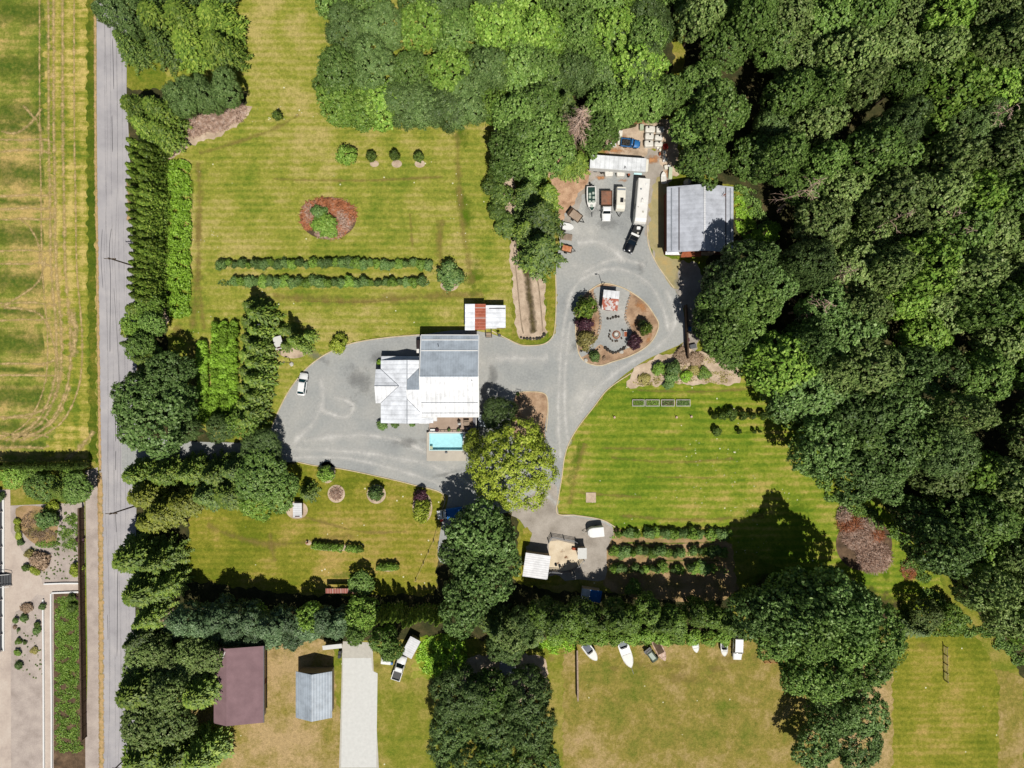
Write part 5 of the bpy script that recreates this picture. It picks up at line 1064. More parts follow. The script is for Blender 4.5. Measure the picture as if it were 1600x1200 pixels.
def crate(name, lb, cat, px, py, w, d, h, mat, rz=0, r=.08, z=.04, lid=None):
    o = thing(name, lb, cat, (*W(px, py, h), z), R(rz)); m = MB(); m.rbox((0, 0, h / 2), (w, d, h), r, 0, min(.06, h * .3)); fixn(m.build('box', mat, o))
    m = MB(); m.rbox((0, 0, h + .02), (w * .9, d * .9, .05), r); fixn(m.build('lid', lid or mat, o)); return o
crate('chest', 'small pale chest west of the top tank row', 'chest', 1002.8, 198, .8, 1.1, .8, 'panel_green')
crate('red_bin', 'bright red bin at the edge of the dark trees', 'bin', 1040.5, 228, .8, 1.0, .9, 'red_paint', 10)
crate('appliance', 'white appliance standing south of the red bin', 'appliance', 1038.5, 238, .5, .7, .9, 'white_vinyl')
crate('appliance', 'tall white appliance in the middle of the scrap line', 'appliance', 1037.8, 246, .45, .9, 1.0, 'white_vinyl', 4)
crate('appliance', 'small white appliance left of the cream crate', 'appliance', 1037.5, 250.5, .4, .45, .6, 'trim_white')
crate('crate', 'cream crate at the south end of the white appliances', 'crate', 1041.3, 249.5, .5, .65, .6, 'cream_vinyl')
crate('crate', 'pinkish white crate with dark opening by the pale green panel', 'crate', 1040.8, 261, .7, .8, .6, 'tank_white', 8, lid='cream_vinyl')
crate('crate', 'small white crate on the brown edge next to the pinkish crate', 'crate', 1045.5, 259, .5, .5, .5, 'trim_white', 30)
crate('barrel_crate', 'small brown crate south of the tank rows', 'crate', 1031.5, 240, .4, .5, .6, 'rusty_steel')
crate('drum', 'white drum with dark ring just below the bottom tank row', 'drum', 1028, 230.5, .5, .5, .6, 'trim_white', 0, .2, lid='cream_vinyl')
crate('drum', 'second smaller cream drum between the tanks and the brown crate', 'drum', 1031.5, 234, .45, .5, .5, 'cream_vinyl', 0, .2)
crate('oil_drum', 'dark rusty drum rack east of the two southern tanks', 'drum', 982.8, 270.5, .5, 1.25, .9, 'cushion_dark', 0, .2, lid='rusty_steel')
crate('tool_chest', 'dark machinery crate west of the two southern tanks', 'machinery', 940.5, 268, .6, .6, .6, 'stone_dark', 20)
m = MB(); m.slab([(-.35, -1.1, .35), (.35, -1.1, .35), (.35, 1.1, 1.0), (-.35, 1.1, 1.0)], .05); tag(fixn(m.build('panel', 'panel_green', None, (*W(1046.5, 272), .04))), 'pale green panel leaning east of the white skiff', 'panel')
m = MB(); m.box((0, 0, .3), (.75, 2.9, .12), R(-6)); tag(m.build('timber_beam', 'cream_vinyl', None, (*W(968.5, 216), .04)), 'cream timber beam west of the blue pickup', 'beam')
o = thing('scrap_pallet', 'brown scrap pallet heap at the edge of the northern trees', 'scrap heap', (*W(958, 217), .04), R(10)); m = MB()
for i in range(7): m.box((0, -.9 + i * .3, .3), (1.8, .2, .05))
m.build('slats', 'brown_fence', o); m = MB(); m.box((-.7, 0, .15), (.12, 2, .28)); m.box((.7, 0, .15), (.12, 2, .28)); m.build('runners', 'rusty_steel', o)
crate('freezer', 'white chest freezer lying south of the scrap pallet', 'freezer', 957, 226, 1.5, .75, .7, 'trim_white', 6)
o = thing('bush_pile', 'pale dome tent-like cover behind the barn north gable', 'cover', (*W(1077, 283.5, 1), .02)); m = MB(); m.cyl((0, 0, .5), .95, 1.0, 9, r2=.35); fixn(m.build('cover', 'tank_white', o)); o.name = 'covered_pile'
# boats
def boat(name, lb, px, py, L_, w, rz, hull='trim_white', deck='white_vinyl', open_from=.0, inner='glass_blue', h=1.0, z=.35, engine=True, screen=True, seats=None, cat='boat'):
    o = thing(name, lb, cat, (*W(px, py, .8), z), rz)
    prof = [(-.5, .92), (-.3, 1.0), (0, 1.0), (.2, .9), (.34, .66), (.44, .34), (.5, .05)]; secs = []
    for t, k in prof:
        a = w / 2 * k; y = t * L_; s_ = .12 * max(0, t) * L_ * .4; secs.append([(-a * .55, y, .15 + s_), (-a * .92, y, h * .55 + s_), (-a, y, h + s_), (a, y, h + s_), (a * .92, y, h * .55 + s_), (a * .55, y, .15 + s_), (0, y, 0 + s_ * 1.5)])
    m = MB(); m.loft(secs); fixn(m.build('hull', hull, o, smooth=False))
    m = MB(); pr = [p for p in prof if p[0] >= open_from - .01]
    ring_ = []
    for t, k in pr: ring_.append((w / 2 * k * .9, t * L_, h + .06 + .12 * max(0, t) * L_ * .4))
    m.slab([(-x, y, zz) for x, y, zz in ring_] + [(x, y, zz) for x, y, zz in ring_[::-1]], .05); fixn(m.build('foredeck', deck, o))
    if open_from > -.4:
        m = MB(); m.slab([(-w * .38, -.47 * L_, h + .03), (w * .38, -.47 * L_, h + .03), (w * .4, open_from * L_, h + .03), (-w * .4, open_from * L_, h + .03)], .04); fixn(m.build('cockpit', inner, o))
    m = MB()
    for s_ in (-1, 1): m.tube([(s_ * w / 2 * k, t * L_, h + .05 + .12 * max(0, t) * L_ * .4) for t, k in prof], .055, 6)
    m.build('gunwale', hull, o)
    if screen: m = MB(); yy = open_from * L_; m.tube([(-w * .38, yy - .35, h + .3), (-w * .25, yy + .05, h + .35), (w * .25, yy + .05, h + .35), (w * .38, yy - .35, h + .3)], .06, 5); m.slab([(-w * .3, yy + .1, h + .1), (w * .3, yy + .1, h + .1), (w * .28, yy - .1, h + .4), (-w * .28, yy - .1, h + .4)], .03); fixn(m.build('windscreen', 'glass_dark', o))
    for (sx, sy) in (seats or []): m = MB(); m.rbox((sx, sy, h + .14), (.48, .5, .2), .08, 0, .04); fixn(m.build('seat', 'seat_pale', o))
    if engine: m = MB(); m.rbox((0, -.5 * L_ - .25, h + .1), (.4, .5, .5), .12, 0, .08); m.box((0, -.5 * L_ - .2, h * .5), (.14, .3, h)); fixn(m.build('outboard', 'black_plastic', o))
    return o
def btrailer(lb, px, py, L_, w, rz, tongue=1.4):
    o = thing('boat_trailer', lb, 'boat trailer', (*W(px, py), .03), rz); m = MB(); m.tube([(-w / 2, -L_ * .45, .4), (-w / 2, L_ * .1, .4), (0, L_ * .5, .4), (0, L_ * .5 + tongue, .42)], .05); m.tube([(w / 2, -L_ * .45, .4), (w / 2, L_ * .1, .4), (0, L_ * .5, .4)], .05); m.tube([(-w / 2, -L_ * .2, .4), (w / 2, -L_ * .2, .4)], .05); m.build('frame', 'steel_grey', o)
    wheels(o, w / 2 + .12, (-L_ * .2,), .28, .18); return o
btrailer('boat trailer carrying the green-floored fishing boat', 924.3, 312, 4.9, 1.5, R(180 + 1), 1.2)
boat('fishing_boat', 'open fishing boat with green floor and pale seats', 924, 311.5, 5.0, 1.9, R(180 + 1), 'white_vinyl', 'green_boat', .28, 'green_boat', .85, .38, True, False, [(-.35, -1.1), (.35, -.9), (-.4, -.2), (.35, -.3), (-.35, .6), (.38, .6), (0, 1.5)])
boat('dinghy', 'white upturned dinghy lying by the big fir', 888, 354, 2.2, 1.35, R(-100), 'trim_white', 'trim_white', -.5, h=.5, z=.1, engine=False, screen=False)
boat('speedboat', 'small white speedboat with blue cockpit in the southern grass', 922.3, 1017.5, 4.0, 1.75, R(180 + 38), inner='glass_blue', open_from=.0)
btrailer('trailer under the larger white cabin cruiser', 978.8, 1022, 5, 1.6, R(180 + 20), 1.6)
boat('cabin_boat', 'larger white cabin cruiser with teal windows in the southern grass', 978.2, 1021, 5.4, 2.1, R(180 + 20), open_from=-.28, inner='glass_teal')
boat('rowboat', 'small white open boat nearest the southern hedge', 1086, 1007.5, 2.9, 1.3, R(180 + 10), inner='seat_pale', open_from=.05, engine=False, screen=False, h=.7)
boat('motorboat', 'small white motorboat left of the white van', 1131, 1013, 2.9, 1.35, R(180 + 2), inner='black_plastic', open_from=.02, engine=True, screen=True, h=.7)
boat('wooden_boat', 'bare wooden boat hull frame beside the dark buggy', 1031, 1016, 4.4, 1.7, R(180 + 27), 'dead_wood', 'dead_wood', .3, 'brown_fence', .8, .2, False, False)
boat('skiff', 'small white skiff lying north-west of the barn', 1037.3, 277, 2.3, 1.0, R(2), 'white_vinyl', 'tank_white', .1, 'tank_white', .5, .05, False, False)
o = thing('buggy', 'dark green buggy between the white cruiser and the wooden hull', 'buggy', (*W(1017, 1022), .03), R(180 + 38)); m = MB(); m.loft([ring(-1.5, .6, .35, .8, .1), ring(0, .7, .35, .85, .1), ring(1.4, .6, .35, .75, .1)]); fixn(m.build('body', 'olive_cover', o)); m = MB(); m.box((0, .1, .92), (.8, 1.5, .1)); m.build('seat', 'seat_pale', o); wheels(o, .7, (-1.1, 1.1), .32, .26); m = MB(); m.tube([(-.6, -1.2, .8), (-.6, -1.0, 1.7), (.6, -1.0, 1.7), (.6, -1.2, .8)], .05); m.box((0, -1.35, 1.0), (1.6, .7, .06)); m.build('roll_bar', 'black_plastic', o)
# white van / suv
cx, cy = W(1150.5, 1009.5); o = thing('parked_van', 'white van-like wagon parked at the end of the boats', 'van', (cx, cy, .03), R(180 - 2)); m = MB(); m.loft([ring(-2.4, .85, .4, 1.05, .1), ring(-1.9, .95, .35, 1.1, .12, .9), ring(1.2, .95, .35, 1.1, .12, .9), ring(2.2, .88, .38, .98, .14, .8), ring(2.45, .7, .45, .8, .1)]); fixn(m.build('body', 'car_white', o, smooth=True)); cabin(o, (-2.25, -2.0, .55, 1.15), .87, 1.05, 1.75, .78, 'glass_dark', 'car_white'); wheels(o, .85, (-1.5, 1.5), .36, .25); lights(o, .9, 2.32, -2.35, .75)
# bottom truck, panels
cx, cy = W(625, 1041); o = pickup('white pickup truck with dark tonneau at the lower edge of the lots', (cx, cy, .03), R(-18), 'car_white', 5.0, .95, -.6, 1.3)
for (lb, px, py, w, d, rz, mt, h) in (('pale angled metal roof panel beside the rough grass', 642, 1012, 2.3, 4.0, -28, 'roof_pale', 2.0), ('long white trailer roof below the hedge left of the concrete drive', 519, 1011, 3.9, .9, 6, 'concrete_white', 2.0), ('small ribbed metal roof at the lower edge by the bare soil', 793, 1045, 3.2, 3.0, 0, 'roof_barn', 2.2)):
    shed('shelter', lb, 'shelter', px, py, w, d, h, R(rz), mt, slope=.1)
crate('awning_box', 'white weathered stall cover speckled by leaf shade near the white pickup', 'cover', 603, 1033, 2.0, 1.4, 1.2, 'trim_white', -6)
crate('blue_bin', 'small blue bin between the stall cover and the white pickup', 'bin', 611, 1037, .7, .5, .8, 'blue_paint')
crate('wheel_bin', 'dark wheeled bin left of the concrete drive', 'bin', 531, 1020, .6, .7, .9, 'black_plastic')
crate('wheel_bin', 'dark wheeled bin below the first bin by the concrete drive', 'bin', 530, 1026, .6, .7, .9, 'black_plastic')
# blue tarp truck in the shade
cx, cy = W(704, 801); o = pickup('white fronted pickup carrying a bright blue tarp in the tree shade', (cx, cy, .04), R(98), 'car_white', 5.2, .95, .9, 1.9)
m = MB(); m.rbox((0, -.9, 1.05), (2.1, 3.3, .75), .1, 0, .2); fixn(m.build('tarp', 'tarp_blue', o))
crate('red_crate', 'small red crate in the shade south of the blue tarp pickup', 'crate', 690, 813, .5, .5, .4, 'red_paint')
# utility trailers at the yard's west edge
def utrailer(lb, px, py, L_, w, rz, bed, side='brown_fence', tongue=1.0):
    o = thing('utility_trailer', lb, 'utility trailer', (*W(px, py, .6), .04), rz); m = MB(); m.box((0, 0, .55), (w, L_, .08)); m.build('bed', bed, o); m = MB()
    for s_ in (-1, 1): m.box((s_ * w / 2, 0, .72), (.07, L_ + .06, .3))
    for s_ in (-1, 1): m.box((0, s_ * L_ / 2, .72), (w - .08, .07, .3))
    m.build('sides', side, o); wheels(o, w / 2 + .14, (-.1,), .3, .2); m = MB(); m.tube([(-.45, L_ / 2, .5), (0, L_ / 2 + tongue, .5)], .05); m.tube([(.45, L_ / 2, .5), (0, L_ / 2 + tongue, .5)], .05); m.build('tongue', 'black_plastic', o); return o
t = utrailer('flat timber-decked utility trailer tilted beside the wood chips', 899.5, 337.5, 2.4, 1.7, R(-127), 'weathered_wood'); m = MB(); m.box((0, -1.45, .9), (1.7, .1, .8), 0, .5); m.build('ramp', 'brown_fence', t)
utrailer('small rusty orange utility trailer at the foot of the big fir', 886, 389, 2.0, 1.3, R(-104), 'dead_wood_rust', 'brown_fence', .8)
crate('cover_sheet', 'dark panel leaning beside the upturned dinghy', 'panel', 880.5, 358, .9, 1.1, .3, 'cushion_dark')
o = thing('pallet_stack', 'grey weathered pallet stack between dinghy and rusty trailer', 'pallets', (*W(885, 371), .04), R(-8)); m = MB()
for k in range(2):
    for i in range(8): m.box((0, -.55 + i * .16, .16 + k * .2), (2.3, .11, .04))
m.build('slats', 'weathered_wood', o); m = MB()
for sx in (-1, 0, 1): m.box((sx, 0, .17), (.1, 1.2, .3))
m.build('runners', 'weathered_wood', o)
crate('feed_trough', 'orange feed trough against the north corral fence', 'trough', 899, 858, 1.3, .5, .5, 'terracotta', -8)
for px, py, lb in ((888,878,'black rubber bucket in the middle of the corral'),(868.5,882,'small black bucket in the west of the corral'),(874.5,884,'dark mound-like tub in the south of the corral')):
    o = thing('bucket', lb, 'bucket', (*W(px, py), .05)); m = MB(); m.cyl((0, 0, .15), .22, .3, 12, r2=.27); m.build('tub', 'rubber', o); m = MB(); m.tube([(-.25, 0, .3), (0, 0, .42), (.25, 0, .3)], .015, 4); m.build('handle', 'steel_grey', o)
crate('storage_box', 'blue storage box in deep shade behind the timber screen', 'box', 1077, 514, .9, .9, .7, 'blue_paint')
crate('storage_box', 'grey storage box in the shade at the south end of the timber screen', 'box', 1083, 541, 1.3, .9, .6, 'steel_grey', 12)
crate('storage_box', 'purple-brown crate next to the grey box by the timber screen', 'box', 1075, 531, .7, .7, .5, 'purple_flower', 5)
# raised vegetable beds
for i, (a, b) in enumerate(((987.5, 1006.5), (1008, 1030), (1032.5, 1053.5), (1056, 1078))):
    x, y = W((a + b) / 2, 629.5); w = (b - a) * S; o = thing('raised_bed', ['westernmost raised bed with dense green leaves', 'second raised bed from the west with green leaves', 'third raised bed from the west, mostly bare and dull', 'easternmost raised bed with dark green crops'][i] + ' on the east lawn', 'raised bed', (x, y, 0), 0, 'timber raised beds')
    m = MB(); d = 1.25
    for s_ in (-1, 1): m.box((0, s_ * d / 2, .2), (w, .13, .4)); m.box((s_ * (w / 2 - .06), 0, .2), (.12, d - .14, .4))
    m.build('frame', 'concrete', o); m = MB(); m.box((0, 0, .14), (w - .25, d - .15, .28)); m.build('soil', 'dark_soil', o)
    rng = np.random.default_rng(i); k = [420, 300, 110, 380][i]; P = np.stack([rng.uniform(-w / 2 + .15, w / 2 - .15, k), rng.uniform(-.5, .5, k), rng.uniform(.28, .5, k)], 1); Nn = rng.normal(size=P.shape) * .5; Nn[:, 2] += 1
    me = leafmesh('crops', P, Nn, .22, .7, 'leaf_lime' if i < 2 else 'leaf_bush', rng); put('crops', me, o)
# stumps on the east lawn
for px, py, lb in ((960,652,'pale stump by the dark hole in the west of the east lawn'),(1057,652,'small pale post stump south of the raised beds'),(1080,651,'tiny dark stake right of the pale stump below the raised beds')):
    o = thing('tree_stump', lb, 'stump', (*W(px, py), 0)); m = MB(); m.cyl((0, 0, .18), .28, .36, 9, r2=.22); m.build('stump', 'dead_wood', o); m = MB(); m.box((-.3, .3, .3), (.08, .08, .6)); m.build('stake', 'bark', o)
m = MB(); m.tube([(0,0,0),(0,0,1.0)],.12,7); m.box((0,0,.7),(.5,.1,.3)); tag(m.build('garden_post','rusty_steel',None,(*W(481,847),0)), 'short red-brown post at the west end of the low hedge', 'post')
# ================================================================ VEGETATION
G_HEDGE = 'conifers of the roadside hedge'
# roadside cedar hedge (two staggered rows)
k = 0
yy = 222
while yy < 474:
    tree('cedar', 208 + RT.uniform(-3, 4), yy, 1.75 * RT.uniform(.9, 1.15), 10.5 * RT.uniform(.88, 1.08), nth(k) + ' cedar from the north in the outer row of the roadside hedge', G_HEDGE, vis=.8)
    tree('cedar', 223 + RT.uniform(-3, 3), yy + 6, 1.9 * RT.uniform(.9, 1.15), 9.3 * RT.uniform(.9, 1.1), nth(k) + ' cedar from the north in the inner row of the roadside hedge', G_HEDGE, vis=.8)
    yy += 12.6; k += 1
T = tree
T('bigcedar', 212, 168, 3.8, 11, 'bright green spreading conifer overhanging the road at the top left')
T('bigcedar', 247, 172, 3.8, 12, 'bright green conifer behind the road-overhanging one at the top left')
T('bigcedar', 228, 198, 3.4, 11, 'fresh green conifer at the north end of the cedar hedge')
T('bigcedar', 252, 205, 3.2, 10, 'darker conifer beside the pink brush at the hedge north end')
T('blue', 288, 152, 3.6, 10, 'blue-green tree left of centre in the top left clump'); T('blue', 320, 149, 3.5, 10, 'blue-green tree in the middle of the top left clump'); T('blue', 352, 142, 3.3, 9, 'blue-green tree at the right end of the top left clump')
T('bigcedar', 212, 484, 2.6, 8, 'rounded green conifer just south of the cedar hedge rows'); T('lime', 232, 478, 2.6, 7.5, 'bright leafy tree south of the inner cedar row')
T('lime', 212, 508, 2.6, 7, 'bright green shrubby tree above the yellow shrub at the roadside'); T('forest', 238, 503, 2.8, 8, 'green tree beside the lawn corner at the roadside')
bush('yellowb', 205, 516, 1.7, 3, 'yellow-flecked shrub at the road edge under the green trees'); bush('yellowb', 224, 519, 2.2, 3, 'wide yellow-flecked shrub between the roadside trees')
T('firdark', 203, 538, 2.6, 9, 'dark fir leaning over the road below the yellow shrubs'); T('fir', 222, 562, 3.4, 9, 'mid green fir above the big roadside maple'); T('forest', 222, 540, 3.2, 9, 'dark leafy tree behind the dark roadside fir')
T('maple', 262, 588, 4.6, 12, 'leafy maple at the upper edge of the roadside maple group'); T('maple', 222, 622, 4.8, 14, 'dark maple leaning over the road at the group west side')
T('maple', 240, 660, 6.6, 14, 'largest dark maple at the driveway entrance'); T('maple', 273, 628, 4.2, 11, 'shaded maple at the lawn side of the entrance group')
T('blue', 288, 668, 3.2, 8, 'small dark tree between entrance maple and bright vines')
# south of the entrance
T('bigcedar', 212, 742, 3.4, 10, 'green conifer at the lower side of the driveway entrance'); T('fir', 250, 742, 4.4, 11, 'dark green conifer above the golden cedars')
T('fir', 292, 740, 4.4, 11, 'ragged green conifer left of centre in the entrance grove'); T('fir', 330, 742, 4.6, 11, 'tall green conifer at the centre of the entrance grove'); T('firdark', 318, 775, 4.2, 10, 'darker conifer at the lawn edge of the entrance grove'); T('bigcedar', 355, 772, 4.0, 9, 'mid green conifer above the lawn edge in the entrance grove'); T('firdark', 362, 735, 4.2, 10, 'dark conifer touching the bright round tree')
T('forest', 402, 745, 5.6, 9.5, 'bright round leafy tree at the east end of the entrance grove'); T('forest', 432, 765, 4.2, 8, 'fresh green tree nearest the gravel drive in the grove'); T('lime', 400, 785, 3.6, 7, 'bright green shrub tree at the south tip of the grove')
T('blue', 345, 668, 3.0, 6, 'small dark tree under the bright vine block'); T('lime', 378, 660, 3.2, 6.5, 'bright green tree south of the fir column')
T('blue', 408, 700, 3.6, 7, 'dark bluish tree shading the drive west of the grove east end')
T('gold', 222, 775, 4.0, 11, 'golden green cedar beside the roadside utility pole'); T('gold', 252, 800, 4.0, 11, 'golden green cedar in the middle of the golden trio'); T('gold', 282, 785, 3.6, 10, 'golden green cedar at the lawn side of the trio'); T('gold', 232, 815, 3.4, 10, 'golden cedar at the south end of the golden trees')
T('bigcedar', 203, 872, 4.6, 12, 'wide dark green conifer spreading over the lower road'); T('fir', 240, 880, 4.6, 12, 'green conifer right of the road-spreading one'); T('bigcedar', 218, 925, 4.6, 12, 'green conifer in the middle of the lower roadside clump'); T('fir', 254, 918, 3.8, 11, 'dark conifer at the lawn corner of the lower roadside clump'); T('fir', 226, 968, 4.4, 11, 'green conifer left of the dead pinkish shrub'); T('firdark', 210, 1000, 3.6, 10, 'dark conifer at the roadside below the dead shrub')
for i, (a, b) in enumerate(((218,1030),(245,1018),(272,1035),(300,1022),(322,1030),(235,1052),(290,1055))): T('olive', a, b, 3.4, 7, ['westernmost','second','third','fourth','fifth','sixth','seventh'][i] + ' low olive-green tree of the clump left of the mauve bungalow', 'olive trees beside the bungalow')
# southern blue-green hedge
hx_ = [(285,968),(312,975),(340,965),(366,975),(392,968),(420,978),(447,970),(476,980),(503,970),(528,978)]
for i, (a, b) in enumerate(hx_): T('silver', a, b + 2, 2.7 * RT.uniform(.9, 1.1), (11.5 if i < 6 else 8.5) * RT.uniform(.85, 1.1), nth(i) + ' silvery green tree from the west in the hedge above the bungalow', 'silvery hedge trees', vis=.72)
for i, (a, b) in enumerate(((275,985),(300,997),(330,1002),(362,1000),(395,1002),(425,1000),(455,1000))): bush('silverb', a, b, 2.2, 2.6, nth(i) + ' pale shrub from the west along the hedge foot by the bungalow', 'pale shrubs at the hedge foot')
for a, b, r, lb in ((400,962,2.4,'bright lime tree in the middle of the silvery hedge'),(487,965,2.8,'bright lime tree right of the arbour shadow in the hedge'),(568,958,3.4,'bright leafy tree south-east of the arbour'),(560,985,2.8,'leafy tree above the concrete drive'),(600,1000,2.8,'dark green leafy tree above the stall cover'),(612,1015,2.4,'leafy tree between stall cover and metal roof panel'),(566,912,2.6,'small leafy tree at the east end of the arbour')): T('lime' if 'lime' in lb or 'bright' in lb else 'forest', a, b, r, 8.5 if b > 930 else 4.5, lb)
for i in range(13):
    T('spire', 590 + i * 8.4, 972 + RT.uniform(-8, 8), 1.05, 10 * RT.uniform(.85, 1.1), nth(i) + ' slim arborvitae spire from the west, right of the leafy tree by the arbour', 'arborvitae spires', vis=.8)
# tall dark trees in the middle south
T('maple', 752, 832, 6.4, 15, 'big dark maple under the yellow-green tree'); T('maple', 722, 860, 4.6, 14, 'dark maple crown leaning to the wire fence'); T('maple', 735, 925, 5.2, 15, 'southern dark maple of the central stand'); T('maple', 765, 885, 5.2, 15, 'dark maple beside the horse shelter shadow'); T('maple', 718, 962, 3.8, 12, 'small dark maple at the south tip of the central stand')
T('firdark', 775, 985, 4.2, 12, 'dark conifer south of the central maples'); T('olive', 800, 995, 4.0, 10, 'olive tree right of the dark conifer in the south hedge'); T('firdark', 830, 1000, 3.4, 9, 'dark conifer above the lower bare soil'); T('blue', 790, 1010, 3.6, 9, 'blue-green tree left of the white shed strip at the south'); T('blue', 818, 972, 3.2, 9, 'dark tree south of the horse shelter')
T('yellow', 800, 727, 9.4, 14, 'huge yellow-green tree in the middle beside the pool')
T('yellow', 742, 695, 3.0, 6, 'small yellow-green tree by the pool corner', cat='tree'); T('blue', 780, 648, 3.2, 7, 'dark airy tree at the north side of the huge yellow-green tree')
# lime hedge south of the orchard
for i in range(13): T('column', 845 + i * 24 + RT.uniform(-5, 5), 966 + RT.uniform(-8, 8), 2.6 * RT.uniform(.9, 1.12), 12 * RT.uniform(.9, 1.08), nth(i) + ' tall hedge tree from the west in the row behind the boats', 'hedge trees behind the boats', vis=.75)
for i in range(12): bush('limeb', 868 + i * 24, 995 + RT.uniform(-3, 3), 1.6, 1.8, nth(i) + ' low bright shrub from the west along the hedge foot above the boats', 'low shrubs above the boats')
# south-east group
for i, (a, b, r, h) in enumerate(((1182,955,5.0,18),(1226,950,5.8,22),(1280,938,5.8,24),(1328,948,5.2,21),(1252,962,5.8,24),(1212,998,4.8,15),(1264,988,5.2,19),(1318,1000,5.6,18),(1372,988,5.0,16),(1252,1046,4.8,16),(1292,1048,5.6,17),(1350,1038,5.2,15))): T('maple' if i < 4 else 'forest', a, b, r, h, nth(i) + ' great leafy tree of the grove south-east of the orchard, counted row by row', 'great trees south-east of the orchard')
T('olive', 1450, 960, 3.0, 8, 'shrubby olive tree by the brown patch at the lower right'); T('lime', 1488, 968, 3.0, 6, 'bright low tree at the top of the lower right grass plot'); T('firdark', 1440, 985, 3.0, 7, 'dark conifer left of the bright low tree at the lower right')
# top middle
for a, b, r, lb in ((535,160,4.6,'bright lime tree leftmost in the top middle grove'),(565,172,4.6,'bright lime tree reaching lowest in the top middle grove'),(597,160,4.6,'bright lime tree right in the top middle grove'),(772,166,2.8,'small olive-lime tree right of the blue-green trees')): T('lime', a, b, r, 9, lb)
for a, b, lb in ((640,162,'left'),(668,168,'second'),(698,164,'third'),(728,166,'right')): T('blue', a, b, 4.6, 9.5, lb + ' dense blue-green tree of four at the top middle', 'blue-green trees at the top')
for i, (a, b) in enumerate(((810,180),(842,165),(815,218),(850,205),(835,245),(862,238),(800,245))): T('forest', a, b, 4.8, 13, ['top left','top right','middle left','middle right','lowest','lower right','lower left'][i] + ' tree of the bright green stand above the big firs', 'bright green stand')
T('firdark', 885, 160, 3.6, 12, 'dark conifer left of the dead brown conifer'); T('fir', 903, 250, 3.4, 7, 'low olive green conifer under the dead brown conifer'); T('fir', 885, 262, 2.4, 5, 'small green conifer west of the low olive conifer')
for i, (a, b) in enumerate(((944,165),(966,170),(990,158),(1018,155),(938,203),(926,226),(1045,145))): T('forest', a, b, 3.9 if i not in (5, ) else 2.4, 12 if i != 5 else 7, ['top left','middle','upper middle','right','lower left','lowest','rightmost'][i] + ' tree of the clump above the blue pickup', 'trees above the blue pickup')
o = thing('dead_conifer', 'bare brown dead conifer above the storage trailer', 'dead tree', (*W(905, 195, 9), 0)); put('trunk', dead_mesh('dead', 5.2, 16, 3, n=130), o)
T('firdark', 843, 335, 5.6, 17, 'upper of the two big radiating firs beside the yard'); T('firdark', 846, 386, 5.4, 16, 'lower of the two big radiating firs beside the yard'); T('firdark', 826, 300, 4.2, 13, 'northern fir of the big fir stand'); T('fir', 855, 300, 3.6, 12, 'fir beside the wood chips at the north of the fir stand'); T('fir', 822, 355, 3.6, 10, 'smaller fir on the west side of the two big firs'); T('fir', 834, 405, 3.2, 9, 'smallest fir at the south tip of the fir stand')
for a, b, r, lb in ((779,274,2.0,'dark round shrub at the north end of the track shrubs'),(768,292,1.7,'dark shrub nearest the lawn in the track row'),(782,305,2.3,'large dark shrub in the middle of the track row'),(777,330,2.0,'dark shrub below the large one beside the track'),(792,350,2.4,'lowest dark shrub beside the dirt track'),(783,247,1.5,'small dark shrub where the track bends')): bush('dark', a, b, r, 2.4, lb)
# lawn shrubs and small trees north
bush('limeb', 543, 243, 1.9, 3, 'fullest young green tree of the four in the north lawn', name='young_tree', cat='young tree'); 
for a, b, lb in ((580,246,'thin dark sapling second from the left in the north lawn row'),(617,243,'forked sapling third in the north lawn row'),(654,246,'small sapling rightmost in the north lawn row'),(434,181,'lone small sapling near the top of the north lawn')): bush('dark', a, b, .95, 2.6, lb, name='sapling', cat='sapling')
bush('bush', 702, 431, 2.6, 3.4, 'round green tree at the east end of the berry rows', name='round_tree', cat='tree'); bush('yellowb', 528, 538, 1.8, 2.0, 'golden yellow bush on the kerb of the west driveway')
for r_, (x0, x1, y, nm) in enumerate(((345, 668, 412, 'upper'), (366, 658, 441, 'lower'))):
    n = 30 if r_ == 0 else 27
    for i in range(n): bush('limeb' if i % 3 == 1 else 'bush', x0 + (x1 - x0) * i / (n - 1), y + RT.uniform(-2.5, 2.5), RT.uniform(.65, 1.25), RT.uniform(.9, 1.8), nth(i) + ' bush from the west in the ' + nm + ' berry row of the north lawn', 'berry bushes of the north lawn', 'berry_bush', 'berry bush')
scatter('berry_undergrowth', [(x, y, 12, 5, .02, .5) for y in (413, 442) for x in range(352, 668, 14)], 'leaf_bush', 9000, 5, .3, label='low green undergrowth along the two berry rows')
# knotweed strip and vine rows
scatter('bramble_thicket', [(281 + RT.uniform(-3, 3), y, 19, 11, .055, 2.2) for y in range(262, 492, 9)], 'leaf_thicket', 17000, 6, .5, label='bright green bramble thicket between cedar hedge and north lawn')
for i in range(15): bush('vine', 316 + RT.uniform(-1, 1), 540 + i * 8.2, 1.15, 2.2, nth(i) + ' bright vine from the north in the narrow western vine row', 'vines of the narrow row', 'vine_bush', 'vine')
for c in range(3):
    for i in range(20): bush('vine', 335 + c * 14.5 + RT.uniform(-1.5, 1.5), 507 + i * 8 + RT.uniform(-2, 2), RT.uniform(.75, 1.1), RT.uniform(1.6, 2.8), nth(i) + ' bright vine from the north in the ' + ['western','middle','eastern'][c] + ' row of the vine block', 'vines of the wide block', 'vine_bush', 'vine')
for i in range(15): T('spruce', 391 + (i % 2) * 10 - i * .6, 478 + i * 12.8, 3.0 * RT.uniform(.9, 1.15), 10 * RT.uniform(.8, 1.1), nth(i) + ' spruce from the north in the column east of the vines', 'spruces beside the vines')
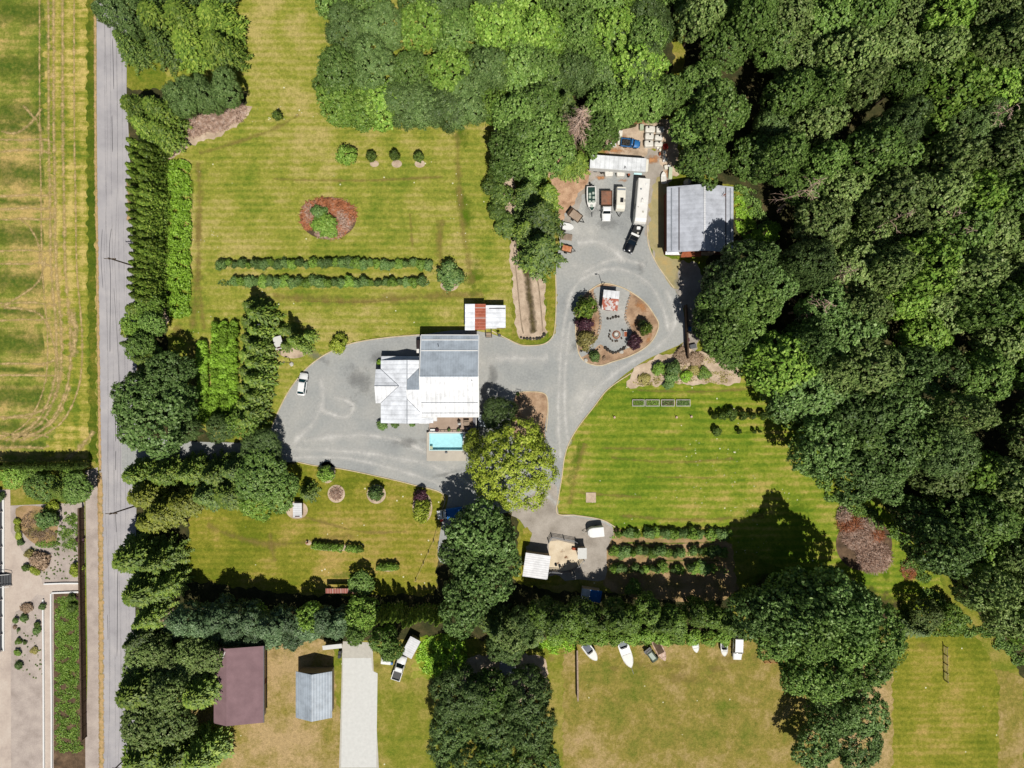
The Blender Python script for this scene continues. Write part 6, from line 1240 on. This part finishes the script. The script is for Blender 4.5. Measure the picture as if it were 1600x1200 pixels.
for a, b, r, h, lb in ((459,532,2.0,10,'tallest conifer of the bed on the lawn, above the pump house'),(449,515,1.6,8,'northern conifer of the lawn bed'),(470,540,1.7,7,'southern conifer of the lawn bed'),(480,525,1.7,4.5,'small conifer at the east side of the lawn bed'),(444,540,1.5,4,'low conifer touching the pump house'),(438,515,1.4,4,'low pale conifer at the west tip of the lawn bed')): T('spruce', a, b, r, h, lb)
# south-west lawn shrubs
T('spruce', 477, 772, 2.2, 5.5, 'dark conifer beside the white garden shed'); bush('limeb', 509, 741, 1.6, 2.6, 'bright green bush on the kerb bed of the south-west lawn'); bush('bush', 587, 771, 1.5, 2.8, 'green bush in the right round bed of the south-west lawn'); bush('yellowb', 659, 795, 1.9, 3.0, 'yellow-green bush in the oval bed near the wire fence'); bush('purple', 656, 776, 1.4, 3.0, 'dark twiggy shrub at the north of the oval bed'); bush('yellowb', 657, 806, 1.3, 1.8, 'low yellow bush at the south of the oval bed')
for i in range(9): bush('limeb', 493 + i * 7.6 + (8 if i > 5 else 0), 853 + i * .6, .8, 1.5, nth(i) + ' bush from the west in the low hedge of the south-west lawn', 'low hedge bushes')
for i in range(5): bush('limeb', 594 + i * 6, 886, .8, 1.5, nth(i) + ' bush from the west in the short bushy line near the arbour', 'short hedge bushes')
twigs('dry_brush', [(525.5, 771, 10, 10, 1)], 'dead_wood', 260, 7, .9, .5, .02, 'dry cut brush in the pale round bed')
# burn pile and brush heaps
twigs('brush_pile', [(513, 322, 32, 12, .3), (545, 335, 12, 16, .15), (483, 338, 12, 22, .2), (520, 350, 26, 24, .35)], 'dead_wood_rust', 2300, 8, 1.3, .8, .03, 'rust-brown and grey branch heap ringing the bush in the north lawn')
twigs('brush_pile', [(535, 345, 15, 18, .4), (485, 335, 12, 16, .3), (515, 365, 22, 8, .3)], 'dead_wood', 1100, 9, 1.2, .9, .03, 'grey branches on the heap in the north lawn')
bush('limeb', 507, 350, 2.3, 1.8, 'bright green bush growing in the middle of the branch heap'); bush('bush', 500, 333, 1.6, 1.6, 'darker bush at the north of the branch heap'); bush('limeb', 517, 362, 1.4, 1.2, 'small bright bush at the south of the branch heap')
twigs('brush_pile', [(1345, 835, 30, 26, .5), (1365, 870, 26, 24, .5), (1318, 805, 10, 12, .1)], 'dead_wood', 3000, 10, 1.6, 1.3, .03, 'large pinkish grey branch pile at the edge of the eastern woods')
twigs('brush_pile', [(1330, 820, 22, 14, .5), (1365, 835, 16, 10, .4)], 'dead_wood_rust', 700, 11, 1.5, 1.3, .03, 'orange-brown twigs on the large branch pile')
twigs('brush_pile', [(300, 200, 24, 13, .35), (335, 190, 26, 16, .5), (366, 176, 20, 16, .35), (265, 232, 11, 14, .25)], 'dead_wood', 2600, 12, 1.2, 1.2, .025, 'pinkish dead brambles below the top left trees')
twigs('brush_pile', [(1420, 890, 12, 16, 1)], 'dead_wood_rust', 260, 13, 1.0, .6, .03, 'small brown brush patch right of the grass loop')
o = thing('dead_shrub', 'pinkish dead shrub left of the silvery hedge', 'dead shrub', (*W(258, 965, 3), 0)); q = put('trunk', dead_mesh('dead2', 2.6, 5, 9, n=40), o)
for i, (a, b, z, s_) in enumerate(((1255, 300, 12, .8), (1270, 480, 11, .9), (1460, 350, 12, 1.0), (1475, 375, 12, .8), (1310, 430, 11, .7), (1540, 190, 12, .9), (1380, 350, 13, .8))):
    o = thing('dead_tree', ['bare grey branches west of the upper woods middle','forked bare branches above the round maple of the woods','long bare branches in the dark gap of the upper woods','twisted bare branches below the long bare ones','small bare branches left of the middle woods','bare branches near the top right corner','bare branch tops in the olive patch of the woods'][i], 'dead tree', (*W(a, b, z), 0), i); o.scale = (s_ * 1.2, s_ * 1.2, z / 8.5); put('trunk', dead_mesh('dead3', 4.5, 15, 20 + i, n=26), o)
# island
for k_, a, b, r, h, lb in (('pine', 914, 482, 2.1, 4, 'round green weeping tree at the north-west of the island'), ('purple', 913, 505, 1.6, 3, 'dark purple shrub between the two round island trees'), ('goldb', 916.5, 530.5, 1.95, 3, 'round golden tree at the west side of the island'), ('bush', 929, 557, 1.1, 1.6, 'small bright plant at the south tip of the island'), ('pine', 1009, 513, 1.3, 3.6, 'small green conifer in the eastern island bed'), ('purple', 992, 534, 1.5, 3.2, 'dark purple shrub beside the garden bench'), ('bush', 1004, 506, .9, 2.4, 'dark upright shrub behind the small island conifer'), ('dry', 944, 560, .4, .5, 'tiny reddish shrub on the southern island mulch')): bush(k_, a, b, r, h, lb, name='shrub', cat='shrub')
# weed bed
for k_, a, b, r, h, lb in (('limeb', 1029, 576, 1.3, 1.3, 'bright green mound plant in the western weed bed'), ('bush', 1053, 575, 1.6, 2.0, 'tallest leafy plant in the weed bed'), ('bush', 1050, 590, 1.3, 1.4, 'dark leafy plant below the tallest one in the weed bed'), ('vine', 1072, 588, 1.2, 1.3, 'green plant in the middle of the weed bed'), ('bush', 1045, 600, 1.1, 1.0, 'low plant at the lawn edge of the weed bed'), ('goldb', 1085, 578, 1.2, .9, 'yellowish plant in the weed bed'), ('limeb', 1100, 583, 1.3, .8, 'flat bright plant east in the weed bed'), ('dry', 1068, 557, 1.6, .9, 'reddish brown dry plant at the top of the weed bed'), ('goldb', 1008, 592, 1.2, .8, 'yellow-green clump at the west end of the weed bed'), ('dry', 1088, 562, 1.5, .7, 'dry brown clump right of the reddish one')): bush(k_, a, b, r, h, lb, name='weed_plant', cat='plant')
scatter('weed_cover', [(1010, 595, 22, 8, .2, .4), (1060, 585, 40, 14, .4, .5), (1120, 590, 30, 10, .25, .3), (1090, 565, 30, 8, .15, .3)], 'leaf_gold_bush', 2200, 21, .3, label='mixed low yellowish weeds in the bed above the east lawn')
# east lawn saplings and orchard rows
for i, a in enumerate((1115, 1128, 1142.5, 1160, 1175, 1192)): bush('dark', a, 650 - (2 if i == 2 else 0), (.6, .8, 1.15, .9, .8, .8)[i], 2.0, nth(i) + ' dark sapling from the west in the upper sapling row by the woods', 'upper row saplings', 'sapling', 'sapling')
for i, a in enumerate((1119, 1154, 1178, 1187)): bush('dark', a, 674, (.9, .5, .45, .35)[i], 1.4, nth(i) + ' tiny sapling from the west in the lower sapling row by the woods', 'lower row saplings', 'sapling', 'sapling')
for r_, (x0, x1, y, nm, gaps) in enumerate(((966, 1140, 834, 'top', (4, 14)), (960, 1130, 862, 'middle', (12,)), (958, 1112, 888, 'bottom', (3, 10, 13)))):
    n = 19
    for i in range(n):
        if i in gaps: continue
        bush('bush' if i % 3 else 'limeb', x0 + (x1 - x0) * i / (n - 1), y + RT.uniform(-2.5, 2.5), RT.uniform(.6, 1.25), RT.uniform(1, 2), nth(i) + ' bush position from the west in the ' + nm + ' orchard row', 'orchard row bushes', 'orchard_bush', 'fruit bush')
scatter('orchard_undergrowth', [(x, y, 12, 6, .03, .4) for y in (836, 864, 891) for x in range(962, 1135, 15)], 'leaf_lime', 2600, 31, .3, label='low green undergrowth along the orchard rows')
bush('limeb', 990, 918, 1.6, 1.8, 'bright bush south of the orchard rows in the hedge shade')
# barn side
scatter('bright_weeds', [(1165, 345, 16, 26, .35, 1.0), (1185, 375, 24, 16, .35, 1.0), (1205, 362, 16, 16, .2, 1.0), (1155, 320, 8, 14, .1, .8), (1285, 445, 14, 10, .15, 1)], 'leaf_vine', 9000, 41, .45, label='bright green weeds in the clearing east of the barn')
for i, (k_, a, b, r, h) in enumerate((('maple', 1163, 412, 4.8, 22), ('maple', 1140, 445, 4.8, 18), ('forest', 1118, 470, 3.8, 14), ('forest', 1168, 470, 5.4, 17), ('forest', 1128, 520, 5.0, 16), ('forest', 1165, 525, 5.2, 12), ('forest', 1105, 500, 3.2, 9), ('forest', 1150, 555, 4.0, 10), ('maple', 1206, 440, 5, 16))): T(k_, a, b, r, h, nth(i) + ' tree of the stand south of the barn, counted downward', 'trees south of the barn')
bush('bush', 617, 663, .8, .9, 'small green shrub under the south-west eave of the house'); bush('bush', 597, 664, 1.0, 1.1, 'larger green shrub at the south-west corner of the house'); bush('bush', 644, 663, .6, .8, 'tiny shrub along the south eave of the house'); bush('vine', 594, 566, .7, 1.2, 'green shrub at the north-west corner of the house')
bush('goldb', 736, 688, 1.2, 2.0, 'yellow-green shrub just east of the pool surround')
for i, (a, b) in enumerate(((808, 700), (812, 685))): bush('dark', a, b, .6, 1, ['dark shrub on the mulch bed at the junction', 'smaller dark shrub above it on the junction mulch bed'][i])
bush('dark', 809, 616, .35, .5, 'tiny dark plant at the north-west corner of the junction bed')
# roadside neighbour garden
for i in range(26): bush('dark', -4 + i * 5.5, 727 + RT.uniform(-.6, .6), .7, 3.6, nth(i) + ' small clipped cedar from the west in the hedge below the hay field', 'clipped cedars below the field', 'hedge_cedar', 'cedar', vis=.5)
for i, (k_, a, b, r, h, lb) in enumerate((('lime', 20, 745, 2.6, 4, 'bright tree left in the bank below the clipped cedars'), ('forest', 62, 760, 3.0, 5, 'green tree middle in the bank above the gravel garden'), ('fir', 92, 765, 4.2, 6, 'wide green conifer above the gravel garden'), ('forest', 120, 762, 3.2, 5, 'green tree beside the road fence end'), ('lime', 50, 738, 2.4, 3.5, 'bright low tree behind the middle bank tree'))): T(k_, a, b, r, h, lb)
for i, (k_, a, b, r, h, lb) in enumerate((('limeb', 115, 738, 1.6, 2, 'yellow-green shrub at the east end of the clipped cedars'), ('yellowb', 122, 742, 1.2, 1.2, 'yellow shrub beside the road shoulder'), ('bush', 73, 811, 2.1, 2.6, 'dark green round shrub in the gravel garden'), ('yellowb', 80, 794, 1.4, 1.0, 'lime yellow patch shrub above the dark round shrub'), ('purple', 124, 843, .8, 1, 'dark red shrub against the road fence'), ('dry', 60, 876, 1.8, 1.6, 'brown mossy shrub by the patio curve'), ('yellowb', 56, 892, 1.0, 1, 'yellow shrub below the brown mossy one'), ('goldb', 45, 866, .9, 1.1, 'olive shrub right at the patio edge'), ('yellowb', 27, 815, .7, .6, 'first long yellow clump along the patio'), ('yellowb', 27.5, 826, .8, .6, 'second yellow clump along the patio'), ('yellowb', 29, 838, .8, .6, 'third yellow clump along the patio'), ('bush', 32, 848, .7, .7, 'green clump ending the yellow row'), ('dark', 41, 887, .8, .9, 'dark shrub at the patio corner'), ('yellowb', 120, 890, 1.3, 1.2, 'yellow shrub at the fence above the garden path'), ('dark', 112, 933, .8, 1.1, 'dark round shrub in the planted bed by the path'), ('dark', 113, 949, .9, 1.1, 'second dark round shrub in the planted bed'), ('purple', 125, 935, .7, 1.0, 'dark purple round shrub by the fence and path'), ('bush', 37, 966, .75, .8, 'bright green ball shrub in the lower gravel bed'), ('bush', 24, 969, .6, .7, 'olive ball shrub beside the patio, upper'), ('dry', 42, 950, 1.1, .8, 'brown-red shrub patch at the top of the lower gravel bed'), ('limeb', 29, 1002, .65, .7, 'lime ball shrub in the lower gravel bed'), ('limeb', 28, 1020, .7, .7, 'lower lime ball shrub in the gravel bed'), ('goldb', 53, 1017, .75, .6, 'yellow mound in the lower gravel bed'), ('bush', 57, 985, .8, .8, 'grey-green shrub by the path in the lower bed'), ('dark', 58, 976, .55, .8, 'small dark shrub above the grey-green one'), ('bush', 66, 948, .7, .8, 'olive shrub beside the garden path'), ('bush', 29, 1040, .8, .8, 'shaded green shrub low in the gravel bed'), ('dry', 23, 980, .4, .4, 'small brown tuft by the patio'), ('bush', 29, 984, .35, .4, 'small green tuft by the patio'), ('dark', 39, 1004, .4, .4, 'small dark tuft in the gravel'))): bush(k_, a, b, r, h, lb, name='shrub', cat='shrub')
rq = random.Random(8); regs = []
for i in range(90): regs.append((rq.uniform(60, 128), rq.uniform(860, 905), 1.0, 1.0, .012, .2))
for i in range(60): regs.append((rq.uniform(22, 66), rq.uniform(955, 1060), .9, .9, .012, .2))
for i in range(60): regs.append((rq.uniform(85, 130), rq.uniform(800, 860), 2.4, 2.4, .03, .4))
scatter('garden_tufts', regs, 'leaf_conifer_dark', 2600, 51, .22, label='scattered dark tufts over the pale garden gravel')
scatter('ground_cover', [(108, 945 + i * 12, 22, 8, .1, .35) for i in range(10)] + [(108, 940 + i * 12, 23, 9, .16, .35) for i in range(20)] + [(112, 830, 16, 30, .25, .4), (75, 850, 20, 6, .1, .3)], 'leaf_lime', 5200, 52, .3, label='bright green ground cover in the planted beds by the fence')
scatter('heather', [(55, 820, 22, 22, .6, .4), (70, 838, 20, 12, .3, .3)], 'leaf_dry', 2600, 53, .25, label='brown heather around the dark round shrub')
scatter('rough_weeds', [(690, 1025, 40, 34, .7, .7), (800, 1012, 30, 12, .2, .4), (870, 1010, 30, 12, .2, .5)], 'leaf_vine', 6000, 54, .4, label='rank bright weeds behind the metal roof panel')
scatter('rough_weeds', [(230, 300, 6, 60, .2, .5), (258, 420, 6, 60, .3, .5), (1480, 985, 60, 10, .3, .6), (1400, 1010, 20, 30, .2, .4), (1000, 1003, 140, 5, .5, .4)], 'leaf_lime', 4500, 55, .35, label='straggling weeds along hedge feet and plot edges')
# ---------------------------------------------------------------- eastern woods
POLY = [(1046, 120), (1052, 250), (1085, 275), (1150, 282), (1162, 320), (1225, 360), (1215, 420), (1225, 480), (1190, 560), (1190, 600), (1222, 650), (1245, 720), (1290, 770), (1345, 800), (1400, 865), (1430, 920), (1480, 945), (1545, 985), (1600, 1030), (1760, 1200), (1760, -120), (1046, -120)]
def inside(x, y, P):
    c = False
    for i in range(len(P)):
        (x1, y1), (x2, y2) = P[i], P[i - 1]
        if (y1 > y) != (y2 > y) and x < (x2 - x1) * (y - y1) / (y2 - y1) + x1: c = not c
    return c
RW = random.Random(12); row = 0; py = -90
while py < 1190:
    px = 1040 + (row % 2) * 34; col = 0
    while px < 1740:
        a = px + RW.uniform(-14, 14); b = py + RW.uniform(-12, 12)
        if inside(a, b, POLY) and inside(a - 24 if b > 280 else a - 20, b + 14, POLY) and not (1540 < a and 315 < b < 350) and not (1160 < a < 1230 and 300 < b < 395) and not (a < 1205 and 262 < b < 420) and RW.random() > .1:
            big = 1180 < a < 1500 and b > 430
            u = RW.random(); kd = 'maple' if (big and u < .55) else 'forest' if u < .62 else 'olive' if u < .84 else ('lime' if u < .94 else 'blue')
            if a > 1330 and b < 470: kd = 'olive' if u < .5 else ('lime' if u < .68 else 'blue' if u < .78 else 'forest')
            hh = RW.uniform(11, 22); col += 1
            tree(kd, a, b, RW.uniform(4.0, 6.2), hh, nth(col - 1) + ' tree from the left in the ' + nth(row) + ' row of the eastern woods', 'trees of the eastern woods', vis=.7)
        px += 64
    py += 56; row += 1
for i, (a, b, r, h) in enumerate(((1262, 600, 6.8, 15), (1232, 625, 5, 13), (1345, 650, 5.5, 15), (1400, 700, 5.5, 15), (1275, 555, 4.6, 13))): T('maple', a, b, r, h, ['broadest round maple at the west edge of the woods', 'smaller maple under the broad round maple', 'maple east of the broad round maple', 'dark maple deep in the lower woods', 'maple above the broad round maple'][i])
# ---------------------------------------------------------------- beyond the picture's upper and lower limits
i = 0
for (x0, x1, y0, y1, sp, kinds) in ((790, 1040, 60, 130, 50, ('forest', 'lime', 'blue')), (520, 1040, -70, 118, 60, ('forest', 'blue', 'lime', 'forest')), (190, 350, -70, 105, 46, ('bigcedar', 'blue', 'firdark', 'bigcedar')), (700, 880, 1080, 1200, 58, ('forest', 'blue')), (205, 320, 1085, 1200, 52, ('olive', 'bigcedar')), (1270, 1360, 1105, 1200, 60, ('forest', 'maple'))):
    yy = y0
    while yy < y1:
        xx = x0 + RW.uniform(0, 20)
        while xx < x1:
            if not (400 < xx < 520): T(RW.choice(kinds), xx + RW.uniform(-8, 8), yy + RW.uniform(-8, 8), RW.uniform(3.8, 5.2), RW.uniform(9, 13), nth(min(i % 50, 49)) + ' filler tree of batch ' + ORD[i // 50] + ' in the groves north and south of the property', 'outer grove trees'); i += 1
            xx += sp
        yy += sp

edge = [(1066, 262), (1155, 300), (1170, 330), (1200, 590), (1215, 640), (1240, 690), (1265, 735), (1300, 775), (1345, 800), (1395, 830), (1420, 880), (1450, 930), (1490, 965), (1540, 985), (1570, 1010)]
scatter('undergrowth', [(a + d, b + e, 13, 11, .035, 1.2) for a, b in edge for d, e in ((0, 0), (14, 6), (22, 20))], 'leaf_forest', 9000, 61, .45, label='low leafy undergrowth along the western edge of the woods')
scatter('undergrowth', [(a, b, 18, 16, .025, 1.5) for a, b in ((RW.uniform(1200, 1600), RW.uniform(150, 1000)) for _ in range(90)) if inside(a - 60, b + 30, POLY)], 'leaf_lime', 9000, 62, .45, label='bright bracken seen through gaps in the eastern woods')
